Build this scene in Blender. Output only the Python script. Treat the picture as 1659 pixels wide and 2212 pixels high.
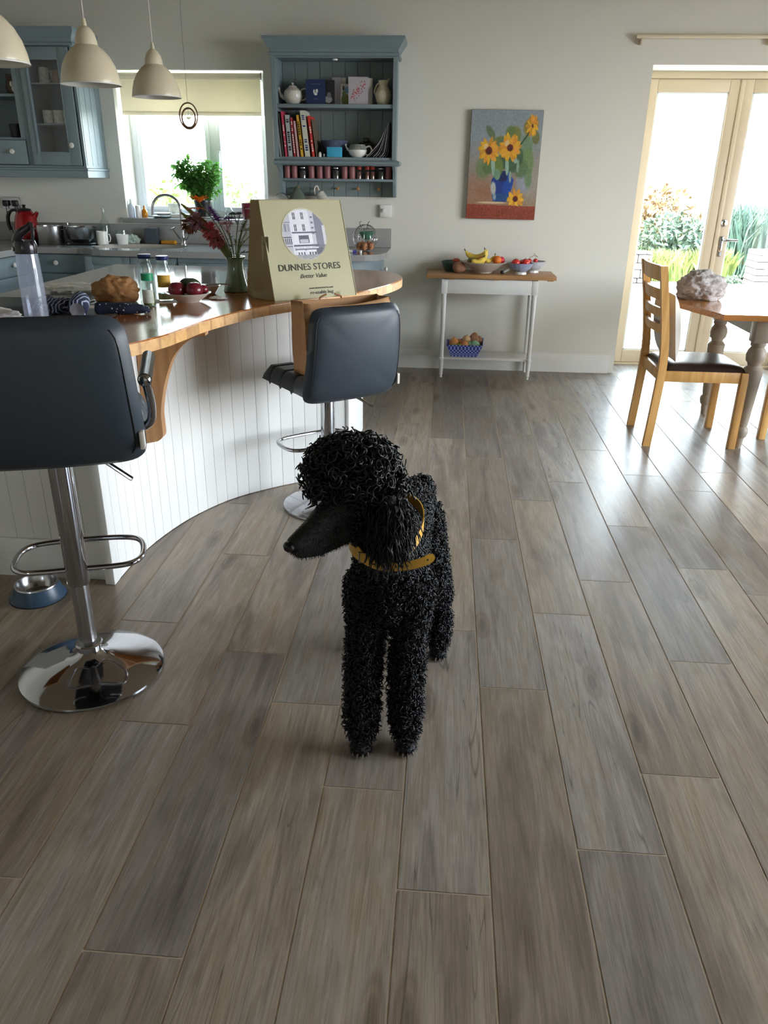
import bpy, bmesh, math, random
import numpy as np
from mathutils import Vector, Matrix, noise as mnoise

SC = bpy.context.scene
for _o in list(bpy.data.objects):
    bpy.data.objects.remove(_o)
COL = SC.collection
PI = math.pi
rnd = random.Random(7)

# ------------------------------------------------------------ camera
EYE = 1.39
cam_d = bpy.data.cameras.new('camera')
cam = bpy.data.objects.new('camera', cam_d)
COL.objects.link(cam)
cam_d.sensor_fit = 'VERTICAL'
cam_d.sensor_height = 36.0
cam_d.lens = 1657.64 / 2212 * 36.0
cam_d.clip_start = 0.05
cam_d.clip_end = 300
def cam_matrix(pitch, roll, yaw):
    cp, sp = math.cos(pitch), math.sin(pitch)
    fwd = Vector((0, cp, -sp)); up = Vector((0, sp, cp)); rt = Vector((1, 0, 0))
    c, s = math.cos(roll), math.sin(roll)
    rt2 = c * rt + s * up; up2 = -s * rt + c * up
    m = Matrix((rt2, up2, -fwd)).transposed()
    return (Matrix.Rotation(yaw, 3, 'Z') @ m).to_4x4()
cam.matrix_world = Matrix.Translation((0, 0, EYE)) @ cam_matrix(math.radians(23.544), math.radians(0.8055), math.radians(4.169))
SC.camera = cam

# ------------------------------------------------------------ world, sun, exposure
SC.view_settings.view_transform = 'Standard'
SC.view_settings.look = 'None'
SC.view_settings.exposure = 0.68
SC.view_settings.gamma = 1.0
SC.view_settings.use_curve_mapping = False
SC.cycles.use_denoising = True
SC.cycles.max_bounces = 10
SC.cycles.diffuse_bounces = 6
SC.cycles.glossy_bounces = 4
SC.cycles.transmission_bounces = 8
SC.cycles.transparent_max_bounces = 12
SC.cycles.sample_clamp_indirect = 6.0
SC.cycles.caustics_reflective = False
SC.cycles.caustics_refractive = False
WORLD_STRENGTH = 14.0
world = bpy.data.worlds.new('sky')
SC.world = world
world.use_nodes = True
wn = world.node_tree.nodes; wl = world.node_tree.links
wn.clear()
wo = wn.new('ShaderNodeOutputWorld'); wb = wn.new('ShaderNodeBackground')
wtc = wn.new('ShaderNodeTexCoord'); wsep = wn.new('ShaderNodeSeparateXYZ'); wr = wn.new('ShaderNodeValToRGB')
wl.new(wtc.outputs['Generated'], wsep.inputs[0]); wl.new(wsep.outputs['Z'], wr.inputs[0])
wr.color_ramp.elements[0].position = 0.0; wr.color_ramp.elements[0].color = (0.95, 0.975, 1.0, 1)
wr.color_ramp.elements[1].position = 0.7; wr.color_ramp.elements[1].color = (0.58, 0.78, 1.0, 1)
wl.new(wr.outputs[0], wb.inputs[0]); wb.inputs[1].default_value = WORLD_STRENGTH
wl.new(wb.outputs[0], wo.inputs[0])
sun_d = bpy.data.lights.new('sun', 'SUN'); sun_d.energy = 24.0; sun_d.angle = 0.01; sun_d.color = (1.0, 0.95, 0.86)
sun = bpy.data.objects.new('sun', sun_d); COL.objects.link(sun)
sun.rotation_euler = Vector((-0.75, -0.25, 0.9)).to_track_quat('Z', 'Y').to_euler()
def portal(name, loc, rot, sx, sy):
    d = bpy.data.lights.new(name, 'AREA'); d.shape = 'RECTANGLE'; d.size = sx; d.size_y = sy
    d.cycles.is_portal = True
    o = bpy.data.objects.new(name, d); o.location = loc; o.rotation_euler = rot; COL.objects.link(o)
portal('portal_door', (2.06, 6.55, 1.05), (-PI / 2, 0, 0), 1.40, 2.1)
portal('portal_kitchen', (-1.88, 6.5, 1.6), (-PI / 2, 0, 0), 1.1, 1.0)
portal('portal_right', (4.32, 2.6, 1.25), (0, PI / 2, 0), 2.1, 3.6)
portal('portal_rear', (-2.2, -2.62, 1.55), (PI / 2, 0, 0), 0.35, 0.5)

# ------------------------------------------------------------ helpers
def srgb(r, g, b):
    f = lambda c: (c / 255 / 12.92) if c / 255 <= 0.04045 else ((c / 255 + 0.055) / 1.055) ** 2.4
    return (f(r), f(g), f(b), 1.0)

def newmat(name):
    m = bpy.data.materials.new(name); m.use_nodes = True
    n = m.node_tree.nodes; l = m.node_tree.links
    return m, n, l, n['Principled BSDF']

def paint(name, col, rough=0.5, metal=0.0, var=0.06, scale=12.0, bump=0.0, bscale=60.0, coat=0.0, trans=0.0, ior=1.45, sheen=0.0, sss=0.0, stretch=(1, 1, 1)):
    m, n, l, b = newmat(name)
    c = srgb(*col)
    tc = n.new('ShaderNodeTexCoord'); mp = n.new('ShaderNodeMapping'); mp.inputs['Scale'].default_value = stretch
    l.new(tc.outputs['Object'], mp.inputs[0])
    nz = n.new('ShaderNodeTexNoise'); nz.inputs['Scale'].default_value = scale; nz.inputs['Detail'].default_value = 4
    l.new(mp.outputs[0], nz.inputs['Vector'])
    mx = n.new('ShaderNodeMix'); mx.data_type = 'RGBA'
    mx.inputs[6].default_value = tuple(x * (1 - var) for x in c[:3]) + (1,)
    mx.inputs[7].default_value = tuple(min(1, x * (1 + var)) for x in c[:3]) + (1,)
    l.new(nz.outputs['Fac'], mx.inputs[0]); l.new(mx.outputs[2], b.inputs['Base Color'])
    b.inputs['Roughness'].default_value = rough; b.inputs['Metallic'].default_value = metal
    b.inputs['Coat Weight'].default_value = coat; b.inputs['Coat Roughness'].default_value = 0.08
    b.inputs['Transmission Weight'].default_value = trans; b.inputs['IOR'].default_value = ior
    b.inputs['Sheen Weight'].default_value = sheen
    if sss: b.inputs['Subsurface Weight'].default_value = sss; b.inputs['Subsurface Scale'].default_value = 0.01
    if bump:
        n2 = n.new('ShaderNodeTexNoise'); n2.inputs['Scale'].default_value = bscale; n2.inputs['Detail'].default_value = 5
        l.new(mp.outputs[0], n2.inputs['Vector'])
        bp = n.new('ShaderNodeBump'); bp.inputs['Strength'].default_value = bump; bp.inputs['Distance'].default_value = 0.004
        l.new(n2.outputs['Fac'], bp.inputs['Height']); l.new(bp.outputs[0], b.inputs['Normal'])
    return m

def wood(name, dark, light, rough=0.35, axis=0, coat=0.0, scale=1.0, staves=0.0, bump=0.1):
    """timber with the grain along `axis`; staves > 0 adds glued blocks of that width"""
    m, n, l, b = newmat(name)
    tc = n.new('ShaderNodeTexCoord'); mp = n.new('ShaderNodeMapping')
    s = [22 * scale] * 3; s[axis] = 1.6 * scale
    mp.inputs['Scale'].default_value = s
    l.new(tc.outputs['Object'], mp.inputs[0])
    nz = n.new('ShaderNodeTexNoise'); nz.inputs['Scale'].default_value = 1.5; nz.inputs['Detail'].default_value = 6; nz.inputs['Distortion'].default_value = 0.6
    l.new(mp.outputs[0], nz.inputs['Vector'])
    rp = n.new('ShaderNodeValToRGB')
    rp.color_ramp.elements[0].position = 0.3; rp.color_ramp.elements[0].color = srgb(*dark)
    rp.color_ramp.elements[1].position = 0.7; rp.color_ramp.elements[1].color = srgb(*light)
    l.new(nz.outputs['Fac'], rp.inputs[0])
    out = rp.outputs[0]
    if staves:
        br = n.new('ShaderNodeTexBrick'); br.offset = 0.4
        br.inputs['Color1'].default_value = (0.78, 0.78, 0.78, 1); br.inputs['Color2'].default_value = (1.12, 1.1, 1.05, 1)
        br.inputs['Mortar'].default_value = (0.75, 0.7, 0.65, 1); br.inputs['Mortar Size'].default_value = 0.006
        br.inputs['Scale'].default_value = 1.0; br.inputs['Brick Width'].default_value = staves * 6; br.inputs['Row Height'].default_value = staves
        l.new(tc.outputs['Object'], br.inputs[0])
        mm = n.new('ShaderNodeMix'); mm.data_type = 'RGBA'; mm.blend_type = 'MULTIPLY'; mm.inputs[0].default_value = 1.0
        l.new(out, mm.inputs[6]); l.new(br.outputs[0], mm.inputs[7]); out = mm.outputs[2]
    l.new(out, b.inputs['Base Color'])
    b.inputs['Roughness'].default_value = rough; b.inputs['Coat Weight'].default_value = coat; b.inputs['Coat Roughness'].default_value = 0.1
    bp = n.new('ShaderNodeBump'); bp.inputs['Strength'].default_value = bump; bp.inputs['Distance'].default_value = 0.002
    l.new(nz.outputs['Fac'], bp.inputs['Height']); l.new(bp.outputs[0], b.inputs['Normal'])
    return m

def clear_glass(name, tint=(1, 1, 1), rough=0.0):
    """thin window glass: mostly see-through, a Fresnel reflection on top"""
    m, n, l, b = newmat(name); n.remove(b)
    o = n['Material Output']; t = n.new('ShaderNodeBsdfTransparent'); g = n.new('ShaderNodeBsdfGlossy'); lw = n.new('ShaderNodeLayerWeight'); lw.inputs[0].default_value = .25; pw = n.new('ShaderNodeMath'); pw.operation = 'POWER'; pw.inputs[1].default_value = 2.2; f = n.new('ShaderNodeMapRange'); f.inputs[3].default_value = .05; f.inputs[4].default_value = .75; l.new(lw.outputs['Facing'], pw.inputs[0]); l.new(pw.outputs[0], f.inputs[0]); mx = n.new('ShaderNodeMixShader')
    t.inputs[0].default_value = tint + (1,); g.inputs['Roughness'].default_value = rough
    l.new(f.outputs[0], mx.inputs[0]); l.new(t.outputs[0], mx.inputs[1]); l.new(g.outputs[0], mx.inputs[2]); l.new(mx.outputs[0], o.inputs[0])
    return m

def vcol_mat(name, rough=0.6, bump=0.0):
    m, n, l, b = newmat(name)
    a = n.new('ShaderNodeAttribute'); a.attribute_name = 'tint'
    nz = n.new('ShaderNodeTexNoise'); nz.inputs['Scale'].default_value = 140; nz.inputs['Detail'].default_value = 4
    tc = n.new('ShaderNodeTexCoord'); l.new(tc.outputs['Object'], nz.inputs['Vector'])
    mr = n.new('ShaderNodeMapRange'); mr.inputs[3].default_value = 0.9; mr.inputs[4].default_value = 1.1
    l.new(nz.outputs['Fac'], mr.inputs[0])
    mm = n.new('ShaderNodeMix'); mm.data_type = 'RGBA'; mm.blend_type = 'MULTIPLY'; mm.inputs[0].default_value = 1
    l.new(a.outputs['Color'], mm.inputs[6]); l.new(mr.outputs[0], mm.inputs[7]); l.new(mm.outputs[2], b.inputs['Base Color'])
    b.inputs['Roughness'].default_value = rough
    if bump:
        bp = n.new('ShaderNodeBump'); bp.inputs['Strength'].default_value = bump; bp.inputs['Distance'].default_value = 0.002
        l.new(nz.outputs['Fac'], bp.inputs['Height']); l.new(bp.outputs[0], b.inputs['Normal'])
    return m

def thing(name, label, cat, loc=(0, 0, 0), rz=0.0, group=None):
    o = bpy.data.objects.new(name, None); COL.objects.link(o)
    o.empty_display_size = 0.05
    o.location = loc; o.rotation_euler = (0, 0, rz); o['label'] = label; o['category'] = cat
    if group: o['group'] = group
    return o

def tag(o, label, cat, group=None, kind=None):
    o['label'] = label; o['category'] = cat
    if group: o['group'] = group
    if kind: o['kind'] = kind
    return o

def copy_tree(o, loc=None, rz=None, label=None):
    def rec(s, par):
        c = s.copy(); COL.objects.link(c); c.parent = par
        for ch in s.children: rec(ch, c)
        return c
    c = rec(o, None)
    if loc is not None: c.location = loc
    if rz is not None: c.rotation_euler = (0, 0, rz)
    if label: c['label'] = label
    return c

class MB:
    """collects shapes into one bmesh"""
    def __init__(s): s.bm = bmesh.new(); s.mi = 0
    def _fin(s, vs, M=None):
        if M is not None: bmesh.ops.transform(s.bm, matrix=M, verts=vs)
        fs = set(f for v in vs for f in v.link_faces)
        for f in fs: f.material_index = s.mi
        return vs
    def box(s, x0, x1, y0, y1, z0, z1, bev=0.0, seg=2, M=None):
        r = bmesh.ops.create_cube(s.bm, size=1.0); vs = r['verts']
        for v in vs:
            v.co = Vector((x0 + (v.co.x + .5) * (x1 - x0), y0 + (v.co.y + .5) * (y1 - y0), z0 + (v.co.z + .5) * (z1 - z0)))
        if bev:
            es = list(set(e for v in vs for e in v.link_edges))
            r = bmesh.ops.bevel(s.bm, geom=vs + es, offset=bev, segments=seg, affect='EDGES', profile=0.5)
            vs = list(set(v for f in r['faces'] for v in f.verts))
        return s._fin(vs, M)
    def lathe(s, prof, c=(0, 0, 0), n=32, M=None, cap=True):
        rings = []; vs = []
        for r, z in prof:
            ring = [s.bm.verts.new((c[0] + r * math.cos(2 * PI * i / n), c[1] + r * math.sin(2 * PI * i / n), c[2] + z)) for i in range(n)]
            rings.append(ring); vs += ring
        for a, b in zip(rings, rings[1:]):
            for i in range(n): s.bm.faces.new((a[i], a[(i + 1) % n], b[(i + 1) % n], b[i]))
        if cap:
            if prof[0][0] > 1e-5: s.bm.faces.new(list(reversed(rings[0])))
            if prof[-1][0] > 1e-5: s.bm.faces.new(rings[-1])
        return s._fin(vs, M)
    def tube(s, pts, r, n=8, closed=False, M=None, cap=True):
        pts = [Vector(p) for p in pts]; N = len(pts)
        rr = r if isinstance(r, (list, tuple)) else [r] * N
        rings = []; vs = []; prev = None
        for i, p in enumerate(pts):
            if closed: t = pts[(i + 1) % N] - pts[i - 1]
            else: t = pts[min(i + 1, N - 1)] - pts[max(i - 1, 0)]
            t.normalize()
            if prev is None:
                a = Vector((0, 0, 1)) if abs(t.z) < 0.9 else Vector((1, 0, 0))
                u = t.cross(a).normalized()
            else:
                u = (prev - t * prev.dot(t)).normalized()
            prev = u; w = t.cross(u)
            ring = [s.bm.verts.new(p + (u * math.cos(2 * PI * k / n) + w * math.sin(2 * PI * k / n)) * rr[i]) for k in range(n)]
            rings.append(ring); vs += ring
        for i in range(N if closed else N - 1):
            a, b = rings[i], rings[(i + 1) % N]
            off = 0
            if closed and i == N - 1:
                off = min(range(n), key=lambda o: (a[0].co - b[o].co).length)
            for k in range(n): s.bm.faces.new((a[k], a[(k + 1) % n], b[(k + 1 + off) % n], b[(k + off) % n]))
        if not closed and cap:
            s.bm.faces.new(list(reversed(rings[0]))); s.bm.faces.new(rings[-1])
        return s._fin(vs, M)
    def prism(s, pts, z0, z1, M=None):
        a = [s.bm.verts.new((p[0], p[1], z0)) for p in pts]; b = [s.bm.verts.new((p[0], p[1], z1)) for p in pts]
        n = len(pts)
        for i in range(n): s.bm.faces.new((a[i], a[(i + 1) % n], b[(i + 1) % n], b[i]))
        s.bm.faces.new(list(reversed(a))); s.bm.faces.new(b)
        return s._fin(a + b, M)
    def ball(s, c, r, sub=3, M=None):
        sc = r if isinstance(r, (tuple, list)) else (r, r, r)
        v = bmesh.ops.create_icosphere(s.bm, subdivisions=sub, radius=1.0)['verts']
        for q in v: q.co = Vector((c[0] + q.co.x * sc[0], c[1] + q.co.y * sc[1], c[2] + q.co.z * sc[2]))
        return s._fin(v, M)
    def grid(s, nx, ny, fn, M=None):
        V = [[s.bm.verts.new(fn(i / nx, j / ny)) for i in range(nx + 1)] for j in range(ny + 1)]
        for j in range(ny):
            for i in range(nx): s.bm.faces.new((V[j][i], V[j][i + 1], V[j + 1][i + 1], V[j + 1][i]))
        return s._fin([v for r in V for v in r], M)
    def quad(s, a, b, c, d):
        v = [s.bm.verts.new(p) for p in (a, b, c, d)]; s.bm.faces.new(v); return s._fin(v)
    def build(s, name, mats, parent=None, smooth=True, angle=35, solid=0.0, fix=True):
        if fix: bmesh.ops.recalc_face_normals(s.bm, faces=s.bm.faces[:])
        me = bpy.data.meshes.new(name); s.bm.to_mesh(me); s.bm.free()
        for m in (mats if isinstance(mats, (list, tuple)) else [mats]): me.materials.append(m)
        o = bpy.data.objects.new(name, me); COL.objects.link(o)
        if smooth:
            me.shade_smooth(); me.set_sharp_from_angle(angle=math.radians(angle))
        if solid:
            md = o.modifiers.new('thickness', 'SOLIDIFY'); md.thickness = solid; md.offset = 0
        if parent: o.parent = parent
        return o

def struct(name, mb, m, **k):
    o = mb.build(name, m, **k)
    if not k.get('parent'): o['kind'] = 'structure'
    return o

def spline(pts, n=8, closed=False):
    P = [Vector(p) for p in pts]; N = len(P); out = []
    rng = range(N) if closed else range(N - 1)
    for i in rng:
        g = (lambda k: P[k % N]) if closed else (lambda k: P[max(0, min(N - 1, k))])
        p0, p1, p2, p3 = g(i - 1), g(i), g(i + 1), g(i + 2)
        for k in range(n):
            t = k / n
            out.append(0.5 * ((2 * p1) + (p2 - p0) * t + (2 * p0 - 5 * p1 + 4 * p2 - p3) * t * t + (3 * p1 - p0 - 3 * p2 + p3) * t ** 3))
    if not closed: out.append(P[-1])
    return out

def picture(name, w, h, nx, ny, fn, mat, parent=None, M=None):
    """flat printed or painted surface in the local XZ plane facing -Y; fn(u, v) arrays -> rgb 0..255"""
    u, v = np.meshgrid((np.arange(nx) + .5) / nx, (np.arange(ny) + .5) / ny)
    raw = fn(u, v); keep = ~np.isnan(raw[..., 0]).ravel()
    rgb = np.clip(np.nan_to_num(raw), 0, 255) / 255.0
    lin = np.where(rgb <= 0.04045, rgb / 12.92, ((rgb + 0.055) / 1.055) ** 2.4)
    xs = np.linspace(-w / 2, w / 2, nx + 1); zs = np.linspace(0, h, ny + 1)
    X, Z = np.meshgrid(xs, zs)
    co = np.stack([X, np.zeros_like(X), Z], -1).reshape(-1, 3)
    i = np.arange(nx); j = np.arange(ny); I, J = np.meshgrid(i, j)
    a = J * (nx + 1) + I
    F = np.stack([a, a + 1, a + nx + 2, a + nx + 1], -1).reshape(-1, 4)[keep]
    me = bpy.data.meshes.new(name); me.from_pydata(co.tolist(), [], F.tolist())
    at = me.color_attributes.new('tint', 'FLOAT_COLOR', 'CORNER')
    c = np.concatenate([lin.reshape(-1, 3), np.ones((nx * ny, 1))], 1)[keep]
    at.data.foreach_set('color', np.repeat(c, 4, axis=0).ravel())
    me.materials.append(mat)
    o = bpy.data.objects.new(name, me); COL.objects.link(o)
    if M is not None: me.transform(M)
    if parent: o.parent = parent
    return o

def text(name, body, size, M, mat, parent, ext=0.0004, align='CENTER', spacing=1.0, shear=0.0):
    c = bpy.data.curves.new(name, 'FONT'); c.body = body; c.size = size; c.align_x = align; c.extrude = ext
    c.space_character = spacing; c.shear = shear; c.resolution_u = 3
    t = bpy.data.objects.new(name, c); COL.objects.link(t)
    dg = bpy.context.evaluated_depsgraph_get(); dg.update()
    me = bpy.data.meshes.new_from_object(t.evaluated_get(dg))
    bpy.data.objects.remove(t)
    me.transform(M); me.materials.clear(); me.materials.append(mat)
    o = bpy.data.objects.new(name, me); COL.objects.link(o); o.parent = parent
    return o
TXT = Matrix.Rotation(PI / 2, 4, 'X')      # text standing in the XZ plane, read from -Y

# ------------------------------------------------------------ materials
M = {}
M['wall'] = paint('wall_paint', (218, 217, 208), 0.85, var=0.02, scale=3, bump=0.05, bscale=200)
M['ceiling'] = paint('darkened_ceiling', (150, 134, 114), 0.9, var=0.01)  # unseen ceiling, colour darkened to cut the bounce onto the upper walls
M['white'] = paint('white_satin_paint', (228, 229, 226), 0.4, var=0.02, bump=0.02)
M['island'] = paint('island_white_paint', (226, 227, 224), 0.38, var=0.02, bump=0.02)
M['cream'] = paint('cream_door_paint', (206, 188, 160), 0.42, var=0.03, scale=6, stretch=(4, 4, 1))
M['upvc'] = paint('white_upvc', (226, 230, 234), 0.3, var=0.01)
M['blue'] = paint('blue_grey_cabinet_paint', (124, 139, 144), 0.45, var=0.03, bump=0.03)
M['blue_back'] = paint('blue_grey_back_paint', (124, 136, 136), 0.55, var=0.03)
M['granite'] = paint('grey_quartz', (150, 150, 148), 0.06, var=0.12, scale=180)
M['beech'] = wood('oiled_beech', (150, 88, 40), (190, 122, 62), 0.16, axis=0, coat=0.2, staves=0.045)
M['beech_edge'] = wood('beech_edge', (196, 148, 92), (222, 178, 122), 0.4, axis=0, staves=0.09)
M['corbel'] = wood('beech_bracket', (158, 112, 66), (188, 142, 92), 0.4, axis=2)
M['oak'] = wood('oak_frame', (190, 138, 74), (224, 176, 108), 0.4, axis=2)
M['pine'] = wood('pine_top', (150, 108, 66), (182, 138, 92), 0.45, axis=0)
M['oaktop'] = wood('oak_table_top', (172, 112, 56), (200, 140, 80), 0.14, axis=0, coat=0.5)
M['taupe'] = paint('taupe_paint', (150, 138, 122), 0.45, var=0.04, bump=0.03)
M['leather'] = paint('charcoal_leather', (50, 58, 66), 0.40, var=0.06, scale=30, bump=0.12, bscale=420)
M['brownleather'] = paint('dark_brown_leather', (46, 34, 32), 0.28, var=0.1, bump=0.1, bscale=300)
M['chrome'] = paint('chrome', (178, 178, 182), 0.07, metal=1.0, var=0.02)
M['steel'] = paint('brushed_steel', (180, 180, 182), 0.22, metal=1.0, var=0.04)
M['black'] = paint('black_plastic', (22, 22, 24), 0.35, var=0.1)
M['enamel'] = paint('cream_enamel', (214, 203, 176), 0.32, var=0.02, coat=0.2)
M['enamel_in'] = paint('white_enamel', (214, 212, 205), 0.35, var=0.02)
M['cord'] = paint('pale_flex', (205, 200, 192), 0.6)
M['china'] = paint('white_china', (226, 224, 218), 0.15, var=0.02)
M['knob'] = paint('ceramic_knob', (220, 219, 213), 0.15, var=0.02)
M['glass'] = clear_glass('clear_glass')
M['jarglass'] = clear_glass('jar_glass', (0.93, 0.96, 0.95))
M['pane'] = clear_glass('window_glass', (0.97, 0.99, 0.98))
M['paper'] = paint('white_paper', (232, 232, 228), 0.8, var=0.03, bump=0.1)
M['kraft'] = paint('brown_kraft_paper', (176, 134, 94), 0.75, var=0.08, bump=0.5, bscale=30)
M['kraft_in'] = paint('kraft_inside', (150, 108, 72), 0.8, var=0.08)
M['mesh_rug'] = paint('black_rubber', (20, 20, 20), 0.8)

# ============================================================ SETTING
X0, X1, Y0, Y1, ZC = -3.62, 4.30, -2.60, 6.11, 2.75

# ---- floor: wood-look porcelain planks, each with its own tone
def floor_mat():
    m, n, l, b = newmat('wood_look_plank_tile')
    tc = n.new('ShaderNodeTexCoord'); at = n.new('ShaderNodeAttribute'); at.attribute_name = 'plank'
    sp = n.new('ShaderNodeSeparateColor'); l.new(at.outputs['Color'], sp.inputs[0])
    off = n.new('ShaderNodeVectorMath'); off.operation = 'SCALE'; off.inputs['Scale'].default_value = 37.0
    l.new(at.outputs['Color'], off.inputs[0])
    def layer(sx, sy, scale, detail, dist=0.0, rough=0.55):
        mp = n.new('ShaderNodeMapping'); mp.inputs['Scale'].default_value = (sx, sy, 1)
        l.new(tc.outputs['Object'], mp.inputs[0])
        ad = n.new('ShaderNodeVectorMath'); ad.operation = 'ADD'; l.new(mp.outputs[0], ad.inputs[0]); l.new(off.outputs[0], ad.inputs[1])
        z = n.new('ShaderNodeTexNoise'); z.inputs['Scale'].default_value = scale; z.inputs['Detail'].default_value = detail
        z.inputs['Distortion'].default_value = dist; z.inputs['Roughness'].default_value = rough
        l.new(ad.outputs[0], z.inputs['Vector']); return z.outputs['Fac'], ad.outputs[0]
    def ramp(src, stops):
        r = n.new('ShaderNodeValToRGB'); cr = r.color_ramp
        while len(cr.elements) < len(stops): cr.elements.new(0.5)
        for e, (p, c) in zip(cr.elements, stops): e.position = p; e.color = srgb(*c)
        l.new(src, r.inputs[0]); return r.outputs[0]
    def mix(kind, f, a, c):
        x = n.new('ShaderNodeMix'); x.data_type = 'RGBA'; x.blend_type = kind
        if isinstance(f, float): x.inputs[0].default_value = f
        else: l.new(f, x.inputs[0])
        l.new(a, x.inputs[6]); l.new(c, x.inputs[7]); return x.outputs[2]
    broad, _ = layer(11, 1.15, 1.0, 5, 0.9)
    base = ramp(broad, [(0.28, (142, 134, 128)), (0.42, (168, 160, 153)), (0.51, (188, 181, 174)), (0.60, (178, 168, 153)), (0.72, (194, 188, 182))])
    grain, _ = layer(70, 4.0, 1.0, 8, 1.6, 0.62)
    g = ramp(grain, [(0.25, (176, 172, 168)), (0.50, (226, 222, 217)), (0.66, (255, 252, 248)), (0.82, (236, 230, 220))])
    c = mix('MULTIPLY', 0.6, base, g)
    fine, _ = layer(260, 6, 1.0, 4, 0.3, 0.6)
    g2 = ramp(fine, [(0.38, (170, 166, 160)), (0.52, (250, 249, 247))])
    c = mix('MULTIPLY', 0.35, c, g2)
    blotch, _ = layer(16, 5, 1.0, 4, 0.3, 0.6)
    g3 = ramp(blotch, [(0.28, (196, 193, 190)), (0.5, (250, 250, 250)), (0.72, (252, 242, 222))])
    c = mix('MULTIPLY', 0.55, c, g3)
    # occasional knots with rings
    kmp = n.new('ShaderNodeMapping'); kmp.inputs['Scale'].default_value = (3.4, 1.0, 1); l.new(tc.outputs['Object'], kmp.inputs[0])
    kad = n.new('ShaderNodeVectorMath'); kad.operation = 'ADD'; l.new(kmp.outputs[0], kad.inputs[0]); l.new(off.outputs[0], kad.inputs[1])
    vo = n.new('ShaderNodeTexVoronoi'); vo.voronoi_dimensions = '2D'; vo.inputs['Scale'].default_value = 1.0; l.new(kad.outputs[0], vo.inputs['Vector'])
    kn = ramp(vo.outputs['Distance'], [(0.0, (90, 80, 70)), (0.035, (150, 140, 128)), (0.05, (215, 205, 188)), (0.075, (190, 182, 170)), (0.10, (255, 255, 255))])
    c = mix('MULTIPLY', 0.55, c, kn)
    # dark splits on some planks
    cr, _ = layer(16, .7, 1.0, 2, 0.8, 0.5)
    cm = ramp(cr, [(0.494, (255, 255, 255)), (0.4985, (80, 75, 70)), (0.5015, (80, 75, 70)), (0.506, (255, 255, 255))])
    crk = n.new('ShaderNodeMath'); crk.operation = 'GREATER_THAN'; crk.inputs[1].default_value = 0.7; l.new(sp.outputs[2], crk.inputs[0])
    crs = n.new('ShaderNodeMath'); crs.operation = 'MULTIPLY'; crs.inputs[1].default_value = 0.55; l.new(crk.outputs[0], crs.inputs[0])
    c = mix('MULTIPLY', crs.outputs[0], c, cm)
    # tone of the single plank
    tone = ramp(sp.outputs[0], [(0.0, (205, 200, 196)), (0.5, (226, 223, 220)), (1.0, (246, 245, 243))])
    c = mix('MULTIPLY', 1.0, c, tone)
    hue = ramp(sp.outputs[1], [(0.0, (238, 240, 246)), (0.5, (250, 246, 243)), (1.0, (254, 246, 234))])
    c = mix('MULTIPLY', 1.0, c, hue)
    l.new(c, b.inputs['Base Color'])
    mr = n.new('ShaderNodeMapRange'); mr.inputs[3].default_value = 0.25; mr.inputs[4].default_value = 0.42
    l.new(blotch, mr.inputs[0]); l.new(mr.outputs[0], b.inputs['Roughness'])
    bp = n.new('ShaderNodeBump'); bp.inputs['Strength'].default_value = 0.10; bp.inputs['Distance'].default_value = 0.0012
    l.new(grain, bp.inputs['Height']); l.new(bp.outputs[0], b.inputs['Normal'])
    return m

M['floor'] = floor_mat()
M['grout'] = paint('pale_grout', (180, 163, 140), 0.8, var=0.1, scale=40)
def make_floor():
    W, L, u0, gap = 0.20039, 1.03617, -0.04773, 0.0028
    known = {-5: 1.133, -4: 1.658, -3: 0.984, -2: 1.780, -1: 1.463, 0: 1.178, 1: 1.910, 2: 1.321, 3: 1.581, 4: 2.103, 5: 2.758}
    V = []; F = []; C = []; mi = []
    r = random.Random(3)
    V += [(X0, Y0, -0.0012), (X1, Y0, -0.0012), (X1, 6.55, -0.0012), (X0, 6.55, -0.0012)]; F.append((0, 1, 2, 3)); C += [(0, 0, 0, 1)] * 4; mi.append(1)
    k = int((X0 - u0) / W) - 1
    while u0 + k * W < X1:
        o = known.get(k, 1.1 + (k * 0.377) % 1.0 + r.random() * 0.2)
        y = o - L * math.ceil((o - Y0) / L + 1)
        while y < 6.55:
            a, b_ = max(X0, u0 + k * W + gap), min(X1, u0 + (k + 1) * W - gap)
            c, d = max(Y0, y + gap * .8), min(6.55, y + L - gap * .8)
            if b_ > a and d > c:
                i = len(V); V += [(a, c, 0), (b_, c, 0), (b_, d, 0), (a, d, 0)]; F.append((i, i + 1, i + 2, i + 3))
                q = (r.random(), r.random(), r.random(), 1); C += [q] * 4; mi.append(0)
            y += L
        k += 1
    me = bpy.data.meshes.new('floor'); me.from_pydata(V, [], F)
    at = me.color_attributes.new('plank', 'FLOAT_COLOR', 'CORNER')
    for i, q in enumerate(C): at.data[i].color = q
    me.materials.append(M['floor']); me.materials.append(M['grout'])
    for p, q in zip(me.polygons, mi): p.material_index = q
    o = bpy.data.objects.new('floor', me); COL.objects.link(o); o['kind'] = 'structure'
make_floor()

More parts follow.
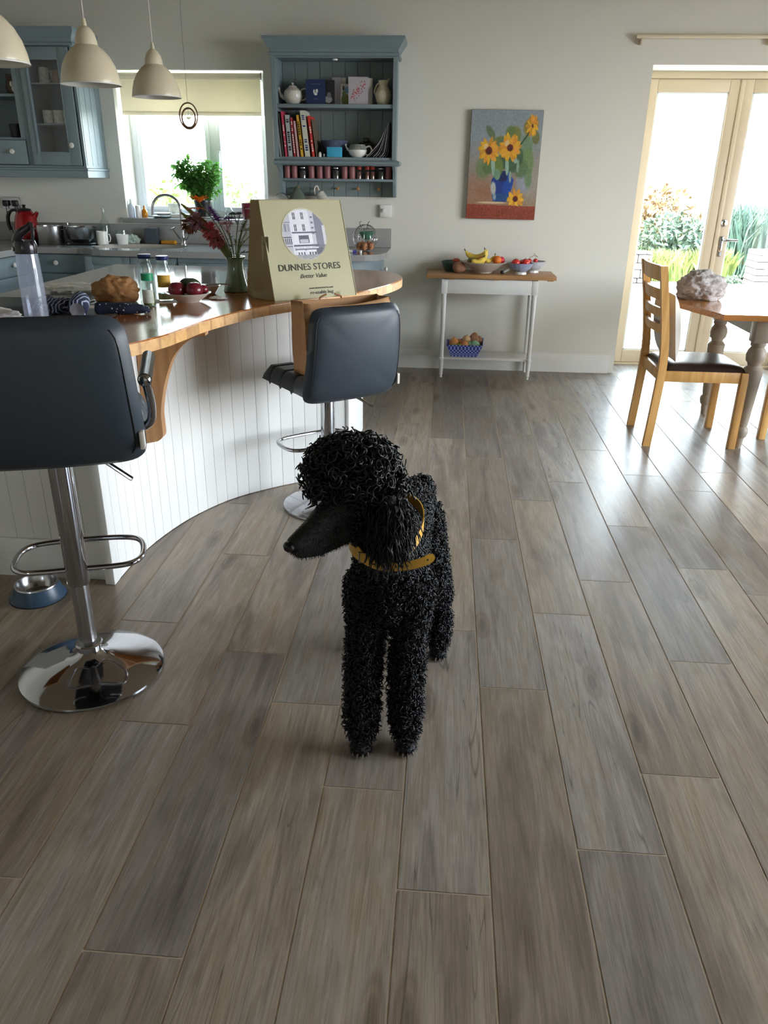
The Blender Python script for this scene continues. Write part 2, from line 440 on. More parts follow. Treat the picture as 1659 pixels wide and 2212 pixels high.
# ---- walls. back wall with kitchen window opening and garden door opening
WX0, WX1, WZ0, WZ1 = -2.445, -1.345, 1.085, 2.075       # kitchen window opening
DX0, DX1, DZ = 1.345, 2.78, 2.115                       # garden door opening
YT = 6.50                                               # outer face of the back wall
b = MB()
b.box(X0 - .3, WX0, Y1, YT, 0, ZC); b.box(WX0, WX1, Y1, YT, 0, WZ0 - .035); b.box(WX0, WX1, Y1, YT, WZ1, ZC)
b.box(WX1, DX0, Y1, YT, 0, ZC); b.box(DX0, DX1, Y1, YT, DZ, ZC); b.box(DX1, X1 + .3, Y1, YT, 0, ZC)
struct('wall_back', b, M['wall'], smooth=False)
b = MB(); b.box(X0 - .3, X0, Y0 - .3, Y1, 0, ZC); struct('wall_left', b, M['wall'], smooth=False)
b = MB()
b.box(X1, X1 + .3, 4.4, Y1, 0, ZC); b.box(X1, X1 + .3, Y0 - .3, 0.8, 0, ZC); b.box(X1, X1 + .3, 0.8, 4.4, 0, 0.2); b.box(X1, X1 + .3, 0.8, 4.4, 2.3, ZC)
struct('wall_right', b, M['wall'], smooth=False)
b = MB()
b.box(X0, -2.38, Y0 - .3, Y0, 0, ZC); b.box(-2.02, X1, Y0 - .3, Y0, 0, ZC); b.box(-2.38, -2.02, Y0 - .3, Y0, 0, 1.3); b.box(-2.38, -2.02, Y0 - .3, Y0, 1.8, ZC)
struct('wall_front', b, M['wall'], smooth=False)
b = MB(); b.box(X0 - .3, X1 + .3, Y0 - .3, YT, ZC, ZC + .12); struct('ceiling', b, M['ceiling'], smooth=False)
# skirting
b = MB()
def skirt(bm, x0, x1):
    prof = [(0, 0), (-.020, 0), (-.020, .105), (-.016, .118), (-.012, .122), (-.010, .136), (-.004, .143), (0, .144)]
    A = [bm.bm.verts.new((x0, Y1 + p[0], p[1])) for p in prof]; B = [bm.bm.verts.new((x1, Y1 + p[0], p[1])) for p in prof]
    for i in range(len(prof)): j = (i + 1) % len(prof); bm.bm.faces.new((A[i], A[j], B[j], B[i]))
    bm.bm.faces.new(A); bm.bm.faces.new(list(reversed(B)))
skirt(b, -0.46, DX0 - .045)
struct('baseboard_back', b, M['white'], smooth=False)
b = MB(); b.box(DX1 + .05, X1, Y1 - .02, Y1, 0, .144, bev=.004); struct('baseboard_right', b, M['white'], smooth=False)

# right hand side glazing frame and rear window frame (out of view, they let the daylight in)
b = MB()
for y in (0.8, 2.0, 3.2, 4.35): b.box(X1 + .1, X1 + .16, y, y + .05, .2, 2.3)
b.box(X1 + .1, X1 + .16, .8, 4.4, .2, .25); b.box(X1 + .1, X1 + .16, .8, 4.4, 2.25, 2.3)
struct('window_2', b, M['cream'], smooth=False)
b = MB()
for x in (-2.38, -2.05): b.box(x, x + .03, Y0 - .2, Y0 - .14, 1.3, 1.8)
b.box(-2.38, -2.02, Y0 - .2, Y0 - .14, 1.3, 1.33); b.box(-2.38, -2.02, Y0 - .2, Y0 - .14, 1.77, 1.8)
struct('window_3', b, M['upvc'], smooth=False)

# ---- kitchen window
win = bpy.data.objects.new('window_1', None); COL.objects.link(win); win['kind'] = 'structure'; win.location = (-1.895, 6.38, 1.09)
WY = 6.36
def wbox(bm, x0, x1, y0, y1, z0, z1, bev=.004): bm.box(x0 + 1.895, x1 + 1.895, y0 - 6.38, y1 - 6.38, z0 - 1.09, z1 - 1.09, bev=bev)
b = MB()
wbox(b, WX0, WX0 + .05, WY, WY + .07, 1.085, WZ1); wbox(b, WX1 - .05, WX1, WY, WY + .07, 1.085, WZ1)
wbox(b, WX0 + .05, WX1 - .05, WY, WY + .07, 1.085, 1.13); wbox(b, WX0 + .05, WX1 - .05, WY, WY + .07, WZ1 - .05, WZ1)
wbox(b, -1.835, -1.78, WY, WY + .07, 1.13, WZ1 - .05)
b.build('window_frame', M['upvc'], win)
for nm, (x0, x1) in (('casement', (WX0 + .05, -1.835)), ('casement', (-1.78, WX1 - .05))):
    b = MB()
    w = .032
    wbox(b, x0, x0 + w, WY - .012, WY + .05, 1.13, WZ1 - .05); wbox(b, x1 - w, x1, WY - .012, WY + .05, 1.13, WZ1 - .05)
    wbox(b, x0 + w, x1 - w, WY - .012, WY + .05, 1.13, 1.13 + w); wbox(b, x0 + w, x1 - w, WY - .012, WY + .05, WZ1 - .05 - w, WZ1 - .05)
    cs = b.build(nm, M['upvc'], win)
    b = MB(); wbox(b, x0 + w, x1 - w, WY + .02, WY + .024, 1.13 + w, WZ1 - .05 - w, 0); b.build('pane', M['pane'], cs, smooth=False)
b = MB()
wbox(b, -1.775, -1.755, WY - .022, WY - .012, 1.50, 1.56, .003)
b.tube([(-1.765 + 1.895, -.045, .45), (-1.765 + 1.895, -.05, .40), (-1.768 + 1.895, -.05, .33)], [.010, .010, .006], n=10)
b.build('window_handle', M['upvc'], win)
b = MB(); wbox(b, WX0 - .03, WX1 + .01, Y1 - .035, WY + .06, 1.05, 1.085, .006)
b.build('window_sill', M['granite'], win)

# ---- garden doors (double, cream timber)
DY = 6.45
door = bpy.data.objects.new('door_1', None); COL.objects.link(door); door['kind'] = 'structure'; door.location = (2.06, DY, 0)
def dbox(bm, x0, x1, y0, y1, z0, z1, bev=.004): bm.box(x0 - 2.06, x1 - 2.06, y0 - DY, y1 - DY, z0, z1, bev=bev)
b = MB()
dbox(b, DX0, DX0 + .045, DY - .02, DY + .05, 0, DZ); dbox(b, DX1 - .045, DX1, DY - .02, DY + .05, 0, DZ); dbox(b, DX0 + .045, DX1 - .045, DY - .02, DY + .05, DZ - .045, DZ)
b.build('door_frame', M['cream'], door)
b = MB(); dbox(b, DX0 + .045, DX1 - .045, DY - .01, DY + .05, -.002, .018); b.build('threshold', M['cream'], door)
MX = 2.066
for (x0, x1) in ((DX0 + .047, MX - .002), (MX + .002, DX1 - .047)):
    b = MB(); w = .082; z0, z1 = .02, DZ - .047
    dbox(b, x0, x0 + w, DY, DY + .045, z0, z1, .005); dbox(b, x1 - w, x1, DY, DY + .045, z0, z1, .005)
    dbox(b, x0 + w, x1 - w, DY, DY + .045, z0, z0 + .10, .005); dbox(b, x0 + w, x1 - w, DY, DY + .045, z1 - .082, z1, .005)
    lf = b.build('door_leaf', M['cream'], door)
    b = MB(); i = .012
    for q in ((x0 + w, x0 + w + i, z0 + .1, z1 - .082), (x1 - w - i, x1 - w, z0 + .1, z1 - .082)): dbox(b, q[0], q[1], DY + .008, DY + .034, q[2], q[3], .003)
    for q in ((x0 + w, x1 - w, z0 + .1, z0 + .1 + i), (x0 + w, x1 - w, z1 - .082 - i, z1 - .082)): dbox(b, q[0], q[1], DY + .008, DY + .034, q[2], q[3], .003)
    b.build('glazing_bead', M['white'], lf)
    b = MB(); dbox(b, x0 + w, x1 - w, DY + .02, DY + .026, z0 + .1, z1 - .082, 0); b.build('pane', M['pane'], lf, smooth=False)
b = MB(); dbox(b, MX - .012, MX + .018, DY - .012, DY, .02, DZ - .05, .003); b.build('astragal', M['cream'], door)
b = MB()
hx = MX + .045 - 2.06
b.lathe([(0.0, .0), (.024, .0), (.026, .006), (.016, .018), (.0, .02)], c=(0, 0, 0), n=24, M=Matrix.Translation((hx - .005, -.001, 1.105)) @ Matrix.Rotation(PI / 2, 4, 'X'))
b.build('thumb_turn', M['chrome'], door)
b = MB()
b.box(hx - .014, hx + .014, -.010, 0, .86, 1.01, bev=.006, seg=3)
b.tube([(hx, -.01, .985), (hx, -.05, .985), (hx + .012, -.062, .985), (hx + .10, -.062, .983)], .008, n=10)
b.build('door_handle', M['chrome'], door)

# ---- curtain pole over the garden doors
rail = thing('curtain_pole', 'long cream curtain pole on small brackets above the glazed garden doors', 'curtain pole', (2.1, Y1 - .05, 2.275))
b = MB(); b.tube([(-.90, 0, 0), (.9, 0, 0)], .013, n=14); b.build('pole', M['enamel'], rail)
for x in (-.86, -.02, .82):
    b = MB(); b.box(x - .008, x + .008, -.004, .0498, -.045, -.012, bev=.003); b.box(x - .007, x + .007, -.010, .010, -.022, -.011, bev=.002); b.build('bracket', M['enamel'], rail)

# ============================================================ OUTSIDE
M['patio'] = paint('pale_patio_stone', (205, 200, 190), 0.9, var=0.08, scale=3)
M['grass'] = paint('garden_grass', (120, 132, 78), 0.9, var=0.3, scale=4)
M['fieldstone'] = paint('garden_wall_stone', (96, 90, 86), 0.95, var=0.35, scale=9, bump=0.8, bscale=14)
def leafmat(name, col, var=0.3):
    m = paint(name, col, 0.6, var=var, scale=5)
    m.node_tree.nodes['Principled BSDF'].inputs['Transmission Weight'].default_value = 0.0
    return m
b = MB(); b.box(-8, 14, YT, 9.9, -.25, -.06); b.box(-8, 14, 9.9, 12.6, -.25, -.03)
struct('patio', b, M['patio'], smooth=False)
b = MB(); b.box(X1 + .32, 40, -30, 6.48, -.30, -.10); b.box(-40, X1 + .32, -30, Y0 - .32, -.30, -.10)
struct('unseen_ground', b, paint('neutral_ground', (140, 136, 132), .95, var=.2, scale=20), smooth=False)  # unseen ground, added so less sky light enters the room from below
b = MB(); b.grid(30, 24, lambda u, v: (-40 + 90 * u, 12.6 + 60 * v, -.06 + .5 * v + .15 * mnoise.noise(Vector((u * 9, v * 9, 0)))))
tag(b.build('lawn', M['grass']), 'rough pale grass stretching away behind the garden walls', 'grass', kind='stuff')
def pier(name, label, x0, x1, y0, y1, h, seed):
    b = MB(); r = random.Random(seed); z = -.06
    while z < h:
        dz = r.uniform(.07, .12); x = x0
        while x < x1 - .02:
            dx = min(r.uniform(.14, .3), x1 - x)
            b.box(x + .004, x + dx - .004, y0 + r.uniform(0, .02), y1, z + .004, min(h + .03, z + dz) - .002, bev=.012)
            x += dx
        z += dz
    return tag(b.build(name, M['fieldstone']), label, 'stone wall')
pier('stone_wall', 'low rough stone garden pier seen through the left door pane behind the oak chair', 2.05, 2.98, 11.9, 12.3, .42, 1)
pier('stone_wall', 'low stone garden pier in the right door pane beside the sunlit garden wall', 4.50, 4.98, 12.05, 12.5, .46, 2)
b = MB(); b.box(5.0, 9.0, 12.2, 12.5, -.06, .50, bev=.02); tag(b.build('garden_wall', M['patio']), 'pale sunlit garden wall running off to the right of the stone pier', 'wall')

def shrub(name, label, cat, c, rad, n, col, leaf=.09, blade=False, seed=0, stem=True):
    """leaf cards spread through a crown; blades rise from the ground"""
    r = random.Random(seed); t = thing(name, label, cat, c)
    b = MB()
    for i in range(n):
        if blade:
            a = r.uniform(0, 2 * PI); q = r.random() ** .5
            x, y = rad[0] * q * math.cos(a) * .7, rad[1] * q * math.sin(a) * .7
            h = rad[2] * 2 * r.uniform(.55, 1.0); lx, ly = r.gauss(0, .22) * h, r.gauss(0, .22) * h; w = leaf * r.uniform(.25, .5)
            p = [Vector((x, y, 0)), Vector((x + lx * .3, y + ly * .3, h * .6)), Vector((x + lx, y + ly, h))]
            s = Vector((math.cos(a + 1), math.sin(a + 1), 0)) * w
            v = [b.bm.verts.new(k) for k in (p[0] - s * .6, p[0] + s * .6, p[1] + s * .5, p[2], p[1] - s * .5)]
            b.bm.faces.new(v)
        else:
            d = Vector((r.gauss(0, 1), r.gauss(0, 1), r.gauss(0, 1))).normalized() * (r.random() ** .4)
            p = Vector((d.x * rad[0], d.y * rad[1], rad[2] + d.z * rad[2] * .98)) * 1.0
            u = Vector((r.gauss(0, 1), r.gauss(0, 1), r.gauss(0, 1))).normalized() * leaf * r.uniform(.5, 1)
            w = u.cross(Vector((r.gauss(0, 1), r.gauss(0, 1), r.gauss(0, 1)))).normalized() * u.length * .35
            v = [b.bm.verts.new(k) for k in (p - u, p + w, p + u, p - w)]
            b.bm.faces.new(v)
    b.build('foliage', col, t, smooth=False, fix=False)
    if stem:
        b = MB()
        for i in range(5):
            a = i * 1.26; b.tube([(0, 0, 0), (rad[0] * .3 * math.cos(a), rad[1] * .3 * math.sin(a), rad[2]), (rad[0] * .6 * math.cos(a), rad[1] * .6 * math.sin(a), rad[2] * 1.5)], [.02, .014, .006], n=5)
        b.build('stem', M['stem'], t)
    return t
M['stem'] = paint('woody_stem', (110, 92, 66), 0.8)
G1 = leafmat('leaf_grey_green', (78, 92, 76)); G2 = leafmat('leaf_yellow_green', (106, 118, 58)); G3 = leafmat('leaf_blue_green', (72, 92, 80)); G4 = leafmat('leaf_russet', (124, 96, 66)); G5 = leafmat('leaf_pale', (116, 120, 108))
GP = 'garden planting beyond the doors'
shrub('garden_shrub', 'russet-tipped shrub at the back of the left door pane', 'shrub', (3.75, 15.2, -.05), (.8, .5, .72), 1500, G4, .10, seed=1)
shrub('garden_shrub', 'grey-green shrub in the middle of the left door pane', 'shrub', (3.75, 14.0, -.05), (.62, .5, .50), 1600, G1, .09, seed=2)
shrub('grass_clump', 'bright yellow-green grassy clump low in the left door pane', 'plant', (3.55, 13.1, -.05), (.62, .4, .24), 900, G2, .08, blade=True, seed=3, stem=False)
shrub('garden_shrub', 'pale wispy shrub at the left edge of the left door pane', 'shrub', (2.75, 15.0, -.05), (.45, .5, .48), 700, G5, .09, seed=4)
shrub('ornamental_grass', 'tall blue-green ornamental grass filling the right door pane', 'plant', (5.1, 14.0, -.05), (.85, .6, .62), 1700, G3, .09, blade=True, seed=5, stem=False)
shrub('grass_clump', 'yellow-green leafy clump beside the right stone pier', 'plant', (4.15, 12.95, -.05), (.45, .35, .26), 700, G2, .08, blade=True, seed=6, stem=False)
shrub('garden_shrub', 'distant grey shrub at the top right of the right door pane', 'shrub', (8.6, 20.0, -.05), (1.2, 1.0, 1.0), 900, G5, .18, seed=7)
shrub('garden_shrub', 'bright green shrub behind the pale garden wall on the right', 'shrub', (6.2, 13.5, -.05), (.8, .5, .45), 1000, G2, .10, seed=8)
shrub('ground_plant', 'dark low plant at the foot of the right stone pier', 'plant', (4.32, 12.35, -.05), (.14, .12, .08), 160, G1, .06, seed=9, stem=False)
shrub('hedge_shrub', 'pale yellowish hedge shrub seen low through the left kitchen window pane', 'shrub', (-3.75, 10.5, -.05), (.75, .5, .72), 1300, G2, .10, seed=10)
shrub('window_shrub', 'sparse green shrub seen through the right kitchen window pane', 'shrub', (-2.42, 9.3, -.05), (.34, .3, .74), 620, leafmat('leaf_mid', (84, 104, 52)), .07, seed=11)
shrub('hedge_shrub', 'pale hedge shrub far behind the basil plant and the window mullion', 'shrub', (-2.95, 12.0, -.05), (1.0, .5, .60), 900, G5, .11, seed=12)

# ============================================================ KITCHEN CABINETS
def knob(par, x, y, z, face='-y'):
    b = MB(); R = Matrix.Rotation(PI / 2, 4, 'X') if face == '-y' else Matrix.Rotation(PI / 2, 4, 'Y')
    b.lathe([(0, 0), (.008, 0), (.007, .008), (.015, .016), (.018, .024), (.013, .032), (0, .034)], n=20, M=Matrix.Translation((x, y, z)) @ R)
    return b.build('knob', M['knob'], par)

def panel_front(par, name, x0, x1, z0, z1, y, th=.02, rail=.055, face='-y', mat=None):
    """shaker front with a sunk bevelled panel; face '-y' lies across X, face '+x' lies across Y"""
    b = MB(); mat = mat or M['blue']
    def bx(a0, a1, d0, d1, c0, c1, bev=.002):
        if face == '-y': b.box(a0, a1, y - d1, y - d0, c0, c1, bev=bev)
        else: b.box(y + d0, y + d1, a0, a1, c0, c1, bev=bev)
    if z1 - z0 < .17:
        bx(x0, x1, 0, th, z0, z1, .003)
    else:
        bx(x0, x0 + rail, 0, th, z0, z1); bx(x1 - rail, x1, 0, th, z0, z1)
        bx(x0 + rail, x1 - rail, 0, th, z0, z0 + rail); bx(x0 + rail, x1 - rail, 0, th, z1 - rail, z1)
        bx(x0 + rail, x1 - rail, 0, th * .45, z0 + rail, z1 - rail, 0); bx(x0 + rail + .03, x1 - rail - .03, 0, th * .75, z0 + rail + .03, z1 - rail - .03, .006)
    return b.build(name, mat, par)

CT = .905    # worktop height
def base_unit(name, label, x0, x1, yf, fronts, yb=6.07):
    t = thing(name, label, 'cabinet', ((x0 + x1) / 2, (yf + yb) / 2, 0)); ox, oy = (x0 + x1) / 2, (yf + yb) / 2
    b = MB(); b.box(x0 - ox + .001, x1 - ox - .001, yf - oy, yb - oy, .10, CT - .042); b.box(x0 - ox + .001, x1 - ox - .001, yf + .05 - oy, yf + .07 - oy, 0, .10)
    b.build('carcass', M['blue'], t, smooth=False)
    for (nm, a0, a1, z0, z1, kx, kz) in fronts:
        f = panel_front(t, nm, a0 - ox, a1 - ox, z0, z1, yf - oy)
        if kx is not None: knob(f, kx - ox, yf - oy - .02, kz)
    return t
base_unit('base_cabinet', 'blue-grey base cabinet with top drawer and white knob behind the water bottle', -2.985, -2.56, 5.60, [('drawer', -2.975, -2.575, .73, .855, -2.79, .80), ('door', -2.975, -2.575, .12, .72, None, 0)])
base_unit('sink_cabinet', 'wide blue-grey cabinet under the kitchen sink', -2.555, -1.88, 5.50, [('door', -2.54, -2.215, .12, .855, None, 0), ('door', -2.21, -1.89, .12, .855, None, 0)])
base_unit('dishwasher', 'blue-grey fronted dishwasher with a dark gap and knob behind the flower vase', -1.875, -1.27, 5.50, [('door', -1.865, -1.28, .12, .825, -1.575, .785)])
base_unit('base_cabinet', 'blue-grey base cabinet hidden behind the shopping bag', -1.265, -.80, 5.50, [('drawer', -1.255, -.81, .73, .855, -1.03, .79), ('door', -1.255, -.81, .12, .72, None, 0)])
t = thing('end_cabinet', 'pale blue rounded end cabinet at the right end of the kitchen counter', 'cabinet', (-.62, 5.8, 0))
pts = [(-.18, .27)] + [(-.18, -.27)] + [(-.18 + .33 * math.sin(a), .05 - .32 * math.cos(a)) for a in np.linspace(.25, PI / 2, 10)] + [(.15, .27)]
b = MB(); b.prism(pts, .10, CT - .042); b.build('carcass', M['blue'], t)
b = MB(); b.prism([(p[0] * .9, p[1] * .9 + .02) for p in pts], 0, .10); b.build('plinth', M['blue'], t)
knob(t, .165, .0, .78, '+x')
# run along the left wall
t = thing('base_cabinet', 'pale blue base cabinet facing right along the left wall behind the water bottle', 'cabinet', (-3.32, 4.85, 0))
b = MB(); b.box(-.29, .30, -.75, .74, .10, CT - .042); b.box(-.29, .25, -.75, .74, 0, .10); b.build('carcass', M['blue'], t, smooth=False)
for a0 in (-.74, -.24, .25):
    f = panel_front(t, 'door', a0, a0 + .48, .12, .72, .30, face='+x'); f = panel_front(t, 'drawer', a0, a0 + .48, .73, .855, .30, face='+x'); knob(f, .32, a0 + .24, .80, '+x')
# worktop
def sink_outline(k=1.0):
    return [(-2.235 + .33 * k * math.copysign(abs(math.cos(a)) ** .7, math.cos(a)), 5.79 + .20 * k * math.copysign(abs(math.sin(a)) ** .7, math.sin(a))) for a in np.linspace(0, 2 * PI, 33)[:-1]]
top = thing('kitchen_worktop', 'grey stone worktop with upstand along the back wall under the window', 'worktop', (-2, 5.8, CT))
outl = [(-3.618, 6.108), (-3.618, 4.10), (-2.965, 4.10), (-2.965, 5.55), (-2.60, 5.55), (-2.53, 5.53), (-2.47, 5.46), (-2.40, 5.44), (-1.7, 5.42), (-.80, 5.42)] + [(-.80 + .38 * math.sin(a) , 5.60 - .18 * math.cos(a)) for a in np.linspace(.1, 1.1, 6)] + [(-.425, 5.66), (-.42, 5.72), (-.42, 6.108)]
b = MB()
def plate(bm, out, hole, z0, z1):
    vo = [bm.bm.verts.new((p[0] + 2, p[1] - 5.8, z1)) for p in out]; vh = [bm.bm.verts.new((p[0] + 2, p[1] - 5.8, z1)) for p in hole]
    eo = [bm.bm.edges.new((vo[i], vo[(i + 1) % len(vo)])) for i in range(len(vo))]; eh = [bm.bm.edges.new((vh[i], vh[(i + 1) % len(vh)])) for i in range(len(vh))]
    r = bmesh.ops.triangle_fill(bm.bm, use_beauty=True, edges=eo + eh)
    fs = [g for g in r['geom'] if isinstance(g, bmesh.types.BMFace)]
    r = bmesh.ops.extrude_face_region(bm.bm, geom=fs)
    bmesh.ops.translate(bm.bm, verts=[g for g in r['geom'] if isinstance(g, bmesh.types.BMVert)], vec=(0, 0, z0 - z1))
plate(b, outl, sink_outline(), -.04, 0)
b.build('slab', M['granite'], top, smooth=False)
b = MB(); b.box(-1.617, 1.58, .285, .308, .0005, .135, bev=.003); b.build('upstand', M['granite'], top)
b = MB()
rings = [(1.0, -.002), (.98, -.05), (.9, -.14), (.75, -.155)]
prev = None
for k, z in rings:
    ring = [b.bm.verts.new((p[0] + 2, p[1] - 5.8, z)) for p in sink_outline(k)]
    if prev:
        for i in range(len(ring)): b.bm.faces.new((prev[i], prev[(i + 1) % len(ring)], ring[(i + 1) % len(ring)], ring[i]))
    prev = ring
b.bm.faces.new(prev)
M['sinkmat'] = paint('stone_coloured_sink', (186, 178, 166), 0.4)
b.build('sink_bowl', M['sinkmat'], top)
# tap
t = thing('kitchen_tap', 'tall chrome swan-neck mixer tap behind the sink', 'tap', (-1.965, 5.94, CT))
b = MB(); b.lathe([(0, 0), (.026, 0), (.026, .008), (.018, .014), (.015, .05), (.013, .055)], n=20); b.build('tap_base', M['chrome'], t)
b = MB()
arc = [(0, 0, .05), (-.005, 0, .24)] + [(-.098 + .095 * math.cos(a), -.03 * (1 - math.cos(a)), .25 + .10 * math.sin(a)) for a in np.linspace(0, PI * .98, 14)] + [(-.195, -.06, .21)]
b.tube(arc, .0095, n=12); b.build('spout', M['chrome'], t)
for s in (-1, 1):
    b = MB(); b.tube([(0, 0, .035), (s * .03, -.005, .05), (s * .075, -.01, .115)], [.008, .006, .005], n=8); b.tube([(s * .055, -.01, .125), (s * .095, -.01, .108)], .005, n=8); b.build('tap_handle', M['chrome'], t)

# ---- wall cabinet, upper left
wc = thing('wall_cabinet', 'blue-grey wall cabinet with cornice and glazed door left of the window', 'cabinet', (-3.085, 5.92, 1.36))
ox, oy, oz = -3.085, 5.92, 1.36
def wbx(bm, x0, x1, y0, y1, z0, z1, bev=.002): bm.box(x0 - ox, x1 - ox, y0 - oy, y1 - oy, z0 - oz, z1 - oz, bev=bev)
yf = 5.745
b = MB()
wbx(b, -2.572, -2.553, yf, Y1, 1.42, 2.18); wbx(b, -3.615, -3.60, yf, Y1, 1.42, 2.18); wbx(b, -3.60, -2.572, Y1 - .02, Y1 - .005, 1.42, 2.18, 0)
wbx(b, -3.60, -2.572, yf, Y1 - .02, 1.42, 1.438); wbx(b, -3.60, -2.572, yf, Y1 - .02, 2.162, 2.18)
wbx(b, -2.965, -2.925, yf, Y1 - .02, 1.438, 2.162)
wbx(b, -3.60, -2.965, yf, yf + .02, 2.10, 2.162); wbx(b, -3.00, -2.965, yf, yf + .02, 1.60, 2.10)
wbx(b, -3.60, -2.965, yf + .01, Y1 - .02, 1.60, 1.615)
for i in range(4): wbx(b, -2.553, -2.551, yf + .02 + i * .09, yf + .105 + i * .09, 1.44, 2.17, 0)
b.build('carcass', M['blue'], wc, smooth=False)
def mould(par, name, x0, x1, yfr, yb, prof, mat):
    """moulding swept round front and right side; prof = (out, z)"""
    b = MB(); path = lambda o: [(x0 - ox_, yfr - o - oy_), (x1 + o - ox_, yfr - o - oy_), (x1 + o - ox_, yb - oy_)]
    rows = [[b.bm.verts.new((p[0], p[1], z - oz_)) for p in path(o)] for o, z in prof]
    for r0, r1 in zip(rows, rows[1:]):
        for i in range(2): b.bm.faces.new((r0[i], r0[i + 1], r1[i + 1], r1[i]))
    lo, hi = rows[0], rows[-1]
    for rr in (lo, hi):
        q = b.bm.verts.new((x0 - ox_, yb - oy_, rr[0].co.z)); b.bm.faces.new((rr[0], rr[1], rr[2], q))
    return b.build(name, mat, par)
ox_, oy_, oz_ = ox, oy, oz
mould(wc, 'cornice', -3.615, -2.553, yf, Y1, [(.0, 2.165), (.014, 2.17), (.014, 2.185), (.006, 2.19), (.006, 2.20), (.012, 2.215), (.028, 2.238), (.036, 2.252), (.036, 2.275)], M['blue'])
mould(wc, 'light_pelmet', -3.615, -2.553, yf, Y1, [(.0, 1.36), (.006, 1.362), (.006, 1.405), (.014, 1.410), (.014, 1.420), (.0, 1.425)], M['blue'])
d = panel_front(wc, 'drawer', -3.31 - ox, -2.968 - ox, 1.443 - oz, 1.597 - oz, yf - oy, th=.016); knob(d, -3.06 - ox, yf - .016 - oy, 1.525 - oz)
for z in (1.87, ):
    b = MB(); wbx(b, -3.60, -2.965, yf + .03, Y1 - .02, z, z + .018); b.build('shelf', M['blue'], wc, smooth=False)
# glazed door
b = MB(); x0, x1, z0, z1 = -2.922, -2.578, 1.44, 2.16
gx0, gx1, gz0, gz1 = -2.868, -2.655, 1.525, 2.085
wbx(b, x0, gx0, yf - .02, yf, z0, z1); wbx(b, gx1, x1, yf - .02, yf, z0, z1); wbx(b, gx0, gx1, yf - .02, yf, z0, gz0); wbx(b, gx0, gx1, yf - .02, yf, gz1, z1)
gd = b.build('glazed_door', M['blue'], wc)
b = MB()
for q in ((gx0 - .012, gx0, gz0 - .012, gz1 + .012), (gx1, gx1 + .006, gz0 - .006, gz1 + .006)): wbx(b, q[0], q[1], yf - .026, yf - .018, q[2], q[3])
b.build('moulding', M['blue'], gd)
b = MB(); wbx(b, gx0, gx1, yf - .012, yf - .008, gz0, gz1, 0); b.build('pane', M['glass'], gd, smooth=False)
knob(gd, -2.622 - ox, yf - .02 - oy, 1.567 - oz)
for z in (1.695, 1.945):
    b = MB(); wbx(b, -2.925, -2.572, yf + .03, Y1 - .02, z, z + .010); b.build('shelf', M['blue'], wc, smooth=False)
M['pattern'] = paint('patterned_china', (214, 214, 206), 0.2, var=0.55, scale=45)
def lathe_thing(name, label, cat, loc, prof, mat, group=None, n=24):
    b = MB(); b.lathe(prof, n=n); o = b.build(name, mat); o.location = loc; return tag(o, label, cat, group)
def mug(label, loc, r=.036, h=.085, mat=None, rz=0.0, group=None, name='mug'):
    t = thing(name, label, name, loc, rz, group)
    b = MB(); b.lathe([(0, 0), (r * .8, 0), (r, .006), (r, h), (r - .003, h), (r - .004, .008), (0, .008)], n=24); b.build('cup', mat or M['china'], t)
    b = MB(); b.tube([(r - .002, 0, h * .8), (r + .016, 0, h * .78), (r + .022, 0, h * .5), (r + .014, 0, h * .25), (r - .002, 0, h * .2)], .0042, n=8); b.build('handle', mat or M['china'], t)
    return t
mug('tall floral mug on the top shelf behind the cabinet glass', (-2.83, 5.87, 1.955), .034, .10, M['pattern'])
mug('reddish patterned mug on the top shelf behind the cabinet glass', (-2.735, 5.88, 1.955), .038, .085, paint('rust_pattern_china', (150, 112, 98), .3, var=.5, scale=40))
for i, (x, lb) in enumerate(((-2.84, 'white floral mug at the left on the middle shelf behind the glass'), (-2.765, 'larger red-sprigged mug in the middle shelf behind the glass'), (-2.69, 'white floral mug at the right on the middle shelf behind the glass'))):
    mug(lb, (x, 5.87, 1.705), .036, .088, M['pattern'])
for i in range(4):
    lathe_thing('egg_cup', 'tiny white egg cup in the row on the bottom of the glazed cabinet', 'egg cup', (-2.835 + i * .032, 5.84, 1.439), [(0, 0), (.012, 0), (.005, .012), (.013, .03), (.011, .03), (0, .018)], M['china'], 'egg cups in the glazed cabinet', 12)
mug('dark patterned mug on the bottom of the glazed cabinet', (-2.70, 5.85, 1.439), .034, .07, paint('dark_pattern_china', (96, 92, 84), .3, var=.5, scale=40))
mug('black mug on the lower open shelf at the left of the wall cabinet', (-3.085, 5.86, 1.616), .042, .09, M['black'])
lathe_thing('white_beaker', 'slim white beaker beside the black mug on the open shelf', 'beaker', (-3.015, 5.83, 1.616), [(0, 0), (.026, 0), (.024, .085), (.021, .085), (.02, .01), (0, .01)], M['china'])
t = thing('hen_ornament', 'small cream hen-shaped ornament on the top open shelf', 'ornament', (-3.03, 5.86, 1.889))
b = MB(); b.ball((0, 0, .035), (.042, .028, .034)); b.ball((-.034, 0, .065), (.016, .014, .02)); b.tube([(.03, 0, .04), (.05, 0, .07), (.056, 0, .085)], [.016, .010, .004], n=8); b.build('body', M['china'], t)
lathe_thing('brown_jug', 'dark brown glazed jug at the back of the top open shelf', 'jug', (-3.10, 5.93, 1.889), [(0, 0), (.03, 0), (.045, .05), (.03, .10), (.034, .13), (.03, .13), (.026, .10), (0, .09)], paint('brown_glaze', (88, 58, 40), .3, var=.3))

